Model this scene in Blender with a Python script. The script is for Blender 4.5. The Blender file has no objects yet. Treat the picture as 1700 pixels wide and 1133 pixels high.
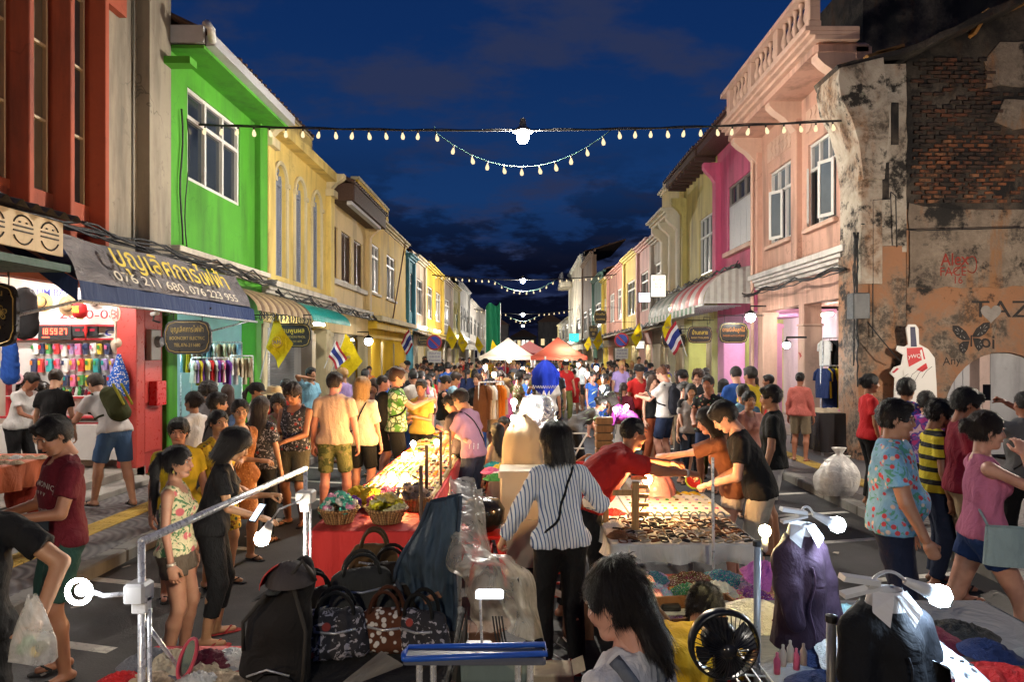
import bpy,math,random,colorsys
import numpy as np
from mathutils import Vector,Matrix,noise as mnoise
from mathutils.bvhtree import BVHTree
random.seed(7)
R = math.radians
SC = bpy.context.scene
COL = SC.collection
F = 1133.33; VX = 868.0; VY = 588.0; CH = 2.1
# ---------------------------------------------------------------- camera
cd = bpy.data.cameras.new('camera'); cam = bpy.data.objects.new('camera',cd); COL.objects.link(cam)
cam.location = (0,0,CH); cam.rotation_euler = (R(90),0,0)
cd.lens = 24; cd.sensor_width = 36; cd.sensor_fit = 'HORIZONTAL'
cd.shift_x = (850 - VX) / 1700; cd.shift_y = (VY - 566.5) / 1700
cd.clip_start = 0.05; cd.clip_end = 3000
cd.dof.use_dof = False
SC.camera = cam
# ---------------------------------------------------------------- dusk sky
SC.view_settings.view_transform = 'Standard'; SC.view_settings.look = 'None'
SC.view_settings.exposure = 1.15; SC.view_settings.gamma = 1.0
SC.view_settings.use_curve_mapping = False
SC.cycles.use_light_tree = True
SC.cycles.max_bounces = 6; SC.cycles.diffuse_bounces = 3; SC.cycles.glossy_bounces = 3
SC.cycles.transmission_bounces = 4; SC.cycles.transparent_max_bounces = 8
SC.cycles.caustics_reflective = False; SC.cycles.caustics_refractive = False
SC.cycles.sample_clamp_indirect = 3.0
SC.cycles.use_denoising = True
W = bpy.data.worlds.new('World'); SC.world = W; W.use_nodes = True
nt = W.node_tree; nt.nodes.clear()
def wn(t,**k):
 n = nt.nodes.new(t)
 for a,b in k.items(): setattr(n,a,b)
 return n
tc = wn('ShaderNodeTexCoord'); sep = wn('ShaderNodeSeparateXYZ'); nt.links.new(tc.outputs['Generated'],sep.inputs[0])
gr = wn('ShaderNodeValToRGB'); nt.links.new(sep.outputs['Z'],gr.inputs[0])
e = gr.color_ramp.elements
e[0].position = 0.0; e[0].color = (0.0035,0.0035,0.009,1)
e[1].position = 0.75; e[1].color = (0.0014,0.0070,0.036,1)
x = e.new(0.09); x.color = (0.0030,0.0050,0.018,1)
x = e.new(0.22); x.color = (0.0036,0.0170,0.062,1)
x = e.new(0.42); x.color = (0.0020,0.0115,0.050,1)
# flat cloud layer: divide direction by its height so clouds shrink towards the horizon
ad = wn('ShaderNodeMath',operation='ADD'); nt.links.new(sep.outputs['Z'],ad.inputs[0]); ad.inputs[1].default_value = 0.22
vd = wn('ShaderNodeVectorMath',operation='DIVIDE'); nt.links.new(tc.outputs['Generated'],vd.inputs[0])
cb = wn('ShaderNodeCombineXYZ')
for i in range(3): nt.links.new(ad.outputs[0],cb.inputs[i])
nt.links.new(cb.outputs[0],vd.inputs[1])
def cloud(scale,lo,hi,det=6,off=(0,0,0),st=(1,1,1)):
 mp = wn('ShaderNodeMapping'); nt.links.new(vd.outputs[0],mp.inputs[0]); mp.inputs['Location'].default_value = off; mp.inputs['Scale'].default_value = st
 n = wn('ShaderNodeTexNoise'); nt.links.new(mp.outputs[0],n.inputs['Vector']); n.inputs['Scale'].default_value = scale
 n.inputs['Detail'].default_value = det; n.inputs['Roughness'].default_value = 0.6
 m = wn('ShaderNodeMapRange'); nt.links.new(n.outputs['Fac'],m.inputs[0]); m.inputs[1].default_value = lo; m.inputs[2].default_value = hi
 m.interpolation_type = 'SMOOTHSTEP'
 return m.outputs[0]
def mixc(fac,a,b,blend='MIX'):
 m = wn('ShaderNodeMix',data_type='RGBA',blend_type=blend)
 for s,v in ((m.inputs[0],fac),(m.inputs[6],a),(m.inputs[7],b)):
  if hasattr(v,'is_output') or isinstance(v,bpy.types.NodeSocket): nt.links.new(v,s)
  else: s.default_value = v
 return m.outputs[2]
c1 = mixc(cloud(2.1,0.47,0.64,off=(3.1,0.4,1),st=(1,1.5,1)),gr.outputs[0],(0.0100,0.0150,0.040,1))
# dark cumulus near the horizon
lowm = wn('ShaderNodeMapRange'); nt.links.new(sep.outputs['Z'],lowm.inputs[0]); lowm.inputs[1].default_value = 0.30; lowm.inputs[2].default_value = 0.12
mm = wn('ShaderNodeMath',operation='MULTIPLY'); nt.links.new(lowm.outputs[0],mm.inputs[0]); nt.links.new(cloud(3.0,0.45,0.56,off=(0.3,5,2)),mm.inputs[1])
c2 = mixc(mm.outputs[0],c1,(0.0012,0.0016,0.0050,1))
bg = wn('ShaderNodeBackground'); nt.links.new(c2,bg.inputs[0]); bg.inputs[1].default_value = 1.0
wo = wn('ShaderNodeOutputWorld'); nt.links.new(bg.outputs[0],wo.inputs[0])
# ---------------------------------------------------------------- object helpers
def wloc(o):
 v = Vector((0,0,0))
 while o is not None: v += o.location; o = o.parent
 return v
def tag(o,label=None,cat=None,group=None,kind=None):
 if label: o['label'] = label
 if cat: o['category'] = cat
 if group: o['group'] = group
 if kind: o['kind'] = kind
 return o
def thing(name,label,cat,loc=(0,0,0),group=None,kind=None):
 o = bpy.data.objects.new(name,None); COL.objects.link(o); o.location = loc; o.empty_display_size = 0.2
 return tag(o,label,cat,group,kind)
def link(me,name,parent=None,loc=(0,0,0),rot=(0,0,0),scale=(1,1,1),color=None,world=True):
 o = bpy.data.objects.new(name,me); COL.objects.link(o)
 loc = Vector(loc)
 if parent is not None:
  o.parent = parent
  if world: loc = loc - wloc(parent)
 o.location = loc; o.rotation_euler = rot
 o.scale = scale if hasattr(scale,'__len__') else (scale,) * 3
 if color is not None: o.color = (*color[:3],1)
 return o
def copy_tree(o,parent=None):
 c = o.copy(); COL.objects.link(c); c.parent = parent
 for ch in o.children: copy_tree(ch,c)
 return c
def npmesh(name,V,Q=None,T=None,m=None,smooth=False):
 me = bpy.data.meshes.new(name)
 V = np.asarray(V,np.float32).reshape(-1,3)
 parts = []
 tot = []
 if Q is not None and len(Q): parts.append(np.asarray(Q,np.int32).ravel()); tot.append(np.full(len(Q),4,np.int32))
 if T is not None and len(T): parts.append(np.asarray(T,np.int32).ravel()); tot.append(np.full(len(T),3,np.int32))
 li = np.concatenate(parts); tt = np.concatenate(tot)
 me.vertices.add(len(V)); me.vertices.foreach_set('co',V.ravel())
 me.loops.add(len(li)); me.loops.foreach_set('vertex_index',li)
 me.polygons.add(len(tt)); st = np.concatenate([[0],np.cumsum(tt)[:-1]]).astype(np.int32)
 me.polygons.foreach_set('loop_start',st); me.polygons.foreach_set('loop_total',tt)
 me.polygons.foreach_set('use_smooth',np.full(len(tt),smooth))
 me.update(calc_edges=True)
 if m: me.materials.append(m)
 return me
class MB:
 local = False
 def __init__(s): s.v = []; s.f = []
 def add(s,vs,fs):
  n = len(s.v); s.v += [tuple(p) for p in vs]; s.f += [tuple(i + n for i in f) for f in fs]; return s
 def box(s,x0,x1,y0,y1,z0,z1):
  if x0 > x1: x0,x1 = x1,x0
  if y0 > y1: y0,y1 = y1,y0
  if z0 > z1: z0,z1 = z1,z0
  return s.add([(x0,y0,z0),(x1,y0,z0),(x1,y1,z0),(x0,y1,z0),(x0,y0,z1),(x1,y0,z1),(x1,y1,z1),(x0,y1,z1)],
     [(0,3,2,1),(4,5,6,7),(0,1,5,4),(1,2,6,5),(2,3,7,6),(3,0,4,7)])
 def bbox(s,x0,x1,y0,y1,z0,z1,b=0.01):
  # box with chamfered vertical and top edges
  if x0 > x1: x0,x1 = x1,x0
  if y0 > y1: y0,y1 = y1,y0
  b = min(b,(x1-x0)*.4,(y1-y0)*.4,(z1-z0)*.4)
  ring = [(x0+b,y0),(x1-b,y0),(x1,y0+b),(x1,y1-b),(x1-b,y1),(x0+b,y1),(x0,y1-b),(x0,y0+b)]
  cx,cy = (x0+x1)/2,(y0+y1)/2
  ins = [(x + (b if x < cx else -b) * (1 if x in (x0,x1) else .6),y + (b if y < cy else -b) * (1 if y in (y0,y1) else .6)) for x,y in ring]
  vs = [(x,y,z0) for x,y in ring] + [(x,y,z1-b) for x,y in ring] + [(x,y,z1) for x,y in ins]
  fs = [tuple(range(7,-1,-1)),tuple(range(16,24))]
  for l in (0,8):
   for i in range(8): j = (i+1) % 8; fs.append((l+i,l+j,l+8+j,l+8+i))
  return s.add(vs,fs)
 def tube(s,pts,r,n=8,cap=True):
  pts = [Vector(p) for p in pts]; k = len(pts)
  rr = r if hasattr(r,'__len__') else [r] * k
  vs = []; up = None
  for i,p in enumerate(pts):
   t = (pts[min(i+1,k-1)] - pts[max(i-1,0)])
   if t.length < 1e-9: t = Vector((0,0,1))
   t.normalize()
   if up is None: up = Vector((0,0,1)) if abs(t.z) < .9 else Vector((0,1,0))
   a = t.cross(up)
   if a.length < 1e-4: a = t.cross(Vector((1,0,0)))
   a.normalize(); b = t.cross(a).normalized(); up = -b if False else up
   for j in range(n):
    q = 2 * math.pi * j / n
    vs.append(p + (a * math.cos(q) + b * math.sin(q)) * rr[i])
  fs = []
  for i in range(k - 1):
   for j in range(n):
    j2 = (j + 1) % n
    fs.append((i*n+j,i*n+j2,(i+1)*n+j2,(i+1)*n+j))
  if cap: fs += [tuple(range(n-1,-1,-1)),tuple((k-1)*n+j for j in range(n))]
  return s.add(vs,fs)
 def lathe(s,prof,c=(0,0,0),n=16,cap=True,ax='z',sx=1,sy=1):
  vs = []
  for r,z in prof:
   for j in range(n):
    q = 2 * math.pi * j / n
    p = (r*math.cos(q)*sx,r*math.sin(q)*sy,z)
    if ax == 'y': p = (p[0],p[2],p[1])
    if ax == 'x': p = (p[2],p[0],p[1])
    vs.append((c[0]+p[0],c[1]+p[1],c[2]+p[2]))
  fs = []
  for i in range(len(prof) - 1):
   for j in range(n):
    j2 = (j + 1) % n; fs.append((i*n+j,i*n+j2,(i+1)*n+j2,(i+1)*n+j))
  if cap: fs += [tuple(range(n-1,-1,-1)),tuple((len(prof)-1)*n+j for j in range(n))]
  return s.add(vs,fs)
 def prism(s,poly,fn,d0,d1):
  # poly: 2D outline, fn(a,b,d) -> 3D, extruded from d0 to d1
  n = len(poly)
  vs = [fn(a,b,d0) for a,b in poly] + [fn(a,b,d1) for a,b in poly]
  fs = [tuple(range(n-1,-1,-1)),tuple(range(n,2*n))] + [(i,(i+1) % n,n+(i+1) % n,n+i) for i in range(n)]
  return s.add(vs,fs)
 def grid(s,fn,nu,nv):
  vs = [fn(i/nu,j/nv) for j in range(nv+1) for i in range(nu+1)]
  return s.add(vs,[(j*(nu+1)+i,j*(nu+1)+i+1,(j+1)*(nu+1)+i+1,(j+1)*(nu+1)+i) for j in range(nv) for i in range(nu)])
 def mesh(s,name,m,smooth=False):
  me = bpy.data.meshes.new(name); me.from_pydata(s.v,[],s.f);
  if m: me.materials.append(m)
  if smooth: me.shade_smooth()
  me.update()
  return me
 def obj(s,name,m,parent=None,smooth=False,color=None):
  o = wloc(parent) if (parent is not None and not MB.local) else Vector((0,0,0))
  if o.length > 0: s.v = [(a-o.x,b-o.y,c-o.z) for a,b,c in s.v]
  me = s.mesh(name,m,smooth)
  ob = bpy.data.objects.new(name,me); COL.objects.link(ob)
  if parent is not None: ob.parent = parent
  if color is not None: ob.color = (*color[:3],1)
  return ob
def auto_smooth(o,ang=35):
 me = o.data
 me.shade_smooth()
 try: me.set_sharp_from_angle(angle=R(ang))
 except Exception: pass
 return o
def recalc(o):
 import bmesh
 bm = bmesh.new(); bm.from_mesh(o.data); bmesh.ops.recalc_face_normals(bm,faces=bm.faces); bm.to_mesh(o.data); bm.free(); return o
# ---------------------------------------------------------------- materials
class N:
 def __init__(s,name):
  s.m = bpy.data.materials.new(name); s.m.use_nodes = True; s.t = s.m.node_tree; s.t.nodes.clear()
  s.out = s.n('ShaderNodeOutputMaterial'); s.p = s.n('ShaderNodeBsdfPrincipled'); s.l(s.p.outputs[0],s.out.inputs[0])
  s.tc = s.n('ShaderNodeTexCoord'); s.co = s.tc.outputs['Object']
 def n(s,t,**k):
  x = s.t.nodes.new(t)
  for a,b in k.items(): setattr(x,a,b)
  return x
 def l(s,a,b): s.t.links.new(a,b)
 def set(s,sock,v):
  if isinstance(v,bpy.types.NodeSocket): s.l(v,sock)
  else:
   if hasattr(v,'__len__') and len(v) == 3 and len(sock.default_value) == 4: v = (*v,1)
   sock.default_value = v
 def map(s,scale=(1,1,1),rot=(0,0,0),loc=(0,0,0),src=None):
  m = s.n('ShaderNodeMapping'); s.l(src or s.co,m.inputs[0]); m.inputs['Scale'].default_value = scale
  m.inputs['Rotation'].default_value = rot; m.inputs['Location'].default_value = loc; return m.outputs[0]
 def noise(s,sc,det=4,ro=.55,vec=None,dist=0):
  n = s.n('ShaderNodeTexNoise'); s.l(vec or s.co,n.inputs['Vector']); n.inputs['Scale'].default_value = sc
  n.inputs['Detail'].default_value = det; n.inputs['Roughness'].default_value = ro; n.inputs['Distortion'].default_value = dist
  return n.outputs['Fac']
 def vor(s,sc,vec=None,out='Distance',feat='F1',rand=1):
  n = s.n('ShaderNodeTexVoronoi',feature=feat); s.l(vec or s.co,n.inputs['Vector']); n.inputs['Scale'].default_value = sc
  n.inputs['Randomness'].default_value = rand
  return n.outputs[out]
 def rng(s,v,a,b,c=0.0,d=1.0,smooth=False):
  m = s.n('ShaderNodeMapRange'); s.l(v,m.inputs[0]);
  for i,q in enumerate((a,b,c,d)): m.inputs[i+1].default_value = q
  if smooth: m.interpolation_type = 'SMOOTHSTEP'
  return m.outputs[0]
 def mix(s,f,a,b,blend='MIX'):
  m = s.n('ShaderNodeMix',data_type='RGBA',blend_type=blend); s.set(m.inputs[0],f); s.set(m.inputs[6],a); s.set(m.inputs[7],b); return m.outputs[2]
 def math(s,op,a,b=0.0):
  m = s.n('ShaderNodeMath',operation=op); s.set(m.inputs[0],a); s.set(m.inputs[1],b); return m.outputs[0]
 def sepv(s,src=None):
  x = s.n('ShaderNodeSeparateXYZ'); s.l(src or s.co,x.inputs[0]); return x.outputs
 def bump(s,h,strength=.3,dist=.02):
  b = s.n('ShaderNodeBump'); b.inputs['Strength'].default_value = strength; b.inputs['Distance'].default_value = dist
  s.l(h,b.inputs['Height']); s.l(b.outputs[0],s.p.inputs['Normal']); return s
 def base(s,c): s.set(s.p.inputs['Base Color'],c); return s
 def rough(s,v): s.set(s.p.inputs['Roughness'],v); return s
 def pos(s): return s.n('ShaderNodeNewGeometry').outputs['Position']
_mc = {}
def cached(f):
 def g(*a,**k):
  key = (f.__name__,a,tuple(sorted(k.items())))
  if key not in _mc: _mc[key] = f(*a,**k)
  return _mc[key]
 return g
def dk(c,k): return tuple(min(1,v * k) for v in c[:3])
@cached
def plaster(c,grime=.5,name='painted_plaster'):
 m = N(name); p = m.pos()
 st = m.noise(1.0,5,.6,m.map((2.2,2.2,.35),src=p)); big = m.noise(.7,4,.6,p); fine = m.noise(14,4,.6,p)
 c1 = m.mix(m.rng(big,.35,.7),c,dk(c,.80)); c2 = m.mix(m.rng(fine,.3,.75,0,.35),c1,dk(c,.72))
 dirt = (c[0]*.30+.01,c[1]*.28+.01,c[2]*.28+.01)
 c3 = m.mix(m.rng(st,.47,.70,0,min(.95,grime*1.9)),c2,dirt); c3 = m.mix(m.rng(m.noise(3.2,7,.75,p),.60,.66,0,grime*.8),c3,dk(c,.45))
 dv = m.n('ShaderNodeVectorMath',operation='ADD'); nv = m.n('ShaderNodeTexNoise'); m.l(p,nv.inputs['Vector']); nv.inputs['Scale'].default_value = 3; m.l(p,dv.inputs[0]); m.l(nv.outputs['Color'],dv.inputs[1]); cr = m.vor(.55,dv.outputs[0],feat='DISTANCE_TO_EDGE')
 c3 = m.mix(m.math('MULTIPLY',m.rng(cr,.012,.003),m.rng(big,.45,.6,0,grime)),c3,dk(c,.3))
 m.base(c3).rough(.75).bump(m.noise(30,5,.6,p),.25,.01)
 return m.m
@cached
def paint(c,rough=.45,metal=0.0,wear=.2,name='painted_metal'):
 m = N(name); n = m.noise(6,5,.6); m.base(m.mix(m.rng(n,.45,.75,0,wear),c,dk(c,.45)))
 m.rough(m.rng(m.noise(20,3),.3,.7,max(.05,rough-.12),rough+.15)); m.p.inputs['Metallic'].default_value = metal
 m.bump(m.noise(60,3),.06,.003); return m.m
@cached
def steel(name='brushed_steel',c=(.55,.56,.58),rough=.28):
 m = N(name); m.base(m.mix(m.noise(9,4),c,dk(c,.88))); m.p.inputs['Metallic'].default_value = .45
 m.rough(m.rng(m.noise(40,3),.3,.7,rough-.08,rough+.15)); return m.m
def objcol(m): return m.n('ShaderNodeObjectInfo').outputs['Color']
@cached
def cloth(pattern='solid',name=None):
 m = N(name or ('fabric_' + pattern)); oc = objcol(m); co = m.co
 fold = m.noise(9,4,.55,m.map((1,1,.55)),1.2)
 col = oc
 if pattern == 'pinstripe':
  sx = m.sepv(); w = m.noise(4,2); f = m.math('FRACT',m.math('ADD',m.math('MULTIPLY',m.math('ADD',sx[0],m.math('MULTIPLY',sx[2],.10)),42.0),m.math('MULTIPLY',w,1.2))); col = m.mix(m.rng(m.math('ABSOLUTE',m.math('SUBTRACT',f,.5)),.13,.20),(.10,.16,.32),(.74,.76,.80))
 elif pattern == 'tropic':
  a = m.rng(m.noise(16,3,.5,m.map(loc=(3,1,0)),1.5),.56,.60); b = m.rng(m.vor(17),.30,.24); c = m.rng(m.vor(15,m.map(loc=(5,2,9))),.25,.19)
  col = m.mix(a,(.22,.45,.66),(.10,.34,.25)); col = m.mix(b,col,(.62,.07,.08)); col = m.mix(c,col,(.75,.55,.42))
 elif pattern == 'hibiscus':
  a = m.rng(m.noise(15,3,.5,m.map(loc=(3,1,0)),2.5),.52,.56); b = m.rng(m.vor(11),.40,.30); c = m.rng(m.vor(13,m.map(loc=(5,2,9))),.22,.14)
  col = m.mix(a,(.68,.60,.36),(.10,.22,.09)); col = m.mix(b,col,(.62,.14,.15)); col = m.mix(c,col,(.80,.70,.50))
 elif pattern == 'leaf':
  a = m.rng(m.vor(14,feat='DISTANCE_TO_EDGE'),.05,.12); b = m.noise(9,2)
  col = m.mix(a,(.04,.09,.03),(.55,.62,.45)); col = m.mix(m.rng(b,.5,.55),col,(.10,.28,.06))
 elif pattern == 'darkflower':
  b = m.rng(m.vor(12),.36,.28); c = m.rng(m.vor(16,m.map(loc=(4,7,1))),.2,.14)
  col = m.mix(b,(.012,.014,.016),(.50,.22,.16)); col = m.mix(c,col,(.10,.25,.10))
 elif pattern == 'yellowprint':
  b = m.rng(m.noise(18,3,.5,None,2),.54,.58); c = m.rng(m.vor(14),.3,.2)
  col = m.mix(b,(.62,.42,.03),(.30,.12,.03)); col = m.mix(c,col,(.05,.09,.05))
 elif pattern == 'brownprint':
  b = m.rng(m.vor(30),.35,.2); col = m.mix(b,(.22,.08,.025),(.36,.16,.05))
 elif pattern == 'camo':
  col = m.mix(m.rng(m.noise(12,2),.5,.54),(.17,.17,.06),(.07,.085,.03)); col = m.mix(m.rng(m.noise(15,2,.5,m.map(loc=(9,3,3))),.56,.60),col,(.24,.20,.10))
 elif pattern == 'bands':
  z = m.sepv()[2]; f = m.math('FRACT',m.math('MULTIPLY',z,9.0)); col = m.mix(m.rng(f,.60,.62),(.62,.50,.03),(.02,.02,.02))
 elif pattern == 'stripes3':
  z = m.sepv()[2]; f = m.math('FRACT',m.math('MULTIPLY',z,8.0)); col = m.mix(m.rng(f,.5,.52),(.6,.6,.6),(.10,.14,.35)); col = m.mix(m.rng(f,.8,.82),col,(.5,.05,.06))
 elif pattern == 'tie':
  w = m.noise(5,3,.5,None,2); col = m.mix(m.rng(w,.45,.5),(.55,.08,.38),(.12,.10,.55)); col = m.mix(m.rng(w,.56,.6),col,(.75,.6,.75))
 elif pattern == 'graphic':
  b = m.rng(m.noise(24,3,.6,None,1.5),.56,.60); col = m.mix(b,(.035,.035,.042),(.42,.40,.45)); col = m.mix(m.rng(m.vor(10),.2,.16),col,(.35,.06,.05))
 elif pattern == 'spots':
  b = m.rng(m.vor(34),.42,.34); col = m.mix(b,oc,(.65,.63,.6))
 elif pattern == 'print':
  a = m.rng(m.noise(14,3,.5,None,2),.52,.56); hs = m.n('ShaderNodeHueSaturation'); hs.inputs['Hue'].default_value = .72; m.l(oc,hs.inputs['Color'])
  col = m.mix(a,oc,hs.outputs[0]); col = m.mix(m.rng(m.vor(19),.3,.24),col,(.65,.55,.45))
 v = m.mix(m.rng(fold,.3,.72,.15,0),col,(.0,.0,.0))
 v = m.mix(m.rng(m.noise(220,2),.3,.7,0,.12),v,(.5,.5,.5),'MULTIPLY')
 m.base(v).rough(.85)
 m.p.inputs['Specular IOR Level'].default_value = .22
 h = m.math('ADD',m.math('MULTIPLY',fold,1.0),m.math('MULTIPLY',m.noise(26,3,.5,m.map((1,1,.6)),.8),.25))
 m.bump(h,.6,.035); return m.m
@cached
def skin_mat():
 m = N('skin'); oc = objcol(m)
 c = m.mix(m.rng(m.noise(12,4,.6),.4,.7,0,.35),oc,(.30,.09,.05)); m.base(c)
 m.rough(m.rng(m.noise(70,2),.3,.7,.42,.58)).bump(m.noise(160,3),.08,.002)
 m.p.inputs['Subsurface Weight'].default_value = .08; m.p.inputs['Subsurface Radius'].default_value = (.02,.008,.004); m.p.inputs['Subsurface Scale'].default_value = .5
 return m.m
@cached
def hair_mat():
 m = N('hair'); oc = objcol(m)
 s = m.sepv(); a = m.n('ShaderNodeMath',operation='ARCTAN2'); m.l(s[0],a.inputs[0]); m.l(s[1],a.inputs[1])
 cx = m.n('ShaderNodeCombineXYZ'); m.l(m.math('MULTIPLY',a.outputs[0],22.0),cx.inputs[0]); m.l(m.math('MULTIPLY',s[2],5.0),cx.inputs[1])
 n = m.n('ShaderNodeTexNoise'); m.l(cx.outputs[0],n.inputs['Vector']); n.inputs['Scale'].default_value = 1.6; n.inputs['Detail'].default_value = 5; n.inputs['Roughness'].default_value = .7
 m.base(m.mix(m.rng(n.outputs[0],.35,.7),m.mix(.55,oc,(0,0,0)),m.mix(1.0,oc,(1.5,1.35,1.2),'MULTIPLY'))).rough(m.rng(n.outputs[0],.3,.7,.32,.6))
 m.p.inputs['Specular IOR Level'].default_value = .45
 m.bump(n.outputs[0],.8,.012); return m.m
@cached
def wood(c=(.16,.08,.035),name='wood'):
 m = N(name); w = m.noise(4,5,.6,m.map((6,6,.6)),1.0); m.base(m.mix(m.rng(w,.3,.7),dk(c,.55),c)).rough(.6).bump(w,.3,.01); return m.m
@cached
def glass_dark(c=(.02,.025,.03),name='window_glass'):
 m = N(name); m.base(m.mix(m.noise(2,3),c,dk(c,1.9))).rough(.12); m.p.inputs['Specular IOR Level'].default_value = .6
 m.bump(m.noise(1.3,2),.08,.02); return m.m
@cached
def glow(c=(1,1,1),s=5.0,name='lamp_glow',sample=True):
 m = N(name); e = m.n('ShaderNodeEmission'); e.inputs[0].default_value = (*c,1); e.inputs[1].default_value = s; m.l(e.outputs[0],m.out.inputs[0])
 if not sample: m.m.cycles.emission_sampling = 'NONE'
 return m.m
@cached
def plastic(c,rough=.35,trans=0.0,name='plastic'):
 m = N(name); m.base(m.mix(m.rng(m.noise(8,4),.4,.75,0,.25),c,dk(c,.6))).rough(rough); m.bump(m.noise(25,3),.06,.005)
 if trans: m.p.inputs['Transmission Weight'].default_value = trans
 return m.m
@cached
def film(c=(.85,.82,.75),alpha=.45,name='plastic_film'):
 m = N(name); t = m.n('ShaderNodeBsdfTransparent'); mx = m.n('ShaderNodeMixShader'); m.l(t.outputs[0],mx.inputs[1]); m.l(m.p.outputs[0],mx.inputs[2])
 f = m.rng(m.noise(7,5,.6,None,1.5),.3,.7,alpha-.2,alpha+.25); m.l(f,mx.inputs[0]); m.l(mx.outputs[0],m.out.inputs[0])
 m.base(c).rough(.3).bump(m.noise(9,3,.5,None,2),.35,.03); m.p.inputs['Subsurface Weight'].default_value = 0; return m.m
@cached
def sheet_mat(c,name='sheet_fabric'):
 m = N(name); f = m.noise(5,4,.5,m.map((1,1,.4)),1.5); m.base(m.mix(f,dk(c,.75),c)).rough(.8).bump(f,.6,.05); return m.m
# ---------------------------------------------------------------- text
_tc = {}
def text_geo(body,size=.1,bold=0.0,res=3):
 k = (body,res,bold)
 if k not in _tc:
  cu = bpy.data.curves.new('txt','FONT'); cu.body = body; cu.resolution_u = res; cu.align_x = 'CENTER'; cu.align_y = 'CENTER'; cu.extrude = 0.0; cu.offset = bold
  o = bpy.data.objects.new('txt',cu); COL.objects.link(o)
  dg = bpy.context.evaluated_depsgraph_get(); me = o.evaluated_get(dg).to_mesh()
  _tc[k] = ([tuple(v.co) for v in me.vertices],[tuple(p.vertices) for p in me.polygons])
  o.evaluated_get(dg).to_mesh_clear(); bpy.data.objects.remove(o); bpy.data.curves.remove(cu)
 V,Fc = _tc[k]
 return [(x*size,y*size) for x,y,_ in V],Fc
def add_text(name,body,c,right,up,size,m,parent,off=.004,bold=0.0,width=None,res=3):
 """flat lettering standing off millimetres along right x up"""
 V,Fc = text_geo(body,size,bold,res)
 if not V: return None
 if width:
  w = max(v[0] for v in V) - min(v[0] for v in V)
  if w > 0: V = [(a*width/w,b) for a,b in V]
 c = Vector(c); r = Vector(right).normalized(); u = Vector(up).normalized(); n = r.cross(u)
 b = MB(); b.add([c + r*a + u*d + n*off for a,d in V],Fc)
 return b.obj(name,m,parent)
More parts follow.
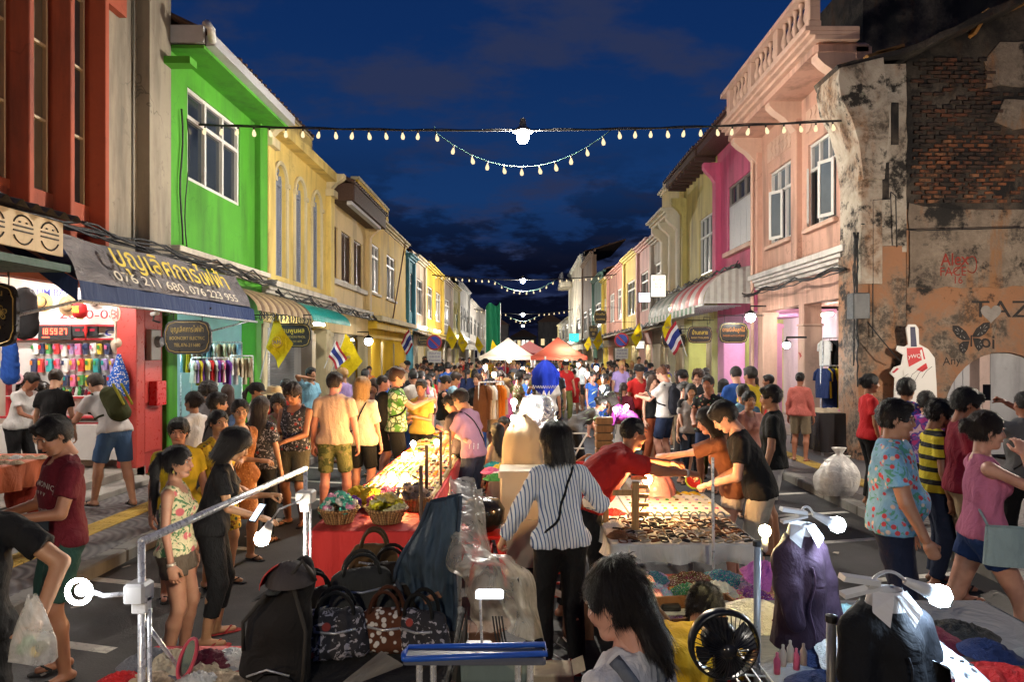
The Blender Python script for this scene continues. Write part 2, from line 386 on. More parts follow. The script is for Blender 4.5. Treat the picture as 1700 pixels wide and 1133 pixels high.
# ---------------------------------------------------------------- people
import openvdb as vdb
def V3(*a): return np.array(a,np.float64)
def rotm(ax,deg):
 return np.array(Matrix.Rotation(R(deg),3,ax))
class SDF:
 def __init__(s,lo,hi,h):
  s.h = h; s.lo = np.array(lo,float); n = np.ceil((np.array(hi,float) - s.lo) / h).astype(int) + 1; s.n = n
  s.ax = [(s.lo[i] + h*np.arange(n[i])).astype(np.float32) for i in range(3)]
  s.D = np.full(n,.3,np.float32)
 def sub(s,lo,hi):
  sl = []; g = []
  for i in range(3):
   a = int(np.clip(np.floor((lo[i]-s.lo[i])/s.h),0,s.n[i])); b = int(np.clip(np.ceil((hi[i]-s.lo[i])/s.h)+1,0,s.n[i]))
   if b <= a: return None,None
   sl.append(slice(a,b)); sh = [1,1,1]; sh[i] = -1; g.append(s.ax[i][a:b].reshape(sh))
  return tuple(sl),g
 def put(s,sl,d,k,mode):
  o = s.D[sl]
  if mode == 'add':
   if k <= 0: s.D[sl] = np.minimum(o,d)
   else:
    h = np.clip(.5+.5*(o-d)/k,0,1); s.D[sl] = o*(1-h)+d*h-k*h*(1-h)
  else:
   d = -d
   if k <= 0: s.D[sl] = np.maximum(o,d)
   else:
    h = np.clip(.5-.5*(o-d)/k,0,1); s.D[sl] = o*(1-h)+d*h+k*h*(1-h)
 def cone(s,a,b,r1,r2,k=.025,u=None,f=1.0,mode='add',cut=None):
  a = np.asarray(a,float); b = np.asarray(b,float); m = max(r1,r2) + k + 2*s.h
  sl,g = s.sub(np.minimum(a,b)-m,np.maximum(a,b)+m)
  if sl is None: return s
  P = [g[i]-a[i] for i in range(3)]; B = b-a
  if u is not None:
   u = np.asarray(u,float); u = u/np.linalg.norm(u); du = sum(P[i]*u[i] for i in range(3))*(f-1)
   P = [P[i]+du*u[i] for i in range(3)]; B = B+(f-1)*(B@u)*u
  t = np.clip((P[0]*B[0]+P[1]*B[1]+P[2]*B[2])/max(B@B,1e-9),0,1)
  d = np.sqrt(sum((P[i]-t*B[i])**2 for i in range(3))) - (r1+(r2-r1)*t)
  if u is not None: d = d/ (1+(f-1)*.35)
  if cut is not None:
   c,n = cut; n = np.asarray(n,float); n = n/np.linalg.norm(n); d = np.maximum(d,sum((g[i]-c[i])*n[i] for i in range(3)))
  s.put(sl,d.astype(np.float32),k,mode); return s
 def ell(s,c,r,k=.02,M=None,mode='add'):
  m = max(r)+k+2*s.h; c = np.asarray(c,float)
  sl,g = s.sub(c-m,c+m)
  if sl is None: return s
  P = [g[i]-c[i] for i in range(3)]
  if M is not None: P = [sum(P[j]*M[j][i] for j in range(3)) for i in range(3)]
  q = np.sqrt(sum((P[i]/r[i])**2 for i in range(3))); q2 = np.sqrt(sum((P[i]/r[i]**2)**2 for i in range(3)))
  d = q*(q-1)/np.maximum(q2,1e-6)
  s.put(sl,d.astype(np.float32),k,mode); return s
 def plane(s,c,n):
  n = np.asarray(n,float); n = n/np.linalg.norm(n)
  g = [s.ax[i].reshape([-1 if j == i else 1 for j in range(3)]) for i in range(3)]
  s.D = np.maximum(s.D,sum((g[i]-c[i])*n[i] for i in range(3)).astype(np.float32)); return s
 def wave(s,A,f,seed=0,st=1.0):
  g = [s.ax[i].reshape([-1 if j == i else 1 for j in range(3)]) for i in range(3)]
  r = np.random.RandomState(seed); tot = 0
  for o in range(3):
   w = r.normal(size=3)*f*(1+.8*o); w[2] *= st; w2 = r.normal(size=3)*f*.6
   tot = tot + np.sin(g[0]*w[0]+g[1]*w[1]+g[2]*w[2]+r.rand()*6+1.5*np.sin(g[0]*w2[0]+g[1]*w2[1]+g[2]*w2[2]+r.rand()*6))/(1+.7*o)
  s.D = s.D + (A*tot/2).astype(np.float32); return s
 def poly(s,adapt=0.0):
  g = vdb.FloatGrid(.3); D = np.clip(s.D,-.3,.3).astype(np.float32);
  D[0],D[-1],D[:,0],D[:,-1],D[:,:,0],D[:,:,-1] = .3,.3,.3,.3,.3,.3
  g.copyFromArray(D); g.transform = vdb.createLinearTransform(s.h)
  p,t,q = g.convertToPolygons(isovalue=0,adaptivity=adapt)
  return p+s.lo,q,t
def join_geo(parts):
 V,Q,T = [],[],[]; n = 0
 for p,q,t in parts:
  V.append(p); Q.append(q.astype(np.int64)+n);
  if len(t): T.append(t.astype(np.int64)+n)
  n += len(p)
 return np.concatenate(V),np.concatenate(Q),(np.concatenate(T) if T else np.zeros((0,3),int))
def xf(geo,M,t): return (np.asarray(geo[0])@np.asarray(M).T+np.asarray(t),geo[1],geo[2])
def mirror(geo): return (geo[0]*np.array([-1,1,1]),geo[1][:,::-1],geo[2][:,::-1] if len(geo[2]) else geo[2])
_tpl = {}
def tpl(key,fn):
 if key not in _tpl: _tpl[key] = fn()
 return _tpl[key]
def head_geo(sex,h,beard=False):
 s = SDF((-.11,-.13,-.09),(.11,.15,.24),h)
 f = sex == 'f'
 s.ell((0,-.008,.115),(.074,.093,.094),.02)
 s.ell((0,.030,.055),(.057 if f else .061,.062,.078),.03)
 s.cone((-.025,.060,-.002),(.025,.060,-.002),.020,.020,.03)
 s.ell((0,.070,-.004),(.020,.018,.017),.02)
 s.cone((0,-.015,-.09),(0,-.012,.04),.047 if f else .054,.048,.03)
 for sx in (-1,1):
  s.ell((sx*.036,.068,.062),(.024,.022,.022),.025)
  s.ell((sx*.033,.096,.100),(.019,.014,.012),.018,mode='sub')
  s.cone((sx*.014,.093,.118),(sx*.050,.080,.117),.006,.006,.012)
  M = rotm('Z',sx*-20)@rotm('X',-8)
  s.ell((sx*.076,-.006,.085),(.008,.018,.030),.008,M)
  s.ell((sx*.082,-.003,.088),(.005,.009,.016),.004,M,'sub')
  s.ell((sx*.011,.102,.060),(.009,.010,.008),.008)
 s.cone((0,.090,.104),(0,.109,.066),.008,.0115,.012)
 s.ell((0,.088,.036),(.026,.013,.016),.012)
 s.cone((-.020,.102,.032),(.020,.102,.032),.003,.003,.004,mode='sub')
 s.ell((0,.092,.018),(.022,.010,.006),.010,mode='sub')
 return s.poly()
def hand_geo(kind,h=.0045):
 # right hand: fingers +Y, palm faces -Z, thumb at -X
 s = SDF((-.075,-.04,-.10),(.06,.21,.05),h)
 s.cone((0,-.03,0),(0,.02,0),.025,.026,.02,(0,0,1),1.35)
 s.cone((-.016,.03,0),(-.018,.085,0),.021,.018,.02,(0,0,1),1.5)
 s.cone((.016,.03,0),(.020,.078,-.002),.020,.016,.02,(0,0,1),1.5)
 s.cone((0,.03,0),(0,.085,0),.022,.018,.02,(0,0,1),1.5)
 bend = {'relax': (18,28,20),'grip': (62,80,50),'flat': (6,8,6),'pinch': (42,45,30)}[kind]
 for i,(x,ln,sp) in enumerate(((-.027,.070,5),(-.009,.080,1),(.010,.074,-3),(.027,.058,-7))):
  p = V3(x,.086-abs(i-1)*.004,0); a = 0; l3 = (ln*.45,ln*.32,ln*.25); r = .0088-.0006*(i == 3)
  for j in range(3):
   a += bend[j]*(1+.10*i); d = V3(-math.sin(R(sp))*math.cos(R(a)),math.cos(R(a)),-math.sin(R(a))); q = p+d*l3[j]
   s.cone(p,q,r-.0008*j,r-.0008*(j+1),.004); p = q
 tb = {'relax': 25,'grip': 60,'flat': 5,'pinch': 45}[kind]
 p = V3(-.024,.018,-.004); d = V3(-.60,.72,-.1-math.sin(R(tb))*.5); d /= np.linalg.norm(d); q = p+d*.044; s.cone(p,q,.014,.011,.012)
 d = V3(-.30+tb*.008,.85,-math.sin(R(tb))*.9); d /= np.linalg.norm(d); q2 = q+d*.032; s.cone(q,q2,.0105,.0088,.005); s.cone(q2,q2+(d+V3(.1,0,-.1))*.022,.0088,.0070,.004)
 return s.poly()
def hair_geo(style,h,seed=0):
 s = SDF((-.20,-.30,-.34),(.20,.16,.30),h)
 th = {'buzz': .006,'short': .016,'shortf': .022,'messy': .026,'bob': .022,'long': .020,'pony': .014,'bun': .013,'curly': .045,'tied': .016}[style]
 s.ell((0,-.010,.118),(.074+th,.093+th,.092+th*1.1),.01)
 fh = {'buzz': .150,'short': .150,'shortf': .135,'messy': .140,'bob': .135,'long': .140,'pony': .150,'bun': .150,'curly': .150,'tied': .145}[style]
 # open the face
 s.cone((0,.135,-.02),(0,.118,fh-.050),.066,.062,.022,mode='sub')
 s.ell((0,.10,.02),(.066,.075,.085),.02,mode='sub')
 if style in ('buzz','short','shortf','messy','curly','pony','bun','tied'):
  for sx in (-1,1): s.ell((sx*.095,.030,.045),(.045,.046,.055),.015,mode='sub'); s.ell((sx*.088,.0,.070),(.020,.026,.040),.01,mode='sub')
  s.ell((0,-.02,-.045),(.11,.13,.085),.02,mode='sub')
  s.plane((0,0,-.02),(0,0,-1))
 if style in ('short','shortf','messy'):
  s.cone((-.03,.075,.185),(.045,.070,.180),.020,.018,.03)
  if style != 'short': s.cone((-.05,.085,.155),(.045,.088,.160),.014,.012,.02)
 if style == 'bob':
  for sx in (-1,1): s.cone((sx*.062,.005,.12),(sx*.078,-.005,-.035),.045,.034,.03,(1,0,0),1.3)
  s.cone((0,-.075,.12),(0,-.070,-.045),.078,.066,.03,(0,1,0),1.2)
  s.cone((-.045,-.06,.05),(-.055,-.055,-.05),.05,.042,.02); s.cone((.045,-.06,.05),(.055,-.055,-.05),.05,.042,.02)
  s.plane((0,0,-.085),(0,-.25,-1))
 if style == 'long':
  for sx in (-1,1): s.cone((sx*.060,-.01,.12),(sx*.078,-.045,-.10),.040,.036,.03); s.cone((sx*.078,-.045,-.08),(sx*.060,-.10,-.25),.036,.022,.02)
  s.cone((0,-.07,.10),(0,-.095,-.26),.075,.045,.03,(0,1,0),1.7)
 if style == 'pony':
  s.ell((0,-.115,.135),(.026,.024,.026),.015)
  s.cone((0,-.125,.13),(0,-.165,.04),.024,.034,.02); s.cone((0,-.165,.04),(.015,-.15,-.16),.034,.026,.02); s.cone((.015,-.15,-.16),(.02,-.135,-.29),.026,.008,.02)
 if style == 'tied': s.cone((0,-.075,.12),(0,-.095,-.06),.062,.042,.03); s.cone((0,-.095,-.05),(.01,-.10,-.13),.042,.020,.02); s.ell((0,-.05,.215),(.05,.05,.022),.03)
 if style == 'bun': s.ell((0,-.115,.115),(.043,.036,.042),.012)
 A = {'curly': .016,'messy': .008}.get(style,.0035)
 s.wave(A,70 if style != 'curly' else 60,seed,.35 if style in ('bob','long','pony') else 1)
 P,Q,T = s.poly(); r = np.random.RandomState(seed+9); fine = h < .007; n = {True: 6500,False: 2200}[fine] if h < .012 else 0
 if not n: return P,Q,T
 a = P[Q[:,0]]; nr = np.cross(P[Q[:,1]]-a,P[Q[:,2]]-a); nr /= np.maximum(np.linalg.norm(nr,axis=1,keepdims=True),1e-9); c = P[Q].mean(1)
 if (nr*(c-P.mean(0))).sum() < 0: nr = -nr
 ok = np.where(~((c[:,1] > .045) & (c[:,2] < .135)))[0]; k = ok[r.randint(0,len(ok),n)]; c,nr = c[k]+r.normal(size=(n,3))*h*.3,nr[k]
 if style == 'curly': d = r.normal(size=(n,3)); L = .03
 else:
  d = c-np.array([.015,-.045,.215]); low = (c[:,2:3] < .10); d = np.where(low & (style in ('long','bob','pony','tied')),np.array([0,-.05,-1.]),d); L = {'buzz': .008,'short': .026,'shortf': .032,'messy': .036,'bun': .045}.get(style,.06)
  d = d/np.maximum(np.linalg.norm(d,axis=1,keepdims=True),1e-6)+r.normal(size=(n,3))*(.07 if style != 'messy' else .35)
 d -= (d*nr).sum(1,keepdims=True)*nr; d /= np.maximum(np.linalg.norm(d,axis=1,keepdims=True),1e-6); w = np.cross(nr,d); L = L*r.uniform(.5,1.2,(n,1)); W = (.0013 if fine else .0022)*r.uniform(.6,1.5,(n,1)); lift = r.uniform(.0,.035,(n,1)); L = L*np.where(c[:,1:2] > .02,.45,1) if style != 'curly' else .5
 p0,p1,p2 = c-nr*.002,c+nr*(.0025+L*lift*.3)+d*L*.5,c+nr*(.001+L*lift)+d*L+np.array([0,0,-1.])*L*.15
 V = np.stack([p0-w*W,p0+w*W,p1+w*W,p1-w*W,p2],1).reshape(-1,3); o = np.arange(n)[:,None]*5+len(P)
 return np.concatenate([P,V]),np.concatenate([Q,o+np.array([[0,1,2,3]])]),np.concatenate([T.reshape(-1,3),o+np.array([[3,2,4]])])
def shoe_geo(kind,h=.007):
 s = SDF((-.07,-.10,-.01),(.07,.20,.14),h)
 if kind == 'sandal':
  s.cone((0,-.035,-.004),(0,.155,-.004),.036,.044,.01,(0,0,1),1.6); s.plane((0,0,.014),(0,0,1)); s.plane((0,0,0),(0,0,-1))
  s.cone((-.042,.06,.02),(0,.115,.052),.009,.008,.004); s.cone((.042,.06,.02),(0,.115,.052),.009,.008,.004)
 else:
  s.cone((0,-.035,.028),(0,.15,.022),.040,.042,.02,(0,0,1),1.15); s.cone((0,-.03,.03),(0,-.005,.085),.042,.047,.03); s.cone((0,.02,.05),(0,.09,.04),.040,.036,.03)
  s.plane((0,0,0),(0,0,-1)); s.plane((0,0,.105),(0,0,1))
 return s.poly()
def ik(a,t,l1,l2,pole):
 a = np.asarray(a,float); t = np.asarray(t,float); v = t-a; L = np.linalg.norm(v)
 m = (l1+l2)*.995
 if L > m: t = a+v/L*m; v = t-a; L = m
 u = v/L; x = (l1*l1-l2*l2+L*L)/(2*L); hh = math.sqrt(max(l1*l1-x*x,0)); p = np.asarray(pole,float); p = p-(p@u)*u; p = p/max(np.linalg.norm(p),1e-6)
 return a+u*x+p*hh,t
SKIN = {'asian': (.42,.205,.115),'tan': (.33,.145,.075),'dark': (.16,.065,.035),'pale': (.58,.32,.22),'pink': (.55,.26,.18)}
HAIRC = {'black': (.010,.008,.008),'brown': (.045,.020,.010),'dbrown': (.022,.012,.008),'blonde': (.42,.26,.10),'ginger': (.13,.05,.02),'grey': (.12,.12,.12)}
NP = [0]
def person(*a,**k):
 MB.local = True
 try: return _person(*a,**k)
 finally: MB.local = False
def _person(label,x,y,yaw,H=1.7,sex='m',skin='asian',hair=('short','black'),top=('tee','solid',(.5,.5,.5)),bot=('shorts','solid',(.05,.05,.06)),
  shoe='sandal',shoec=(.03,.03,.03),L=None,Rr=None,lean=0,side=0,twist=0,look=0,nod=5,pz=None,py=0,feet=None,z0=0.0,h=None,
  hands=('relax','relax'),group=None,wide=1.0,acc=(),seed=None,eyes=None,elbow=None,cap=None):
 NP[0] += 1; seed = NP[0] if seed is None else seed
 rs = random.Random(seed*13+5)
 dist = math.hypot(x,y)
 if h is None: h = .0118 if dist < 6 else (.0155 if dist < 9.5 else .023)
 f = sex == 'f'; w = wide
 root = thing('person',label,'person',(x,y,z0),group); root.rotation_euler = (0,0,R(yaw)); root.scale = (H/1.7,)*3
 sk = SKIN[skin]; sk = tuple(c*(.92+.16*rs.random()) for c in sk)
 R0 = rotm('X',-.4*lean)@rotm('Y',side*.3); R1 = rotm('Z',twist)@rotm('Y',side)@rotm('X',-lean)
 pel = V3(0,py,pz if pz else .93); up0 = R0[:,2]; up1 = R1[:,2]; fw1 = R1[:,1]; rt1 = R1[:,0]
 waist = pel+up0*.11; chest = waist+R1@V3(0,.005,.17); shw = .150 if f else .172*w
 sh = {s: waist+R1@V3(s*shw,-.012,.322) for s in (-1,1)}; nb = waist+R1@V3(0,-.014,.380)
 Rm = rotm('Z',twist*.8)@rotm('Y',side*.7)@rotm('X',-lean*.75); hd = nb+Rm@V3(0,.022,.085)
 Rh = rotm('Z',twist+look)@rotm('Y',side*.3)@rotm('X',-(nod+lean*.4))
 hip = {s: pel+R0@V3(s*.085,0,-.03) for s in (-1,1)}
 ft = feet or ((-.11,.02),(.11,-.03)); ank,knee,toe = {},{},{}
 for s,q in ((-1,ft[0]),(1,ft[1])):
  z = q[2] if len(q) > 2 else .075
  kn = (s*.12,1,.1) if not (pz and pz < .7) else (s*.35,1,.6)
  knee[s],ank[s] = ik(hip[s],(q[0],q[1],z),.425,.415,kn); toe[s] = ank[s]+V3(s*.035,.125,-.050)
 wr,el = {},{}
 for s,tg in ((-1,L),(1,Rr)):
  if tg is None: tg = sh[s]+V3(s*.06*w+s*.02,.05+.04*rs.random(),-.52)
  pole = (s*.55,-.8,-.55) if not (elbow and s in elbow) else elbow[s]
  el[s],wr[s] = ik(sh[s],tg,.275,.245,pole)
 allp = [pel,waist,chest,hd+V3(0,0,.1),nb]+[v for d in (sh,hip,ank,knee,toe,wr,el) for v in d.values()]
 lo = np.min(allp,0)-.25; hi = np.max(allp,0)+.25; lo[2] = max(lo[2],-.03)
 ud = R1[:,1]; u0 = R0[:,1]
 def torso(s,e,loose=0.0,hem=None):
  s.cone(hip[-1]+up0*.01,hip[1]+up0*.01,(.103 if f else .094*w)+e+loose,(.103 if f else .094*w)+e+loose,.03,u0,1.05)
  s.cone(pel,waist,(.118 if f else .128*w)+e+loose,((.108 if f else .125*w)+e+loose*(1.6 if f else .8)),.03,u0,1.28)
  s.cone(waist,chest,((.108 if f else .125*w)+e+loose*(1.6 if f else .8)),(.128 if f else .150*w)+e+loose*.5,.03,ud,1.38)
  s.cone(chest,chest+up1*.10,(.128 if f else .150*w)+e+loose*.4,(.118 if f else .142*w)+e,.03,ud,1.42)
  for q in (-1,1): s.cone(nb-up1*.015+rt1*q*.02,sh[q]*.94+sh[-q]*.06-up1*.004,.046+e*.6,.045+e*.7,.035)
  s.cone(chest+up1*.08,nb-up1*.02,.105+e,.055+e,.05,ud,1.3)
  if f:
   for q in (-1,1): s.ell(chest+R1@V3(q*.060,.075,.02),(.056+e,.050+e,.054+e),.03)
  if w > 1.1: s.ell(waist+R0@V3(0,.06*w,.02),(.13*w+e,.11*w+e,.13+e),.05)
 lk = {'asian': 1,'tan': 1}.get(skin,1)
 g = SDF(lo,hi,h); torso(g,0)
 g.cone(nb,hd,.052 if not f else .045,.050 if not f else .044,.02)
 for s in (-1,1):
  g.cone(sh[s],el[s],.047*w if not f else .039,.038*w if not f else .033,.03); g.cone(el[s],wr[s],.038*w if not f else .033,.027 if not f else .023,.012)
  k = knee[s]; g.cone(hip[s],k,.088 if f else .084*w,.056,.03); g.cone(k,k+(ank[s]-k)*.3+V3(0,-.012,0),.054,.056,.02); g.cone(k+(ank[s]-k)*.3+V3(0,-.012,0),ank[s],.056,.036,.02)
  g.cone(ank[s]+V3(0,-.035,-.04),toe[s],.034,.026,.02,(0,0,1),1.1)
 parts = [g.poly()]
 hh = .006 if dist < 6 else (.008 if dist < 10 else .012)
 parts.append(xf(tpl(('head',sex,hh),lambda: head_geo(sex,hh)),Rh,hd))
 for i,s in ((0,-1),(1,1)):
  d = wr[s]-el[s]; d = d/np.linalg.norm(d); kind = hands[i]
  if d[2] < -.75: pn = V3(-s*1.0,-.15,0)
  else: pn = V3(-s*.35,0,-1.0)
  pn = pn-(pn@d)*d; pn = pn/np.linalg.norm(pn); xx = np.cross(d,-pn); Mh = np.stack([xx,d,-pn],1)
  hg = tpl(('hand',kind,hh),lambda: hand_geo(kind,.0048 if dist < 6 else (.0065 if dist < 10 else .011)))
  if s == -1: hg = mirror(hg)
  parts.append(xf(hg,Mh,wr[s]+d*.012))
 bo = join_geo(parts); link(npmesh('body',*bo,m=skin_mat(),smooth=True),'body',root,color=sk,world=False)
 # face details
 if eyes is None: eyes = dist < 10
 if eyes:
  mt = paint((.02,.012,.01),.15,name='eye_iris'); mw = paint((.42,.38,.35),.2,wear=0,name='eye_white')
  for sx in (-1,1):
   b = MB(); b.lathe([(0,-.010),(.0075,-.007),(.0102,0),(.0075,.007),(0,.010)],n=10); o = b.obj('eye',mw,root,True)
   o.location = Vector(hd+Rh@V3(sx*.032,.0765,.099))
   b = MB(); b.lathe([(0,-.0075),(.0055,-.005),(.0075,0),(.0055,.005),(0,.0075)],n=8); i2 = b.obj('iris',mt,o,True); i2.location = Vector(Rh@V3(0,.0048,0))
   b = MB(); b.tube([hd+Rh@V3(sx*a,c,z) for a,c,z in ((.016,.0985,.119),(.032,.0965,.1235),(.050,.084,.118))],[.002,.0034,.0018],6)
   b.obj('eyebrow',hair_mat(),root,True,HAIRC[hair[1]] if hair and hair[1] != 'blonde' else (.2,.12,.06))
  lips = SDF((-.04,.07,.015),(.04,.12,.055),.0022)
  lips.cone((-.019,.0955,.0345),(0,.1015,.0375),.0030,.0045,.004); lips.cone((.019,.0955,.0345),(0,.1015,.0375),.0030,.0045,.004)
  lips.cone((-.016,.0965,.0305),(.016,.0965,.0305),.0032,.0032,.004); lips.ell((0,.0995,.0285),(.012,.004,.0045),.003)
  lg = tpl('lips',lambda: lips.poly()); link(npmesh('lips',*xf(lg,Rh,hd),m=skin_mat(),smooth=True),'lips',root,color=(sk[0]*.85,sk[1]*.40,sk[2]*.45) if f else (sk[0]*.8,sk[1]*.55,sk[2]*.55),world=False)
 if hair:
  hs = (hair[0],hh); hg = tpl(('hair',)+hs,lambda: hair_geo(hair[0],{.006: .006,.008: .008,.012: .012}[hh],3))
  o = link(tpl(('hairmesh',)+hs,lambda: npmesh('hair',*hg,m=hair_mat(),smooth=True)),'hair',root,color=HAIRC[hair[1]],world=False); o.location = Vector(hd); o.rotation_euler = Matrix(Rh.tolist()).to_euler()
 # bottoms
 bk,bp,bc = bot
 if bk != 'none':
  g = SDF(lo,hi,h); e = .013
  tfrac = {'shorts': .88,'sshorts': .42,'long': 1.0,'capri': 1.0,'skirt': .5,'legg': 1.0}[bk]
  lz = {'shorts': .016,'sshorts': .014,'long': .010,'capri': .009,'legg': .010,'skirt': .02}[bk]
  g.cone(hip[-1]+up0*.01,hip[1]+up0*.01,(.103 if f else .094*w)+e,(.103 if f else .094*w)+e,.03,u0,1.05)
  g.cone(pel,waist-up0*.03,(.118 if f else .128*w)+e,(.108 if f else .125*w)+e,.03,u0,1.28)
  for s in (-1,1):
   k = knee[s]; r1 = (.088 if f else .084*w)+e*.8+lz*.4
   if bk == 'skirt':
    c = pel-V3(0,0,.30); g.cone(pel-V3(0,0,.02),c,.15,.19,.03,(0,1,0),1.15,cut=(c,(0,0,-1)))
    break
   if tfrac < 1:
    c = hip[s]+(k-hip[s])*tfrac; g.cone(hip[s],hip[s]+(k-hip[s])*min(1,tfrac+.12),r1,(.064 if tfrac > .6 else .078)+lz*1.3,.025,cut=(c,k-hip[s]))
   else:
    fr = .62 if bk == 'capri' else .94
    g.cone(hip[s],k,r1,.066+lz,.025); c = k+(ank[s]-k)*fr; g.cone(k,k+(ank[s]-k)*min(1,fr+.05),.068+lz,(.050 if bk != 'long' else .052)+lz,.02,cut=(c,ank[s]-k))
  g.plane(waist+up0*-.015,up0)
  g.wave(.005 if bk not in ('legg','capri') else .0015,38,seed,.6)
  nm = {'shorts': 'shorts','sshorts': 'shorts','long': 'trousers','capri': 'leggings','legg': 'leggings','skirt': 'skirt'}[bk]
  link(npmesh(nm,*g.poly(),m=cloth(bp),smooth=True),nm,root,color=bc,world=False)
 tk,tp,tcx = top
 shirt = None
 if tk != 'none':
  g = SDF(lo,hi,h); e = .017; loose = {'tee': .012,'polo': .012,'long': .012,'three': .014,'tank': .008,'blouse': .018,'dress': .012,'fit': .002}[tk]
  torso(g,e,loose)
  hemz = {'tee': -.055,'polo': -.05,'long': -.05,'three': -.02,'tank': -.03,'blouse': -.10,'dress': -.45,'fit': .02}[tk]
  if tk == 'dress': g.cone(pel,pel-V3(0,0,.47),.135+e,.20,.03,(0,1,0),1.15)
  elif tk != 'fit': g.cone(pel+up0*.03,pel+up0*(hemz-.04),(.126 if f else .132*w)+e+loose,(.135 if f else .140*w)+e+loose,.03,u0,1.18)
  sl = {'tee': .62,'polo': .62,'long': 2,'three': 1.62,'tank': 0,'blouse': .9,'dress': .35,'fit': .45}[tk]
  for s in (-1,1):
   v = el[s]-sh[s]
   if sl == 0: continue
   if sl <= 1:
    c = sh[s]+v*sl; g.cone(sh[s],sh[s]+v*min(1,sl+.25),.048*w+e*.6,(.054*w if not f else .046)+e*.6+(.006 if tk in ('tee','polo') else .010),.03,cut=(c,v))
   else:
    g.cone(sh[s],el[s],.050*w+e,.043*w+e,.03); v2 = wr[s]-el[s]; c = el[s]+v2*(sl-1); g.cone(el[s],wr[s],.043*w+e,.034+e*.8,.02,cut=(c,v2))
  if hemz > -.44: g.plane(pel+up0*hemz,-up0)
  else: g.plane(pel+V3(0,0,hemz),(0,0,-1))
  nr = .062 if tk not in ('tank','dress') else .085
  g.cone(nb+fw1*.02+up1*.0,hd+up1*.04,nr,nr,.012,mode='sub')
  g.ell(nb+fw1*.055-up1*.015,(nr*.95,nr*.95,nr*.8),.012,mode='sub')
  if tk == 'tank':
   for s in (-1,1): g.ell(sh[s]+rt1*s*.035-up1*.01,(.062,.085,.10),.02,mode='sub')
   g.ell(nb+up1*.0,(.085,.07,.05),.01,mode='sub')
  g.wave(.0075,22,seed+50,.55); g.wave(.0028,60,seed+70,.6)
  sg = g.poly(); nm = {'dress': 'dress','blouse': 'blouse','tank': 'tank_top','polo': 'polo_shirt'}.get(tk,'shirt')
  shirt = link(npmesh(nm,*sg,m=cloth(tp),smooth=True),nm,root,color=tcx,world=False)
  if tk == 'polo':
   b = MB(); b.tube([nb+R1@V3(.066*math.cos(a),.012+.058*math.sin(a),.022-.018*math.sin(a)) for a in np.linspace(-4.2,1.1,16)],.011,8); b.obj('collar',cloth(),root,True,tcx)
 if shoe:
  sg = tpl(('shoe',shoe),lambda: shoe_geo(shoe,.008))
  for s in (-1,1):
   M = rotm('Z',-s*14)
   o = link(tpl(('shoemesh',shoe),lambda: npmesh('shoe',*sg,m=cloth(),smooth=True)),'sandal' if shoe == 'sandal' else 'shoe',root,color=shoec,world=False)
   o.location = Vector((ank[s][0],ank[s][1],max(ank[s][2]-.075,0))); o.rotation_euler = (0,0,R(-s*14))
 bvh = None
 def near(p,off=.006):
  l,n,i,d = bvh.find_nearest(Vector(p)); return l+n*off
 if shirt is not None:
  me = shirt.data; vv = np.empty(len(me.vertices)*3,np.float32); me.vertices.foreach_get('co',vv); vv = vv.reshape(-1,3)
  pl = [list(p.vertices) for p in me.polygons] if acc else []
  if acc: bvh = BVHTree.FromPolygons(vv.tolist(),pl)
 def strap(a,bpt,back,r=.012,m=None,nm='strap',col=(.01,.01,.012),n=20,dr=1):
  pts = []
  for i in range(n+1):
   t = i/n; ang = math.pi*t; c = (V3(*a)*(1-t)+V3(*bpt)*t); out = fw1*(-1 if back else 1)*math.sin(ang)*.22
   pts.append(near(c+out,r*.35))
  for _ in range(3): pts = [pts[0]]+[(pts[i-1]+pts[i]*2+pts[i+1])/4 for i in range(1,n)]+[pts[-1]]
  pts = [near(p,r*.5) for p in pts]
  for _ in range(1): pts = [pts[0]]+[(pts[i-1]+pts[i]*2+pts[i+1])/4 for i in range(1,n)]+[pts[-1]]
  b = MB(); b.tube(pts,r,6); return b.obj(nm,m or cloth(),root,True,col)
 for A in acc:
  k = A[0]
  if k == 'crossbody':   # (kind, colour, shoulder side)
   s = A[2]; a0 = sh[s]*.6+nb*.4+up1*.03; b0 = hip[-s]+rt1*(-s)*.04+up0*.04
   for bk2 in (True,False): strap(a0,b0,bk2,.009,nm='bag_strap',col=A[1])
  if k == 'apron':
   for s in (-1,1): strap(sh[s]*.55+nb*.45+up1*.03,hip[-s]*.7+hip[s]*.3+up0*.12,True,.022,nm='apron_strap',col=A[1])
  if k == 'backpack':
   g = SDF(lo-.2,hi+.2,.014); c = chest-fw1*.17-up1*.02
   g.cone(c-up1*.15,c+up1*.10,.115*A[2],.105*A[2],.03,ud,1.25); g.cone(c-up1*.10-fw1*.07,c-up1*.01-fw1*.07,.075*A[2],.07*A[2],.02,ud,1.3); g.wave(.004,30,seed)
   bp = link(npmesh('backpack',*g.poly(),m=cloth(),smooth=True),'backpack',root,color=A[1],world=False)
   if len(A) > 3:
    for q in (-.05,.05):
     b = MB(); b.tube([c-fw1*.165*A[2]+rt1*q+up1*(-.2+.04*i) for i in range(9)],.016,6); b.obj('backpack_panel',cloth(),bp,True,A[3])
   for s in (-1,1): strap(sh[s]*.75+nb*.25+up1*.02-fw1*.05,waist+rt1*s*.12+up1*.03-fw1*.06,False,.014,nm='backpack_strap',col=dk(A[1],.7))
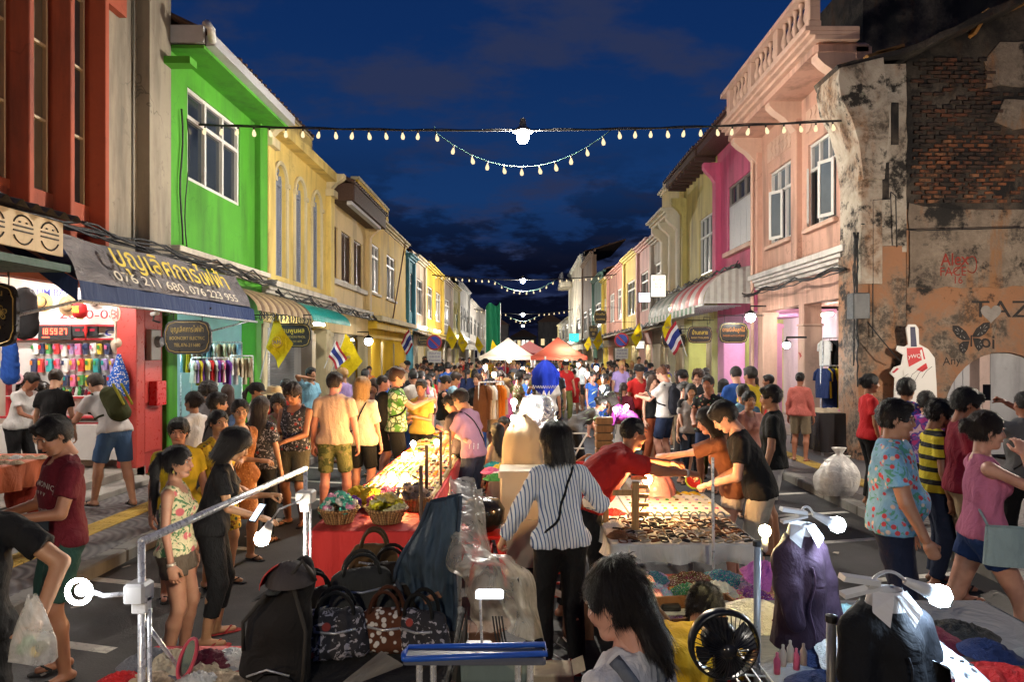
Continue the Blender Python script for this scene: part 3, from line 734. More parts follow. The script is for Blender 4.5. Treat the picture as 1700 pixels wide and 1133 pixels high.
  if k == 'bag':   # hand bag hanging at (local pos)
   p = V3(*A[2]); b = MB(); wd,hgt,dp = A[3]
   b.grid(lambda u,v: (p[0]+(math.cos(u*2*math.pi))*dp/2*(1-.25*v),p[1]+math.copysign(abs(math.sin(u*2*math.pi))**.55,math.sin(u*2*math.pi))*wd/2*(1-.10*v),p[2]+hgt*v-hgt),20,6)
   b.add([(p[0],p[1],p[2]-hgt)],[]); bg_ = b.obj('handbag',cloth(),root,True,A[1])
   mb = MB(); s = A[4]; mb.tube([near(sh[s]*.7+nb*.3+up1*.06,.012)]+[Vector(sh[s]*.7+nb*.3+up1*.05)*(1-t)+Vector((p[0],p[1]-wd*.4,p[2]))*t+Vector((s*.12,-.02,0))*math.sin(t*math.pi) for t in (.2,.4,.6,.8,1)],.008,6); mb.obj('strap',cloth(),bg_,True,A[1])
  if k == 'glasses':
   b = MB()
   for sx in (-1,1):
    b.tube([hd+Rh@V3(sx*.032+.020*math.cos(q),.104,.098+.015*math.sin(q)) for q in np.linspace(0,2*math.pi,13)],.0022,5,False)
    b.tube([hd+Rh@V3(sx*.052,.102,.102),hd+Rh@V3(sx*.079,.02,.100)],.0022,5)
   b.tube([hd+Rh@V3(-.012,.106,.10),hd+Rh@V3(.012,.106,.10)],.0022,5); b.obj('spectacles',paint((.5,.5,.52),.2,.9),root,True)
  if k == 'earring':
   b = MB(); p = hd+Rh@V3(A[1]*.086,0,.045); b.lathe([(0,-.012),(.008,-.004),(.006,.008),(0,.016)],tuple(p-V3(0,0,.02)),8); b.obj('earring',paint((.45,.42,.1),.2,.5),root,True)
  if k == 'watch':
   s = A[1]; d = wr[s]-el[s]; d /= np.linalg.norm(d); b = MB(); b.tube([wr[s]-d*.012,wr[s]+d*.010],.032,12); b.obj('bracelet',paint(A[2],.3,.3),root,True)
 if cap:
  kind,cc = cap; b = MB();
  if kind == 'cap':
   b.lathe([(.104,.10),(.105,.13),(.098,.17),(.075,.205),(.035,.222),(0,.226)],n=20,cap=False,sy=1.12)
   b.grid(lambda u,v: ((u-.5)*.17*(1-.35*v*v),.09+.085*v*(1-(2*u-1)**2*.55),.125-.02*v-(2*u-1)**2*.012),8,4)
  else:
   b.lathe([(.20,.125),(.17,.128),(.115,.142),(.105,.16),(.098,.215),(.06,.228),(0,.222)],n=24,cap=False,sy=1.1)
  o = b.obj('cap' if kind == 'cap' else 'hat',cloth() if kind == 'cap' else sheet_mat((.62,.48,.26),'straw'),root,True,cc); o.location = Vector(hd); o.rotation_euler = Matrix(Rh.tolist()).to_euler()
 def world(p):
  q = np.asarray(p)*(H/1.7); a = R(yaw); return Vector((x+q[0]*math.cos(a)-q[1]*math.sin(a),y+q[0]*math.sin(a)+q[1]*math.cos(a),z0+q[2]))
 return root,dict(wr={s: world(wr[s]+(wr[s]-el[s])/np.linalg.norm(wr[s]-el[s])*.08) for s in (-1,1)},shirt=shirt,near=near,chest=chest,R1=R1,hd=hd,Rh=Rh,world=world,waist=waist)
# ---------------------------------------------------------------- street setting
XL,XR = -6.1,6.5
def px(x,d): return (x - VX) / F * d
def pz(y,d): return CH + (VY - y) / F * d
def dl(x): return -XL * F / (VX - x)
def dr(x): return XR * F / (x - VX)
def asphalt():
 m = N('asphalt'); p = m.pos(); a = m.noise(60,4,.7,p); b = m.noise(.6,5,.6,p); c = m.noise(4,5,.65,p)
 m.base(m.mix(m.rng(b,.35,.7),m.mix(a,(.014,.014,.016),(.040,.038,.038)),m.mix(m.rng(c,.4,.7),(.016,.015,.015),(.032,.030,.029))))
 m.rough(m.rng(b,.3,.7,.55,.85)).bump(a,.5,.01); return m.m
def line_paint():
 m = N('worn_road_paint'); p = m.pos(); m.base(m.mix(m.rng(m.noise(9,6,.75,p),.50,.72),(.52,.50,.44),(.09,.085,.08))).rough(.7).bump(m.noise(60,3,.6,p),.2,.004); return m.m
def wavy_paving():
 m = N('wavy_stamped_paving'); p = m.pos()
 w = m.n('ShaderNodeTexWave',wave_type='RINGS',rings_direction='SPHERICAL');
 fr = m.n('ShaderNodeVectorMath',operation='FRACTION'); m.l(m.map((1/.6,1/.6,0),src=p),fr.inputs[0]); m.l(fr.outputs[0],w.inputs[0]); w.inputs['Scale'].default_value = 2.2
 h = w.outputs['Fac']; g = m.noise(1.2,4,.6,p)
 m.base(m.mix(h,m.mix(g,(.045,.043,.045),(.075,.07,.07)),(.14,.13,.13))).rough(.6).bump(h,.5,.012); return m.m
MB().add([(-160,-20,-.004),(160,-20,-.004),(160,400,-.004),(-160,400,-.004)],[(0,1,2,3)]).obj('ground',plaster((.06,.055,.05),.4,'packed_earth'))['kind'] = 'structure'
MB().add([(-4.0,-10,0),(4.35,-10,0),(4.35,190,0),(-4.0,190,0)],[(0,1,2,3)]).obj('road',asphalt())['kind'] = 'structure'
pv = wavy_paving(); kb = plaster((.22,.21,.19),.6,'kerb_concrete')
for nm,x0,x1 in (('pavement',-8.6,-4.18),('pavement',4.52,9.0)):
 o = MB().box(x0,x1,-10,190,-.1,.12).obj(nm,pv); o['kind'] = 'structure'
for x0,x1 in ((-4.18,-4.0),(4.35,4.52)):
 root = thing('kerb',None,None,(x0,0,0)); root['kind'] = 'structure'
 me = MB().bbox(0,x1-x0,.004,.986,-.1,.125,.018).mesh('kerb_stone',kb)
 for i in range(70): link(me,'kerb_stone',root,(x0,-2+i*.99,(i % 3)*.002))
 MB().box(x0,x1,67.5,190,-.1,.125).obj('kerb_run',kb,root)
tm = plaster((.50,.33,.06),.55,'yellow_tactile_paving')
for xc in (-4.86,5.2):
 root = thing('tactile_strip',None,None,(xc,0,.12)); root['kind'] = 'structure'
 b = MB(); b.bbox(-.146,.146,-.146,.146,-.01,.008,.004)
 for k in range(4): b.bbox(-.11+k*.065,-.085+k*.065,-.12,.12,.008,.013,.002)
 me = b.mesh('tile',tm)
 for i in range(90): link(me,'tile',root,(xc,3+i*.3,.124))
 MB().box(xc-.146,xc+.146,29.9,120,.118,.132).obj('tile_run',tm,root)
lp = line_paint()
mk = thing('road_markings',None,None); mk['kind'] = 'structure'
def mark(x0,y0,x1,y1,w=.1,z=.004):
 d = Vector((x1-x0,y1-y0,0)); n = Vector((-d.y,d.x,0)).normalized()*w/2
 MB().add([(x0-n.x,y0-n.y,z),(x1-n.x,y1-n.y,z),(x1+n.x,y1+n.y,z),(x0+n.x,y0+n.y,z)],[(0,3,2,1)]).obj('painted_line',lp,mk)
for y in np.arange(2.6,40,1.25):
 mark(-4.0,y,-2.9,y-.28,.10); mark(4.3,y+.2,3.2,y-.05,.10)
mark(-1.95,1,-1.95,4.2,.11); mark(-2.05,6,-2.05,60,.10,.004); mark(2.2,7.5,2.2,60,.1)
# ---------------------------------------------------------------- facades
class Fac:
 """a house front: u along the street, z up, o = distance out towards the road"""
 def __init__(s,side,X,name,label,cat='building',y=0):
  s.s = side; s.X = X; s.root = thing(name,label,cat,(X,y,0))
 def x(s,o): return s.X + (o if s.s == 'L' else -o)
 def p(s,u,z,o=0): return (s.x(o),u,z)
 def box(s,mb,u0,u1,z0,z1,o0,o1,bev=0):
  a,b = s.x(o0),s.x(o1)
  return mb.bbox(min(a,b),max(a,b),u0,u1,z0,z1,bev) if bev else mb.box(min(a,b),max(a,b),u0,u1,z0,z1)
 def part(s,name,m,u0,u1,z0,z1,o0,o1,bev=0,parent=None):
  return s.box(MB(),u0,u1,z0,z1,o0,o1,bev).obj(name,m,parent or s.root)
 def wall(s,m,u0,u1,z0,z1,holes=(),th=.25,o=0,name='wall'):
  us = sorted({u0,u1,*[v for h in holes for v in h[:2]]}); zs = sorted({z0,z1,*[v for h in holes for v in h[2:4]]})
  b = MB()
  for j in range(len(zs)-1):
   run = None
   for i in range(len(us)-1):
    uc,zc = (us[i]+us[i+1])/2,(zs[j]+zs[j+1])/2
    solid = not any(h[0] < uc < h[1] and h[2] < zc < h[3] for h in holes)
    if solid: run = (run[0],us[i+1]) if run else (us[i],us[i+1])
    if run and (not solid or i == len(us)-2): s.box(b,run[0],run[1],zs[j],zs[j+1],o-th,o); run = None
  return b.obj(name,m,s.root)
 def cornice(s,m,u0,u1,z,steps=((.10,.06),(.07,.12),(.09,.18)),name='cornice'):
  b = MB(); q = z
  for i,(h,out) in enumerate(steps): s.box(b,u0-.001*i,u1+.001*i,q,q+h,-.02,out,.012); q += h-.001
  return b.obj(name,m,s.root)
 def window(s,u0,u1,z0,z1,fm,gm=None,n=2,tr=None,depth=.12,fw=.05,louv=None,sill=None):
  w = s.box(MB(),u0,u1,z0,z1,-depth-.02,-depth).obj('window',gm or glass_dark(),s.root)
  b = MB()
  s.box(b,u0,u1,z0,z0+fw,-depth,-depth+.06); s.box(b,u0,u1,z1-fw,z1,-depth,-depth+.06)
  for i in range(n+1):
   c = u0+(u1-u0)*i/n; a = max(u0,c-fw/2) if i else u0; e2 = min(u1,c+fw/2) if i < n else u1
   if i == 0: e2 = u0+fw
   if i == n: a = u1-fw
   s.box(b,a,e2,z0+.001,z1-.001,-depth-.001,-depth+.063)
  if tr: s.box(b,u0,u1,tr-fw/2,tr+fw/2,-depth-.002,-depth+.066)
  b.obj('frame',fm,w)
  if louv:
   for i in range(n):
    a = u0+(u1-u0)*i/n+fw*.6; c = u0+(u1-u0)*(i+1)/n-fw*.6; b = MB(); z = z0+fw
    top = (tr or z1)-fw
    while z < top:
     b.add([s.p(a,z,-depth),s.p(c,z,-depth),s.p(c,z+.045,-depth+.045),s.p(a,z+.045,-depth+.045),s.p(a,z-.012,-depth+.006),s.p(c,z-.012,-depth+.006),s.p(c,z+.033,-depth+.055),s.p(a,z+.033,-depth+.055)],
      [(0,1,2,3),(4,7,6,5),(0,4,5,1),(3,2,6,7)]); z += .062
    o = b.obj('louvre_slats',louv,w); o['kind'] = 'stuff'
  if sill: s.box(MB(),u0-.08,u1+.08,z0-.10,z0-.002,-.02,.10,.01).obj('sill',sill,s.root)
  return w
 def poly(s,name,m,pts,o0,o1,parent=None):
  return recalc(MB().prism(pts,lambda a,b,d: s.p(a,b,d),o0,o1).obj(name,m,parent or s.root))
 def arch_fill(s,m,u0,u1,zs,z1,o0,o1,ry=None,name='arch',n=14):
  c = (u0+u1)/2; r = (u1-u0)/2; ry = ry or r
  pts = [(u0,z1),(u0,zs)]+[(c-r*math.cos(math.pi*i/n),zs+ry*math.sin(math.pi*i/n)) for i in range(1,n)]+[(u1,zs),(u1,z1)]
  b = MB(); k = len(pts); lower = pts[1:-1]; nn = len(lower)
  vs = [s.p(a,z,o0) for a,z in lower]+[s.p(a,z1,o0) for a,z in lower]+[s.p(a,z,o1) for a,z in lower]+[s.p(a,z1,o1) for a,z in lower]
  fs = []
  for i in range(nn-1):
   fs += [(i,i+1,nn+i+1,nn+i),(2*nn+i,3*nn+i,3*nn+i+1,2*nn+i+1),(i,2*nn+i,2*nn+i+1,i+1)]
  b.add(vs,fs); return recalc(b.obj(name,m,s.root))
 def arch_ring(s,m,u0,u1,zs,o,w=.07,t=.05,name='arch_trim',n=16):
  c = (u0+u1)/2; r = (u1-u0)/2; b = MB()
  b.grid(lambda a,v: s.p(c-(r+w*v)*math.cos(math.pi*a),zs+(r+w*v)*math.sin(math.pi*a),o+t),n,1)
  b.grid(lambda a,v: s.p(c-(r+w)*math.cos(math.pi*a),zs+(r+w)*math.sin(math.pi*a),o+t*v),n,1)
  b.grid(lambda a,v: s.p(c-r*math.cos(math.pi*a),zs+r*math.sin(math.pi*a),o+t*v),n,1)
  return b.obj(name,m,s.root)
 def arcade(s,u0,u1,zc,wm,bm,depth=2.3,pill=.34,floor=.14,pcol=None,beam=.35,back=True,arch=False):
  """covered way behind pillars: pillars, beam, ceiling, back wall"""
  for u in (u0,u1-pill):
   s.part('pillar',pcol or wm,u,u+pill,floor,zc-beam,-pill,0,.02); s.part('pillar_cap',pcol or wm,u-.03,u+pill+.03,zc-beam-.14,zc-beam-.02,-pill-.03,.03,.01)
  s.part('beam',wm,u0,u1,zc-beam,zc,-.30,-.001)
  s.part('arcade_ceiling',wm,u0,u1,zc-.04,zc+.05,-depth,-.301)
  s.part('arcade_floor',plaster((.20,.17,.14),.5,'arcade_tiles'),u0,u1,-.05,floor,-depth,.05)
  if back: s.part('back_wall',bm,u0,u1,floor,zc,-depth-.2,-depth)
def awning_curve(name,label,side,X0,X1,z0,z1,y0,y1,mats,pitch,cat='awning',endcap=None,rib=.012):
 """ribbed metal awning: quarter-ellipse from the wall (X0,z1) out to (X1,z0)"""
 root = thing(name,label,cat,(X0,y0,z1)); n = max(1,int(round((y1-y0)/pitch)))
 for i in range(n):
  a,b_ = y0+(y1-y0)*i/n,y0+(y1-y0)*(i+1)/n; b = MB()
  def fn(u,v):
   q = v*math.pi/2; yy = a+(b_-a)*u; k = rib*math.sin(u*math.pi)
   return (X0+(X1-X0)*math.sin(q)*(1+k),yy,z0+(z1-z0)*math.cos(q)+k)
  b.grid(fn,4,9); b.grid(lambda u,v: (fn(u,v)[0],fn(u,v)[1],fn(u,v)[2]-.012),4,9); b.obj('panel',mats[i % len(mats)],root,True)
 if endcap:
  m,np_ = endcap
  for i in range(np_):
   q0,q1 = math.pi/2*i/np_,math.pi/2*(i+1)/np_; xa,xb = X0+(X1-X0)*i/np_,X0+(X1-X0)*(i+1)/np_
   f = lambda x: z0+(z1-z0)*math.sqrt(max(0,1-((x-X0)/(X1-X0))**2))
   xm = (xa+xb)/2
   MB().add([(xa,y0,z0),(xb,y0,z0),(xb,y0,f(xb)),(xm,y0-.02,f(xm)),(xa,y0,f(xa)),(xm,y0-.02,z0)],[(0,5,3,4),(5,1,2,3)]).obj('end_plank',m,root)
 return root
# ---- L0 red fin building
RED = plaster((.38,.075,.030),.5); CREAMF = paint((.50,.40,.26),.5)
f = Fac('L',XL,'red_fin_building','red building with tall concrete fins and narrow barred windows above the souvenir shop',y=6)
f.part('wall',RED,5.0,10.25,3.55,4.15,-.5,-.30); f.part('spandrel',RED,5.0,10.25,3.9,4.25,-.30,-.22)
for d in (6.2,6.95,7.67,8.41,9.18,9.95): f.part('fin',RED,d,d+.09,3.62,13,-.30,.02,.01)
f.part('parapet_block',RED,10.05,10.55,7.3,13,-.3,-.02)
for i,d in enumerate((6.29,7.04,7.76,8.5,9.27)):
 a,b_ = d,d+.66; w = f.part('window',glass_dark((.10,.085,.06) if i % 2 else (.035,.035,.04)),a,b_,4.25,13,-.34,-.32)
 b = MB();
 for u in (a+.02,a+.33,b_-.04): f.box(b,u,u+.035,4.25,13,-.318,-.27)
 for z in (5.2,6.2,7.2,8.2,9.4): f.box(b,a,b_,z,z+.035,-.319,-.275)
 b.obj('frame',CREAMF,w)
GREY = plaster((.30,.255,.185),.75)
f.part('stair_wall',GREY,10.26,11.05,3.3,13,-.42,-.14); f.part('pilaster',GREY,11.05,11.72,3.3,13,-.4,.06)
b = MB(); b.tube([f.p(10.9,13-.7*i,-.12+.01*math.sin(i)) for i in range(14)],.018,6); b.obj('downpipe',paint((.10,.09,.07),.6),f.root)
PINKRED = paint((.50,.06,.05),.35); f.part('door_post',PINKRED,10.75,10.98,.14,3.4,-.3,.02,.01); f.part('door_panel',paint((.36,.035,.03),.4),11.0,11.66,.14,3.3,-.3,-.06)
for z in (.5,1.3,2.2): f.part('door_mould',PINKRED,11.08,11.58,z,z+.7,-.07,-.035,.01)
f.part('letter_box',paint((.5,.02,.02),.3),11.2,11.5,1.25,1.65,-.04,.10,.01)
f.part('meter_board',paint((.5,.47,.42),.5),11.12,11.42,2.0,2.5,-.04,.05,.01)
mt_ = paint((.25,.25,.25),.3); b = MB(); b.lathe([(.09,0),(.10,.03),(.08,.10)],(XL+.03,11.3,2.3),12,ax='x'); b.obj('electric_meter',mt_,f.root)
# shop interior
PI_ = plaster((.62,.50,.42),.2,'shop_plaster')
f.part('shop_back_wall',PI_,3.5,11.0,.3,3.5,-4.0,-3.85); f.part('shop_ceiling',PI_,3.5,11.0,3.42,3.5,-3.85,-.31)
f.part('shop_floor',plaster((.28,.25,.22),.4,'terrazzo'),3.5,11.0,.0,.3,-3.85,.02)
f.part('doorstep',plaster((.30,.28,.25),.4,'terrazzo_step'),6.2,10.7,.0,.20,.021,.42,.01)
f.part('party_wall',PI_,10.98,11.1,.3,3.42,-3.85,-.31)
f.part('lintel',paint((.45,.16,.12),.5),5.0,10.74,3.05,3.42,-.28,-.06)
# ---- green house
GRN = plaster((.070,.34,.015),.34); WH = paint((.62,.60,.56),.45); WHP = plaster((.62,.56,.46),.4)
f = Fac('L',XL,'green_shophouse','bright lime green house with white framed three light window',y=11.7); GH = f
y0,y1 = 11.73,15.95
wu0,wu1,wz0,wz1 = dl(311),dl(398),5.33,7.0
f.wall(GRN,y0,y1,3.95,7.75,[(wu0,wu1,5.28,6.98)])
f.window(wu0,wu1,5.28,6.98,WH,n=3,tr=6.45,depth=.09,fw=.07)
f.part('pier',GRN,y1-.42,y1,3.9,7.7,-.2,.14,.01); f.part('upper_wall',GRN,y0,y1,7.75,8.3,-.6,-.35)
f.cornice(WHP,y0,y1,3.72,((.09,.08),(.07,.14),(.10,.22)))
f.part('ledge_band',GRN,y0,y1,3.30,3.719,-.25,-.001)
f.arcade(y0,y1,3.3,GRN,plaster((.45,.62,.66),.1,'pale_blue_wall'),pcol=GRN,depth=2.4,back=True); f.part('cross_wall',plaster((.45,.62,.66),.1,'pale_blue_wall'),y1-.15,y1,.14,3.25,-2.39,-.36)
RT = N('roof_tiles'); RT.base(RT.mix(RT.noise(3,4),(.06,.035,.022),(.12,.06,.035))).rough(.8).bump(RT.noise(20),.3,.02); RT = RT.m
def tiled_roof(f,u0,u1,ze,zr,oe,orr,m=RT,name='roof',pitch=.26):
 b = MB(); b.add([f.p(u0,ze,oe),f.p(u1,ze,oe),f.p(u1,zr,orr),f.p(u0,zr,orr),f.p(u0,ze-.06,oe),f.p(u1,ze-.06,oe),f.p(u1,zr-.06,orr),f.p(u0,zr-.06,orr)],
     [(0,1,2,3),(7,6,5,4),(0,4,5,1),(3,2,6,7),(0,3,7,4),(1,5,6,2)])
 r = b.obj(name,m,f.root); tm_ = MB(); L = (orr-oe); n = int((u1-u0)/pitch)
 me = MB().tube([(0,0,0),(L if f.s == 'L' else -L,0,zr-ze)],.055,6).mesh('roof_tile_row',m)
 for i in range(n+1): link(me,'tile_row',r,(f.x(oe),u0+i*(u1-u0)/n,ze+.01))
 return r
tiled_roof(f,y0+.1,y1-.1,7.62,9.2,.72,-2.6)
f.part('gutter',paint((.42,.42,.42),.4),y0+.05,y1-.05,7.42,7.62,.62,.80,.02); f.part('eaves_soffit',GRN,y0,y1,7.36,7.42,-.2,.62)
b = MB(); b.tube([f.p(y0+.05,7.5,.74),f.p(y0-.12,7.62,.80),f.p(y0-.1,7.75,.70)],.07,8); b.obj('gutter_pipe',WH,f.root,True)
f.part('gable_fascia',paint((.42,.42,.42),.4),y0-.03,y0+.05,7.45,7.75,-.3,.62)
f.part('side_ledge',GRN,y0-.25,y0,7.0,7.12,-.1,.5)
# ---- yellow house with arched shutters
YEL = plaster((.72,.53,.15),.34); YTR = plaster((.62,.52,.30),.3); BLU = paint((.22,.25,.32),.5)
f = Fac('L',XL,'arched_shutter_house','pale yellow house with three tall arched grey blue shutters',y=16)
y0,y1 = 16.0,21.55
hs = [(16.75,17.55),(18.25,19.05),(19.75,20.55)]
f.wall(YEL,y0,y1,3.85,7.45,[(a,c,4.05,6.85) for a,c in hs],th=.3)
for a,c in hs:
 r = (c-a)/2; f.arch_fill(YEL,a,c,6.85-r,6.85,-.30,-.0005); f.arch_ring(YTR,a,c,6.85-r,0,.09,.06)
 f.window(a,c,4.05,6.85-.02,BLU,gm=BLU,n=2,tr=6.85-r-.05,depth=.16,fw=.06,louv=BLU)
 for u in (a-.13,c+.01): f.part('window_pilaster',YTR,u,u+.12,4.05,6.85-r-.04,-.02,.05,.01); f.part('capital',YTR,u-.02,u+.14,6.85-r-.09,6.85-r+.03,-.01,.09,.01)
 b = MB()
 for q in range(1,6): b.tube([f.p((a+c)/2,6.85-r,-.09),f.p((a+c)/2-(r-.05)*math.cos(math.pi*q/6),6.85-r+(r-.05)*math.sin(math.pi*q/6),-.09)],.014,5)
 b.tube([f.p((a+c)/2-r*.5*math.cos(math.pi*q/10),6.85-r+r*.5*math.sin(math.pi*q/10),-.09) for q in range(11)],.014,5); b.obj('fanlight_tracery',BLU,f.root)
for u in (y0,y1-.42): f.part('pilaster',YEL,u,u+.42,3.85,7.0,-.02,.16,.02); f.part('pilaster_cap',YTR,u-.04,u+.46,7.0,7.22,-.02,.26,.02)
def console(f,m,u,z,h=.7,out=.6,w=.3):
 u += .016; w -= .034
 pts = [(0,-h*.3),(.05,-h*.3),(.09,-h*.05),(out*.30,h*.16),(out*.52,h*.42),(out*.82,h*.62),(out,h*.80),(out,h),(0,h)]
 b = MB(); n = len(pts); vs = [f.p(u,z+q,o) for o,q in pts]+[f.p(u+w,z+q,o) for o,q in pts]
 b.add(vs,[tuple(range(n)),tuple(range(2*n-1,n-1,-1))]+[(i,n+i,n+(i+1) % n,(i+1) % n) for i in range(n)]); return recalc(b.obj('bracket',m,f.root))
for u in (y0+.05,y1-.37): console(f,YTR,u,7.2,.5,.55)
f.wall(YEL,y0+.1,y1,7.45,8.85,th=.3,o=-.55,name='parapet'); f.part('eaves_cove',YEL,y0,y1,7.45,7.75,-.6,.32,.03)
f.part('parapet_coping',YTR,y0,y1,8.85,8.97,-.95,-.50,.02)
tiled_roof(f,y0,y1,8.97,9.3,-.50,-1.4,pitch=.3)
f.cornice(WHP,y0,y1,3.55,((.09,.08),(.08,.14),(.14,.24)))
f.part('ledge_band',WHP,y0,y1,3.22,3.549,-.25,-.001)
f.arcade(y0,y1,3.22,YEL,GRN and plaster((.42,.42,.40),.4),depth=.9,pcol=YTR)
sh = f.part('roller_shutter',steel('shutter_steel',(.20,.21,.23),.45),16.4,20.6,.2,3.0,-.88,-.82)
for i in range(34): f.part('slat',steel('shutter_steel',(.20,.21,.23),.45),16.4,20.6,.22+i*.081,.285+i*.081,-.82,-.795,.008,parent=sh)
f.part('shutter_rail',steel(),18.4,18.52,.2,3.0,-.81,-.76)
# ---- cream house with dark shutters
CRM = plaster((.70,.51,.23),.25); BRN = paint((.07,.035,.018),.5)
f = Fac('L',XL,'dark_shutter_house','cream house with two brown louvred shutters under a deep brown eave',y=21.6)
y0,y1 = 21.57,26.9
wz = [(21.85,22.5),(22.95,24.25),(24.65,25.95)]
f.wall(CRM,y0,y1,3.75,7.0,[(a,c,4.55,6.25) for a,c in wz],th=.3)
for a,c in wz: f.window(a,c,4.55,6.25,BRN,gm=BRN,n=1 if c-a < 1 else 2,depth=.12,fw=.08,louv=BRN)
f.part('sill_band',WHP,y0+.2,y1-.5,4.36,4.54,-.02,.12,.02)
f.part('eaves_board',paint((.05,.022,.012),.6),y0+.1,y1-.2,6.98,7.55,.0,.75,.03); f.part('gutter',paint((.45,.45,.45),.4),y0+.1,y1-.8,6.85,6.97,.50,.68,.02)
tiled_roof(f,y0,y1,7.55,8.4,.8,-1.6,paint((.05,.025,.015),.7))
f.part('pilaster',CRM,y1-.4,y1,3.8,7.0,-.02,.16,.02); console(f,CRM,y1-.38,6.5,.6,.5)
f.cornice(WHP,y0,y1,3.45,((.10,.08),(.08,.14),(.12,.22))); f.part('ledge_band',CRM,y0,y1,3.15,3.449,-.25,-.001)
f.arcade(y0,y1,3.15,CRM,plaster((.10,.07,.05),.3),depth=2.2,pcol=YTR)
# ---- strong yellow house
YL2 = plaster((.68,.43,.02),.25)
f = Fac('L',XL,'strong_yellow_house','strong yellow house with white sash windows and round lit yellow columns',y=27)
y0,y1 = 26.92,35.6
wz = [(27.6,29.0),(30.6,32.6)]
f.wall(YL2,y0,y1,3.9,7.7,[(a,c,4.6,6.6) for a,c in wz],th=.3)
for a,c in wz: f.window(a,c,4.6,6.6,WH,n=2,tr=6.1,depth=.10,fw=.09,sill=WHP)
f.cornice(YTR,y0,y1,7.55,((.08,.06),(.10,.16),(.10,.26))); f.wall(YL2,y0,33,7.84,9.0,th=.25,o=-.4,name='parapet'); f.part('parapet_coping',YTR,y0,33,9.0,9.12,-.7,-.35)
f.part('balcony_slab',YTR,y0,y1,3.42,3.62,-.02,.55,.03); f.part('balcony_base',YL2,y0,y1,3.1,3.419,-.3,.35,.05)
f.part('ledge',YL2,y0,y1,3.62,3.9,-.25,.04)
f.arcade(y0,y1,3.1,YL2,plaster((.30,.26,.2),.3),depth=2.6,pcol=YL2,pill=.5)
for u in (29.6,32.4):
 b = MB(); b.lathe([(.33,.14),(.33,.3),(.26,.36),(.24,2.6),(.30,2.7),(.34,2.78)],(XL-.3,u,0),18); b.obj('column',YL2,f.root,True)
b = MB(); b.tube([f.p(31.5,3.7,.1),f.p(32.5,7.4,.5)],.03,6); b.obj('flag_pole',wood(),f.root)
# ---- lamps helper (real fluorescent tubes and bulbs)
def tube_lamp(label,p,L=1.2,ax='y',power=60,col=(1,.93,.82),size=.03,cat='lamp',group=None):
 root = thing('tube_lamp',label,cat,p,group); d = (0,L/2,0) if ax == 'y' else (L/2,0,0); d = Vector(d); p = Vector(p)
 MB().tube([p-d,p+d],size,8).obj('tube',glow(col,power*(1.8 if p.y < 30 else 1.1)/(L*size*60),'fluorescent_tube'),root)
 MB().box(p.x-max(d.x,.03),p.x+max(d.x,.03),p.y-max(d.y,.03),p.y+max(d.y,.03),p.z+size+.005,p.z+size+.05).obj('fixture',paint((.6,.6,.6),.4),root)
 return root
def house(side,y0,y1,ztop,wc,label,win=(),wm=None,fc=None,ground=None,lit=None,sh=None,roof=True,gz=3.2,n=2,parap=.5,arch=False,pc=None):
 X = XL if side == 'L' else XR; m = plaster(wc,.55); tr = fc or plaster(tuple(min(.75,c*1.25+.06) for c in wc),.3)
 f = Fac(side,X,'shophouse',label,y=y0); L = y1-y0; holes = []
 for k in range(n):
  a = y0+L*(k+.5)/n-L*.28/n*1.1; c = y0+L*(k+.5)/n+L*.28/n*1.1; holes.append((a,c,4.4,6.5 if not arch else 6.3))
 f.wall(m,y0,y1,3.55,ztop-parap,holes,th=.3)
 for a,c,z0,z1 in holes:
  f.window(a,c,z0,z1,sh or WH,gm=(sh if sh else glass_dark()),n=2,tr=z0+(z1-z0)*.75,depth=.12,fw=.09,louv=sh)
  if arch: f.arch_ring(tr,a,c,z1-(c-a)*.3,0,.12,.08)
 f.cornice(tr,y0,y1,ztop-parap,((.10,.10),(.10,.22),(.10,.34))); f.wall(m,y0,y1,ztop-parap+.30,ztop,th=.2,o=-.05,name='parapet')
 for u in (y0,y1-.35): f.part('pilaster',tr,u,u+.35,3.55,ztop-parap-.001,-.02,.15,.02)
 f.cornice(tr,y0,y1,3.25,((.10,.10),(.10,.20),(.10,.28))); f.part('ledge_band',m,y0,y1,2.95,3.249,-.25,-.001)
 f.arcade(y0,y1,2.95,m,plaster(ground or (.35,.3,.22),.3),depth=2.2,pcol=pc or tr)
 if roof: tiled_roof(f,y0,y1,ztop,ztop+.9,-.1,-3.0,pitch=.5)
 if lit:
  x = f.x(-1.3); tube_lamp('bright tube lamp under the arcade ceiling of the %s' % label[:label.find(' with')] if ' with' in label else 'bright tube lamp in arcade of ' + label,(x,(y0+y1)/2,2.75),1.4,'y',lit[0],lit[1])
 return f
house('L',35.7,38.1,7.6,(.02,.22,.30),'narrow teal house with white trim beside the strong yellow house',n=1,lit=(120,(1,.95,.9)))
house('L',38.1,42.3,7.9,(.62,.48,.34),'cream pink house whose lower wall is floodlit white',n=1,lit=(160,(1,.9,.7)))
house('L',42.3,51.8,8.1,(.66,.40,.03),'orange yellow house with lit ochre panels far along the row',n=2,lit=(260,(1,.85,.6)))
house('L',51.8,58.5,8.2,(.42,.34,.28),'plain dusky beige house with a dark downpipe on its front',n=1,lit=(160,(1,.9,.7)))
house('L',58.5,65,8.4,(.55,.47,.16),'pale yellow house with tall dark green shutters far along the row',n=2,sh=paint((.01,.10,.07),.5),lit=(160,(1,.95,.85)),arch=True)
house('L',65,77,9.2,(.70,.68,.62),'white house with arched window trims shining in floodlight',n=3,arch=True,lit=(300,(1,.95,.9)))
house('L',77,97,8.6,(.36,.33,.30),'grey shuttered building in the far part of the row',n=3,sh=paint((.12,.12,.12),.5),lit=(300,(1,.9,.7)))
house('L',97,118,8.8,(.55,.45,.30),'distant beige building at the end of the yellow row',n=3,lit=(300,(1,.9,.7)))
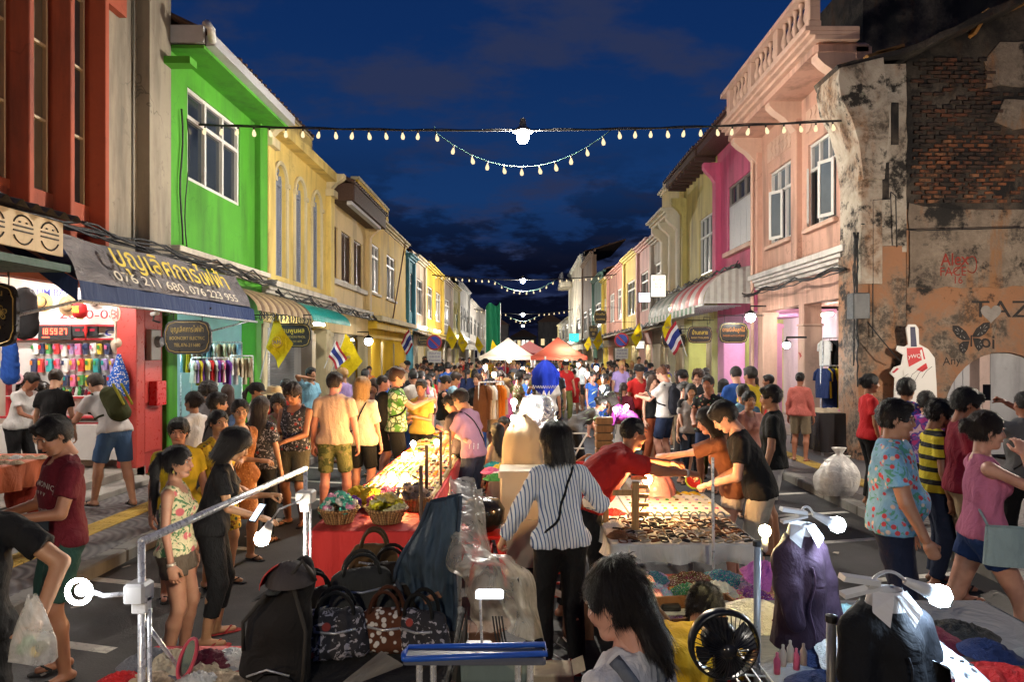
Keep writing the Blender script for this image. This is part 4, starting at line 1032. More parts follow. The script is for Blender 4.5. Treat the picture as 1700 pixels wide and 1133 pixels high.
# ---------------------------------------------------------------- right-hand row
PCH = plaster((.62,.36,.27),.42); PTR = plaster((.66,.43,.33),.2); WIN = paint((.60,.58,.55),.4)
f = Fac('R',XR,'peach_balustrade_house','peach house with a baluster parapet, pierced friezes and white casement windows',y=13.5)
y0,y1 = 13.3,18.9
wz = [(14.15,15.55),(16.55,18.0)]
f.wall(PCH,y0,y1,4.25,8.1,[(a,c,4.95,6.85) for a,c in wz],th=.3)
for k,(a,c) in enumerate(wz):
 gm = glass_dark((.07,.085,.10))
 f.window(a,c,4.95,6.85,WIN,gm=gm,n=3,tr=6.25,depth=.12,fw=.07)
 for j,(uu,ang) in enumerate(((a+.05,24),(c-.05,156)) if k == 0 else ((a+.45,30),)):   # casement leaves standing open
  b = MB(); wl = .42; dx,dy = -math.sin(R(ang))*wl,math.cos(R(ang))*wl; x0 = XR-.02;
  def q(t,z,o=0): return (x0+dx*t+o*dy/wl,uu+dy*t-o*dx/wl,z)
  for t0_,t1_,za,zb in ((0,1,5.0,5.07),(0,1,6.14,6.21),(0,.16,5.07,6.14),(.84,1,5.07,6.14)):
   vs = [q(t,z,o) for o in (-.02,.02) for z in (za,zb) for t in (t0_,t1_)]; b.add(vs,[(0,1,3,2),(4,6,7,5),(0,4,5,1),(2,3,7,6),(0,2,6,4),(1,5,7,3)])
  lf = recalc(b.obj('casement',WIN,f.root)); MB().add([q(.16,5.07),q(.84,5.07),q(.84,6.14),q(.16,6.14)],[(0,1,2,3)]).obj('pane',gm,lf)
 f.part('sill',PTR,a-.1,c+.1,4.84,4.94,-.02,.12,.02)
 # frieze above the window: dark discs paint in the shade of round openings
 fr = f.part('frieze',PTR,a-.1,c+.1,7.15,7.65,-.02,.02,.01); dm = paint((.10,.05,.035),.7)
 rng_ = MB(); rng_.lathe([(.085,0),(.115,0),(.115,.015),(.085,.015)],(0,0,0),8,ax='x'); me = rng_.mesh('frieze_ring',PTR); me2 = MB().lathe([(0,0),(.090,0)],(0,0,0),8,cap=False,ax='x').mesh('frieze_shade_disc',dm)
 i = 0; u = a
 while u < c+.05:
  for j in range(2): link(me,'tracery_ring',fr,(XR-.045,u,7.275+j*.25)); link(me2,'tracery_shade_disc',fr,(XR-.034,u,7.275+j*.25))
  u += .25; i += 1
for u in (y0,15.9,y1-.32): f.part('pilaster',PCH,u,u+.32,4.25,7.6,-.02,.14,.02)
for u in (15.9,y1-.32,13.3): console(f,PTR,u,7.3,.75,.75,.32)
f.part('eaves_cove',PCH,y0,y1+.1,8.0,8.2,-.3,.80,.06); f.cornice(PTR,y0-.1,y1+.15,8.2,((.09,.86),(.08,.96),(.09,1.04)),'cornice')
f.part('balustrade_base',PTR,y0-.1,y1+.15,8.455,8.58,.72,.98,.02); f.part('balustrade_rail',PTR,y0-.1,y1+.15,9.22,9.36,.70,1.0,.03)
me = MB().lathe([(.05,0),(.065,.03),(.04,.07),(.085,.20),(.075,.28),(.035,.42),(.032,.50),(.065,.58),(.055,.64)],(0,0,0),10).mesh('baluster',PTR,True)
k = 0; u = y0
while u < y1+.05:
 if k % 6 == 0: f.part('balustrade_post',PTR,u-.1,u+.14,8.58,9.22,.74,.96,.02); u += .26
 else: link(me,'baluster',f.root,(f.x(.85),u,8.58)); u += .29
 k += 1
f.cornice(plaster((.66,.62,.58),.3),y0,y1,3.86,((.09,.08),(.09,.16),(.08,.22),(.13,.28)))
f.part('ledge_band',PCH,y0,y1,3.45,3.859,-.28,-.001)
f.part('pillar',PTR,15.75,16.1,.14,2.75,-.42,.02,.02); f.part('pillar_upper',PCH,15.77,16.08,2.80,3.45,-.40,-.0); f.part('pillar_band',PTR,15.73,16.12,2.75,2.80,-.44,.04,.01)
f.arcade(y0,y1,3.45,PCH,PCH,depth=2.4,pill=.4,pcol=PTR,back=False,beam=.2)
hs = [(13.8,15.4),(16.4,18.2)]
f.wall(plaster((.64,.48,.42),.2),y0,y1,.14,3.4,[(a,c,.14,2.75) for a,c in hs],th=.2,o=-2.4,name='back_wall')
for a,c in hs: f.arch_fill(PTR,a,c,2.75-.8,2.75,-2.6,-2.395,ry=.8)
f.part('room_wall',plaster((.5,.5,.52),.3),y0,y1,.14,3.4,-5.0,-4.9); f.part('room_partition',plaster((.45,.45,.46),.3),y0,y0+.1,.14,3.4,-4.9,-2.61)
f.part('far_partition',plaster((.5,.42,.42),.3),y1-.1,y1,.14,3.4,-4.9,-2.61)
b = MB(); b.tube([f.p(18.75,9-.6*i,.2) for i in range(15)],.05,8); b.obj('downpipe',PTR,f.root,True)
# bird stencil on the pillar
b = MB(); b.add([f.p(15.85+a,2.05+z,.023) for a,z in ((0,0),(.05,.04),(.02,.12),(.08,.06),(.16,.10),(.20,.08),(.14,.03),(.12,-.03),(.16,-.10),(.08,-.03))],[(0,1,7),(1,2,3),(1,3,4),(4,5,6),(1,4,6,7),(7,8,9),(0,7,9)]); b.obj('bird_stencil',paint((.35,.04,.03),.7),f.root)
# ---- hot pink house
PNK = plaster((.55,.09,.19),.4)
f = Fac('R',XR,'hot_pink_house','hot pink house with white planked shutters below three dark panes',y=18.9)
y0,y1 = 18.92,22.8
f.wall(PNK,y0,y1,4.4,8.9,[(19.35,21.6,5.3,7.35)],th=.3)
f.window(19.35,21.6,5.3,7.35,paint((.18,.16,.15),.5),gm=glass_dark((.03,.028,.028)),n=3,tr=6.75,depth=.10,fw=.05)
for k in range(4): f.part('shutter_plank',paint((.42,.42,.43),.5),19.38+k*.555,19.92+k*.555,5.32,6.72,-.09,-.03,.01)
f.part('sill',PTR,19.2,21.75,5.15,5.29,-.02,.15,.02); f.part('pilaster',PNK,y1-.4,y1,4.4,8.0,-.02,.18,.02); console(f,PNK,y1-.38,7.6,.8,.55)
f.part('eaves_board',paint((.06,.02,.02),.6),y0+.1,y1,8.75,9.0,-.2,.7,.03); tiled_roof(f,y0,y1,9.0,10.1,.8,-3,paint((.07,.025,.02),.7))
PK2 = plaster((.70,.33,.52),.1); f.part('ledge_band',PNK,y0,y1,3.3,4.4,-.3,-.001); f.arcade(y0,y1,3.3,PK2,plaster((.64,.50,.52),.2),depth=2.2,pcol=PK2,pill=.7)
# ---- pale yellow house
PYL = plaster((.56,.47,.16),.45)
f = Fac('R',XR,'pale_yellow_house','pale yellow house with one dark three light window and open eaves',y=22.8)
y0,y1 = 22.82,27.5
f.wall(PYL,y0,y1,4.2,8.9,[(23.4,25.1,4.95,7.0)],th=.3)
f.window(23.4,25.1,4.95,7.0,paint((.5,.5,.48),.4),n=3,tr=6.3,depth=.10,fw=.07)
f.part('pilaster',PYL,y1-.4,y1,4.2,8.0,-.02,.18,.02); console(f,PYL,y1-.38,7.5,.8,.6); f.part('eaves_board',paint((.06,.03,.02),.6),y0,y1,8.75,9.0,-.2,.75,.03)
tiled_roof(f,y0,y1,9.0,10.1,.85,-3,paint((.06,.025,.02),.7))
for i in range(9): f.part('rafter',paint((.05,.02,.015),.6),y0+.2+i*.52,y0+.28+i*.52,8.6,8.74,-.1,.7)
PY2 = plaster((.62,.60,.22),.15); f.part('ledge_band',PYL,y0,y1,3.3,4.2,-.3,-.001); f.arcade(y0,y1,3.3,PY2,PY2,depth=2.2,pcol=PY2,pill=.7)
# ---- ornate floodlit house
f = Fac('R',XR,'ornate_floodlit_house','ornate cream and yellow house with scrolled brackets, floodlit from its ledge',y=27.5)
y0,y1 = 27.52,30.9; OC = plaster((.66,.52,.20),.2); OW = plaster((.72,.66,.50),.2); ORW = plaster((.50,.15,.04),.3)
f.wall(OC,y0,y1,3.9,8.0,[(28.0,28.7,4.4,6.4),(29.5,30.2,4.4,6.4)],th=.3)
for a,c in ((28.0,28.7),(29.5,30.2)): f.window(a,c,4.4,6.4,ORW,gm=paint((.30,.08,.03),.5),n=2,depth=.14,louv=paint((.30,.08,.03),.5)); f.arch_ring(OW,a,c,6.0,0,.1,.1)
for u in (y0,28.95,y1-.35): f.part('column',OW,u,u+.35,3.9,7.3,-.02,.28,.04); console(f,OW,u,6.9,.8,.7,.35)
f.cornice(OW,y0,y1,7.7,((.10,.70),(.10,.80),(.12,.95))); f.wall(OC,y0,y1,8.0,9.2,th=.3,o=.2,name='parapet'); f.cornice(OW,y0,y1,9.2,((.08,.3),(.10,.42)),'parapet_coping')
for k in range(4):
 b = MB(); b.lathe([(.10,0),(.16,.05),(.09,.12),(.17,.28),(.12,.42),(.03,.55)],(f.x(.1),y0+.3+k*.9,9.38),10); b.obj('finial',OW,f.root,True)
f.part('ledge',OW,y0,y1,3.5,3.9,-.2,.5,.04); f.arcade(y0,y1,3.5,OW,plaster((.4,.38,.34),.3),depth=2.2)
house('R',30.95,34.3,8.0,(.38,.33,.27),'grey beige weathered house behind the two hanging lit boards',n=1,lit=(80,(1,.9,.7)))
house('R',34.3,38.4,8.2,(.58,.33,.30),'dusty pink house with a plain front beside the grey beige one',n=1,lit=(100,(1,.9,.7)))
house('R',38.4,43.6,8.3,(.62,.46,.13),'warm yellow house with a single narrow window far on the row',n=1,lit=(120,(1,.9,.7)))
house('R',43.6,51.9,8.2,(.44,.22,.17),'rose brown house with wide pilasters far on the row',n=2,lit=(200,(1,.85,.6)))
house('R',51.9,55.4,8.2,(.66,.42,.03),'narrow orange yellow house squeezed beside a green one',n=1,lit=(120,(1,.9,.6)))
house('R',55.4,63,9.0,(.08,.20,.15),'dark green house with bracketed eaves far on the row',n=1,lit=(160,(1,.9,.7)))
house('R',63,74,11.8,(.27,.17,.10),'tall brown unlit building near the lit white tower',n=2,lit=(160,(1,.9,.7)))
f = house('R',74,95,13.2,(.68,.62,.48),'tall white corner building with a flared balcony, lit up at the far end',n=2,lit=(160,(1,.9,.7)),arch=True)
f.part('balcony',plaster((.68,.62,.48),.3),90,96,11.0,11.8,0,1.6,.2); f.part('balcony_rail',paint((.12,.12,.13),.5),90,96,11.8,12.9,1.2,1.5)
house('R',95,125,7.5,(.45,.40,.20),'low yellow building beyond the lit white corner building',n=3,lit=(300,(1,.8,.4)))
# end of street
for k,(x0,x1,yy,h_,c) in enumerate(((-9,-3.2,150,8.5,(.10,.09,.08)),(-3.1,3.5,175,6.5,(.06,.06,.06)),(3.6,9,158,9.5,(.10,.09,.08)))):
 r = thing('distant_building',['dark low building closing the far end of the street behind the crowd','low dark hall across the very end of the street','dark gabled building at the far end past the corner tower'][k],'building',(x0,yy,0))
 MB().box(x0,x1,yy,yy+8,0,h_).obj('wall',plaster(c,.4),r)
 recalc(MB().prism([(x0-.3,h_),(x1+.3,h_),((x0+x1)/2,h_+2)],lambda a,b,d: (a,d,b),yy-.3,yy+8.3).obj('roof',RT,r))
 for i in range(5):
  for j in range(2):
   w = MB().box(x0+.6+i*(x1-x0-1)/5,x0+1.4+i*(x1-x0-1)/5,yy-.06,yy-.01,1.5+j*2.6,3.0+j*2.6).obj('window',glow((1,.75,.4),.5,'dim_lit_window',False) if (i+j+k) % 3 == 0 else glass_dark(),r)
# ---- ruin with frontal brick gable
def ruin_mat(kind):
 m = N('ruin_' + kind); p = m.pos(); z = m.sepv(p)[2]; n1 = m.noise(1.3,7,.68,p,.4); n2 = m.noise(2.7,7,.7,m.map(loc=(7,3,1),src=p)); n3 = m.noise(.8,6,.65,m.map((1.6,1.6,.4),loc=(2,5,8),src=p)); fn = m.noise(12,6,.75,p)
 base = m.mix(m.rng(n2,.35,.65),(.34,.27,.20),(.20,.15,.11)); base = m.mix(m.rng(fn,.4,.7,0,.5),base,(.13,.10,.08))
 base = m.mix(m.rng(n3,.52,.60),base,(.30,.15,.07))                                   # rust stains
 if kind == 'orange': base = m.mix(m.rng(n1,.42,.58),(.34,.165,.085),base)
 if kind == 'pale': base = m.mix(m.rng(n1,.40,.62),(.48,.42,.34),base)
 mold = m.math('MULTIPLY',m.rng(n1,.50,.58),m.rng(fn,.40,.55)); base = m.mix(m.rng(m.noise(1.1,7,.72,m.map(loc=(1,9,4),src=p)),.535,.60),base,(.022,.019,.016))
 base = m.mix(m.math('MULTIPLY',mold,.7),base,(.03,.026,.022))
 if kind == 'dark': base = m.mix(m.rng(m.noise(.9,6,.65,p),.33,.60,.55,1.0),base,(.014,.012,.011))
 m.base(base).rough(.9).bump(m.math('ADD',n1,m.math('MULTIPLY',fn,.5)),.9,.06); return m.m
RG,RO,RP,RD = ruin_mat('grey'),ruin_mat('orange'),ruin_mat('pale'),ruin_mat('dark')
D0 = 13.2
rr = thing('ruined_shophouse','ruined shophouse gable with exposed bricks, stained plaster and spray painted scrawls','ruin',(7.5,D0,0))
def fz(x,y): return (px(x,D0),pz(y,D0))
gx = lambda x: px(x,D0)
rough_edge = random.Random(3)
def slab(name,m,pts,y0_,y1_,jit=.0):
 P = []
 for i,(a,b) in enumerate(pts):
  a2,b2 = pts[(i+1) % len(pts)]; n = max(1,int(math.hypot(a2-a,b2-b)/.25)) if jit else 1
  for k in range(n):
   t = k/n; P.append((a+(a2-a)*t+(rough_edge.uniform(-jit,jit) if jit else 0),b+(b2-b)*t+(rough_edge.uniform(-jit,jit) if jit else 0)))
 c = (sum(a for a,b in P)/len(P),sum(b for a,b in P)/len(P)); mb = MB(); n = len(P)
 mb.prism(P,lambda a,b,d: (a,d,b),y0_,y1_); o = mb.obj(name,m,rr); return recalc(o)
XE = 14.0
slab('gable_wall',RD,[(gx(1505),4.9),(XE,4.9),(XE,9.6),(gx(1690),pz(5,D0)),(gx(1505),pz(88,D0))],D0,D0+.35)
slab('lower_wall',RO,[(gx(1505),0),(gx(1568),0),(gx(1568),pz(680,D0)),(gx(1568),4.9-.9),(XE,4.9-.9),(XE,4.9),(gx(1505),4.9)],D0,D0+.35)
slab('mid_plaster',RG,[(gx(1508),pz(478,D0)),(XE,pz(474,D0)),(XE,pz(344,D0)),(gx(1600),pz(350,D0)),(gx(1508),pz(338,D0))],D0-.035,D0-.002,.03)
slab('plaster_patch',RG,[(gx(1638),pz(145,D0)),(XE,pz(135,D0)),(XE,pz(60,D0)),(gx(1662),pz(72,D0)),(gx(1635),pz(100,D0))],D0-.03,D0-.002,.04)
slab('plaster_patch',RG,[(gx(1650),pz(205,D0)),(gx(1680),pz(215,D0)),(XE,pz(225,D0)),(XE,pz(165,D0)),(gx(1665),pz(168,D0))],D0-.03,D0-.002,.04)
# arched gate with spandrels
ax0,ax1,az = gx(1568),gx(1720),pz(585,D0); ac = (ax0+ax1)/2+.25; ar = ac-ax0
pts = [(ax0-.6,.0),(ax0,0),(ax0,.9)]+[(ac-ar*math.cos(math.pi*i/18),.9+(az-.9)*math.sin(math.pi*i/18)) for i in range(1,18)]+[(ac+ar,.9),(ac+ar,0),(XE,0),(XE,4.0),(ax0-.01,4.0),(ax0-.6,4.0)]
low = [p for p in pts[2:20]]
mb = MB(); k = len(low); vs = [(a,D0+.002,b) for a,b in low]+[(a,D0+.002,4.001) for a,b in low]+[(a,D0+.40,b) for a,b in low]
mb.add(vs,[(i,i+1,k+i+1,k+i) for i in range(k-1)]+[(i,2*k+i,2*k+i+1,i+1) for i in range(k-1)]); recalc(mb.obj('arch_wall',RO,rr))
MB().box(ac+ar,XE,D0+.002,D0+.3,0,4.0).obj('side_wall',RO,rr)
gt = MB().box(ax0-.1,ac+ar+.1,D0+.40,D0+.46,0,az+.05).obj('gate',paint((.50,.50,.52),.5),rr)
me = MB().bbox(-.01,.01,-.01,.01,0,az-.1,.004).mesh('gate_rib',paint((.34,.34,.36),.5))
for i in range(12): link(me,'gate_rib',gt,(ax0+.1+i*.17,D0+.395,.02))
me = None
# bricks: proud of the dark wall, laid in running bond, individually tinted
BM = []
for i,c in enumerate(((.20,.070,.030),(.26,.095,.040),(.15,.055,.028),(.30,.13,.06),(.09,.045,.028),(.055,.035,.026))):
 m = N('old_brick'); p = m.pos(); m.base(m.mix(m.rng(m.noise(5,6,.7,p),.42,.62),c,(.022,.017,.014))).rough(.9).bump(m.noise(22,4,.7,p),.7,.02); BM.append(MB().bbox(-.127,.127,-.03,.02,-.032,.032,.008).mesh('brick',m.m))
rb = random.Random(11); nb_ = 0; stuff = [MB(),MB()]
for row in range(34):
 z = pz(338,D0)+.04+row*.083;
 if z > pz(60,D0): break
 for c in range(14):
  x = gx(1512)+.13+c*.272+(.136 if row % 2 else 0)
  if x > XE-.1: continue
  sx,sy = VX+x/D0*F,VY-(z-CH)/D0*F
  if sy < 88-(sx-1505)*.45+22: continue
  inp = (sx > 1640 and 60 < sy < 150) or (sx > 1655 and 163 < sy < 225)
  if inp or sx > 1705: continue
  dens = 1 if 225 < sy < 335 else .72
  if mnoise.noise(Vector((x*.9,z*.9,2)))*.6+rb.random() > dens+.15: continue
  wv = mnoise.noise(Vector((x*1.6,z*1.6,7))); k = (rb.choice((0,0,1,1,3,2)) if wv > -.12 else rb.choice((4,5,2))) if sy > 225 else rb.choice((2,4,4,5,5))
  if nb_ < 300:
   link(BM[k],'brick',rr,(x+rb.uniform(-.03,.03),D0-.008+rb.uniform(-.016,.012),z+rb.uniform(-.007,.007)),(0,rb.uniform(-.035,.035),0),(rb.uniform(.62,1.0),1,rb.uniform(.75,1))); nb_ += 1
# corner pier: street face and front face, corbel at the head
def pier(name,m,x0,x1,y0_,y1_,z0_,z1_,j=.02,seed=1):
 r = random.Random(seed); n = max(2,int((z1_-z0_)/.35)); b = MB()
 b.grid(lambda u,v: (x0+(x1-x0)*u+r.uniform(-j,j),y0_+r.uniform(-j,j),z0_+(z1_-z0_)*v),4,n)
 b.grid(lambda u,v: (x0+r.uniform(-j,j)*.3,y0_+(y1_-y0_)*u,z0_+(z1_-z0_)*v),3,n)
 b.grid(lambda u,v: (x1,y0_+(y1_-y0_)*u,z0_+(z1_-z0_)*v),2,n); b.box(x0+.04,x1-.01,y0_+.04,y1_,z0_,z1_)
 return b.obj(name,m,rr)
P0 = 12.7
MB().box(px(1425,P0),px(1504,P0),P0,D0+.3,0,4.0).obj('pier_foot',RO,rr)
pier('pier_body',RP,px(1428,P0),px(1506,P0),P0+.02,D0+.3,4.0,pz(105,P0),.015,2)
MB().bbox(px(1424,P0),px(1462,P0),P0-.09,P0+.02,3.4,pz(205,P0),.03).obj('pier_strip',RP,rr)
# curved corbel head leaning out over the street
b = MB(); prof = [(1428,300),(1420,240),(1408,200),(1392,170),(1386,135),(1388,118),(1460,100),(1470,205),(1462,300)]
b.prism([(px(a,P0),pz(c,P0)) for a,c in prof],lambda a,c,d: (a,d,c),P0-.14,D0+.3); o = recalc(b.obj('corbel_head',RP,rr))
slab('brick_recess',RO,[(px(1458,P0),pz(462,P0)),(px(1497,P0),pz(462,P0)),(px(1497,P0),pz(408,P0)),(px(1458,P0),pz(408,P0))],P0-.03,P0-.002,.01)
for (a,c,w_,h_) in ((1462,330,14,60),(1480,240,12,70)): MB().box(px(a,P0),px(a+w_,P0),P0-.002,P0+.012,pz(c,P0),pz(c-h_,P0)).obj('spalled_hole',RD,rr)
# loose roof tiles and the edge line of the vanished roof
for a,c,ang in ((1470,88,16),(1455,94,14),(1682,14,24),(1665,22,24),(1620,42,60)):
 link(MB().bbox(-.28,.28,-.1,.1,-.03,.03,.01).mesh('tile',plaster((.42,.20,.05),.4,'clay_tile')),'tile',rr,(px(a,D0),D0-.1,pz(c,D0)),(0,-R(ang),0))
slab('roof_edge',RD,[(px(1388,P0),pz(122,P0)),(px(1520,P0),pz(85,P0)),(px(1705,P0),pz(0,P0)),(px(1705,P0),pz(-14,P0)),(px(1515,P0),pz(78,P0)),(px(1386,P0),pz(112,P0))],P0-.1,D0+.4,.02)
# dark block behind the ruin
r2 = thing('dark_rear_building','tall dark windowless wall rising behind the brick gable','building',(10,15,0)); MB().box(px(1400,19.2)+.5,20,19.1,26,0,13).obj('wall',RD,r2)
MB().box(XR+.6,16,D0+.36,19,0,.05).obj('floor_slab',RD,r2)
# spray-painted lettering
RX,UZ = (1,0,0),(0,0,1); redp = paint((.30,.035,.02),.8,wear=.6); blkp = paint((.035,.03,.028),.85,wear=.8)
add_text('scrawl','Alex',(gx(1583),D0-.036,pz(432,D0)),(1,0,.05),UZ,.34,redp,rr,.004,.006,1.0-.45); add_text('scrawl','FACE',(gx(1580),D0-.036,pz(452,D0)),(1,0,.02),UZ,.24,redp,rr,.004,.004,.5)
add_text('scrawl','16',(gx(1588),D0-.036,pz(466,D0)),RX,UZ,.20,redp,rr,.004)
b = MB(); b.tube([(gx(1595)+.28*math.cos(t),D0-.04,pz(440,D0)+.16*math.sin(t*2)) for t in np.linspace(-1.2,2.6,24)],.010,5); b.obj('scrawl',redp,rr)
add_text('scrawl','TAZ',(gx(1662),D0,pz(515,D0)),RX,UZ,.46,blkp,rr,.004,.0,1.15)
add_text('scrawl','oi',(gx(1640),D0,pz(568,D0)),(1,0,-.15),UZ,.38,blkp,rr,.004,.01); add_text('scrawl','Any',(gx(1580),D0,pz(600,D0)),(1,0,.1),UZ,.22,blkp,rr,.004)
# stencilled butterfly and heart
bx,bz = gx(1612),pz(562,D0); bl = MB()
WG = [[(.02,.02),(.10,.16),(.24,.27),(.36,.28),(.36,.18),(.28,.06),(.16,-.01),(.03,-.01)],[(.03,-.02),(.16,-.03),(.24,-.10),(.22,-.22),(.14,-.28),(.07,-.18)]]
for s in (-1,1):
 for W_ in WG: bl.prism([(bx+s*a,bz+c+s*.03) for a,c in W_],lambda a_,b_,d: (a_,d,b_),D0-.006,D0-.002)
bl.prism([(bx-.012,bz+.06),(bx+.012,bz+.06),(bx+.015,bz-.16),(bx-.015,bz-.16)],lambda a_,b_,d: (a_,d,b_),D0-.012,D0-.0065); recalc(bl.obj('butterfly_stencil',blkp,rr)); bl = MB()
for s in (-1,1):
 for W_ in WG:
  c0 = (sum(a for a,c in W_)/len(W_),sum(c for a,c in W_)/len(W_))
  for i in range(len(W_)-1):
   if i == 0: continue
   P3 = [(a*.42+c0[0]*.3+b_*.28,c*.42+c0[1]*.3+d_*.28) for (a,c),(b_,d_) in ((W_[i],W_[i+1]),(W_[i+1],W_[i]))]+[(c0[0]*.75+W_[i][0]*.12+W_[i+1][0]*.12,c0[1]*.76+W_[i][1]*.12+W_[i+1][1]*.12)]
   bl.add([(bx+s*a,D0-.008,bz+c+s*.03) for a,c in P3],[(0,1,2)])
bl.obj('butterfly_cell',paint((.34,.32,.30),.8),rr)
hx,hz = gx(1645),pz(520,D0); bl = MB(); bl.prism([(hx+.20*math.sin(t)**3,hz+.20*(13*math.cos(t)-5*math.cos(2*t)-2*math.cos(3*t)-math.cos(4*t))/16) for t in np.linspace(0,2*math.pi,25)[:-1]],lambda a_,b_,d: (a_,d,b_),D0-.006,D0-.002); recalc(bl.obj('heart_stencil',paint((.30,.27,.24),.85,wear=.6),rr))
# white hand-with-can board leaning on the wall
hb = thing('hand_cutout_board','white board cut as a hand gripping a red can with dark straw','sign',(px(1523,12.5),12.5,0))
D1 = 12.45
def cut(name,m,pts,y0_,y1_): return recalc(MB().prism([(px(a,D1),pz(c,D1)) for a,c in pts],lambda a,c,d: (a,d,c),y0_,y1_).obj(name,m,hb))
WB = paint((.72,.70,.66),.5,wear=.05)
o = cut('board',WB,[(1485,660),(1486,628),(1478,620),(1485,610),(1497,606),(1500,590),(1488,582),(1490,574),(1502,576),(1508,572),(1504,545),(1508,539),(1520,539),(1525,546),(1526,572),(1541,580),(1552,595),(1555,640),(1556,670),(1552,760),(1486,760)],D1,D1+.03)
cut('straw_print',paint((.02,.02,.07),.5),[(1511,543),(1519,543),(1522,576),(1512,576)],D1-.006,D1-.002)
cut('can_print',paint((.55,.015,.02),.4),[(1505,578),(1531,577),(1538,605),(1540,612),(1531,618),(1509,610),(1506,595)],D1-.006,D1-.002)
cut('stripe_print',WB,[(1527,582),(1530,581),(1534,602),(1531,603)],D1-.010,D1-.0065)
cut('finger_print',WB,[(1498,615),(1515,606),(1530,598),(1541,595),(1543,599),(1532,606),(1515,618),(1500,624)],D1-.014,D1-.0105)
cut('nail_print',paint((.5,.02,.04),.4),[(1480,619),(1489,611),(1492,613),(1484,620)],D1-.006,D1-.002)
add_text('logo_print','yWQ',(px(1518,D1),D1-.0065,pz(592,D1)),(1,0,.06),UZ,.10,WB,hb,.004,.004)
b = MB()
for k in range(4): b.tube([(px(1497+k*11,D1),D1-.008,pz(640-k*4,D1)),(px(1502+k*12,D1),D1-.008,pz(625-k*3,D1)),(px(1520+k*9,D1),D1-.008,pz(612-k,D1))],.004,4)
b.obj('outline_print',blkp,hb)
# ---------------------------------------------------------------- street lamps and festoon lights
def lamp_spot(y,zc,label,s,zl,r=.12):
 root = thing('street_lamp',label,'street lamp',(0,y,zl))
 b = MB(); b.lathe([(0,-r),(r*.7,-r*.72),(r,0),(r*.7,r*.72),(0,r)],(0,y,zl),14); b.obj('globe',glow((1,.92,.80),s,'street_lamp_globe'),root,True)
 b = MB(); b.lathe([(.05,r+.24),(.07,r+.10),(.16,r+.03),(.20,r-.0),(.19,r-.01)],(0,y,zl),14,cap=False); b.obj('hood',paint((.12,.12,.12),.5),root,True)
 b = MB(); b.tube([(0,y,zl+r+.22),(0,y,zc)],.015,6); b.obj('hanger',paint((.03,.03,.03),.5),root)
lamp_spot(13.0,6.6,'brightest street lamp hung from the nearest cable over the road',2050,6.22)
lamp_spot(45,7.1,'second street lamp hung on a cable halfway down the road',3200,6.9,.14)
lamp_spot(84,7.2,'third small street lamp hung over the distant crowd',2800,6.9,.16)
lamp_spot(125,7.5,'farthest street lamp above the end of the road',2200,7.2,.18)
BLK = paint((.012,.012,.013),.55)
bulb_me = MB().lathe([(.012,0),(.014,-.03),(.030,-.07),(.036,-.10),(.026,-.135),(0,-.145)],(0,0,0),10).mesh('bulb',glow((1,.78,.45),.62,'festoon_bulb_glass',False),True)
sock = MB().lathe([(.016,.03),(.018,.0),(.018,-.02)],(0,0,0),8).mesh('socket',BLK,True)
def festoon(label,pa,pb,main_sag,drops,y,k=1.0,pitch=.32,th=.018):
 """straight cable with a looser bulb string that droops below its middle"""
 root = thing('light_string',label,'string lights',pa); pa,pb = Vector(pa),Vector(pb); n = 40
 P = [pa.lerp(pb,i/n)-Vector((0,0,main_sag*4*(i/n)*(1-i/n))) for i in range(n+1)]
 b = MB(); b.tube(P,th*k,6); b.tube([p+Vector((0,.03,.03+.012*math.sin(i*1.7))) for i,p in enumerate(P)],th*.5*k,5); b.obj('cable',BLK,root,True)
 x = pa.x+.3; xs = []
 a0,a1,dz = drops; L = []
 while x < pb.x-.2:
  t = (x-pa.x)/(pb.x-pa.x); z = pa.z+(pb.z-pa.z)*t-main_sag*4*t*(1-t)
  if a0 < x < a1:
   u = (x-a0)/(a1-a0); z -= dz*4*u*(1-u); L.append((x,y+.05,z))
  xs.append((x,z)); x += pitch*(.92+.16*rb.random())
 if L:
  b = MB(); b.tube([(a0,y+.04,L[0][2]+.12)]+[(a,c,d-.0) for a,c,d in L]+[(a1,y+.04,L[-1][2]+.12)],.008*k,5); b.obj('drop_cord',paint((.03,.08,.06),.5),root,True)
 for x,z in xs:
  s = k*(1+.1*rb.random()); o = link(bulb_me,'bulb',root,(x,y+.05,z-.02),(rb.uniform(-.2,.2),rb.uniform(-.25,.25),0),s); link(sock,'socket',o,wloc(o),world=True)
festoon('festoon cable with cream bulbs drooping under the brightest lamp',(px(270,12.6),12.9,pz(205,12.9)),(px(1398,13.1),12.9,pz(200,12.9)),.16,(px(720,12.9),px(1015,12.9),.68),12.9)
festoon('second festoon of small bulbs across the road behind the brightest lamp',(-6,45,7.3),(6.2,45,7.35),.35,(-2,2.2,.75),45,1.3,.42)
festoon('third faint festoon crossing over the far crowd',(-6,84,7.6),(6.2,84,7.6),.6,(-2,2,.9),84,1.8,.6)
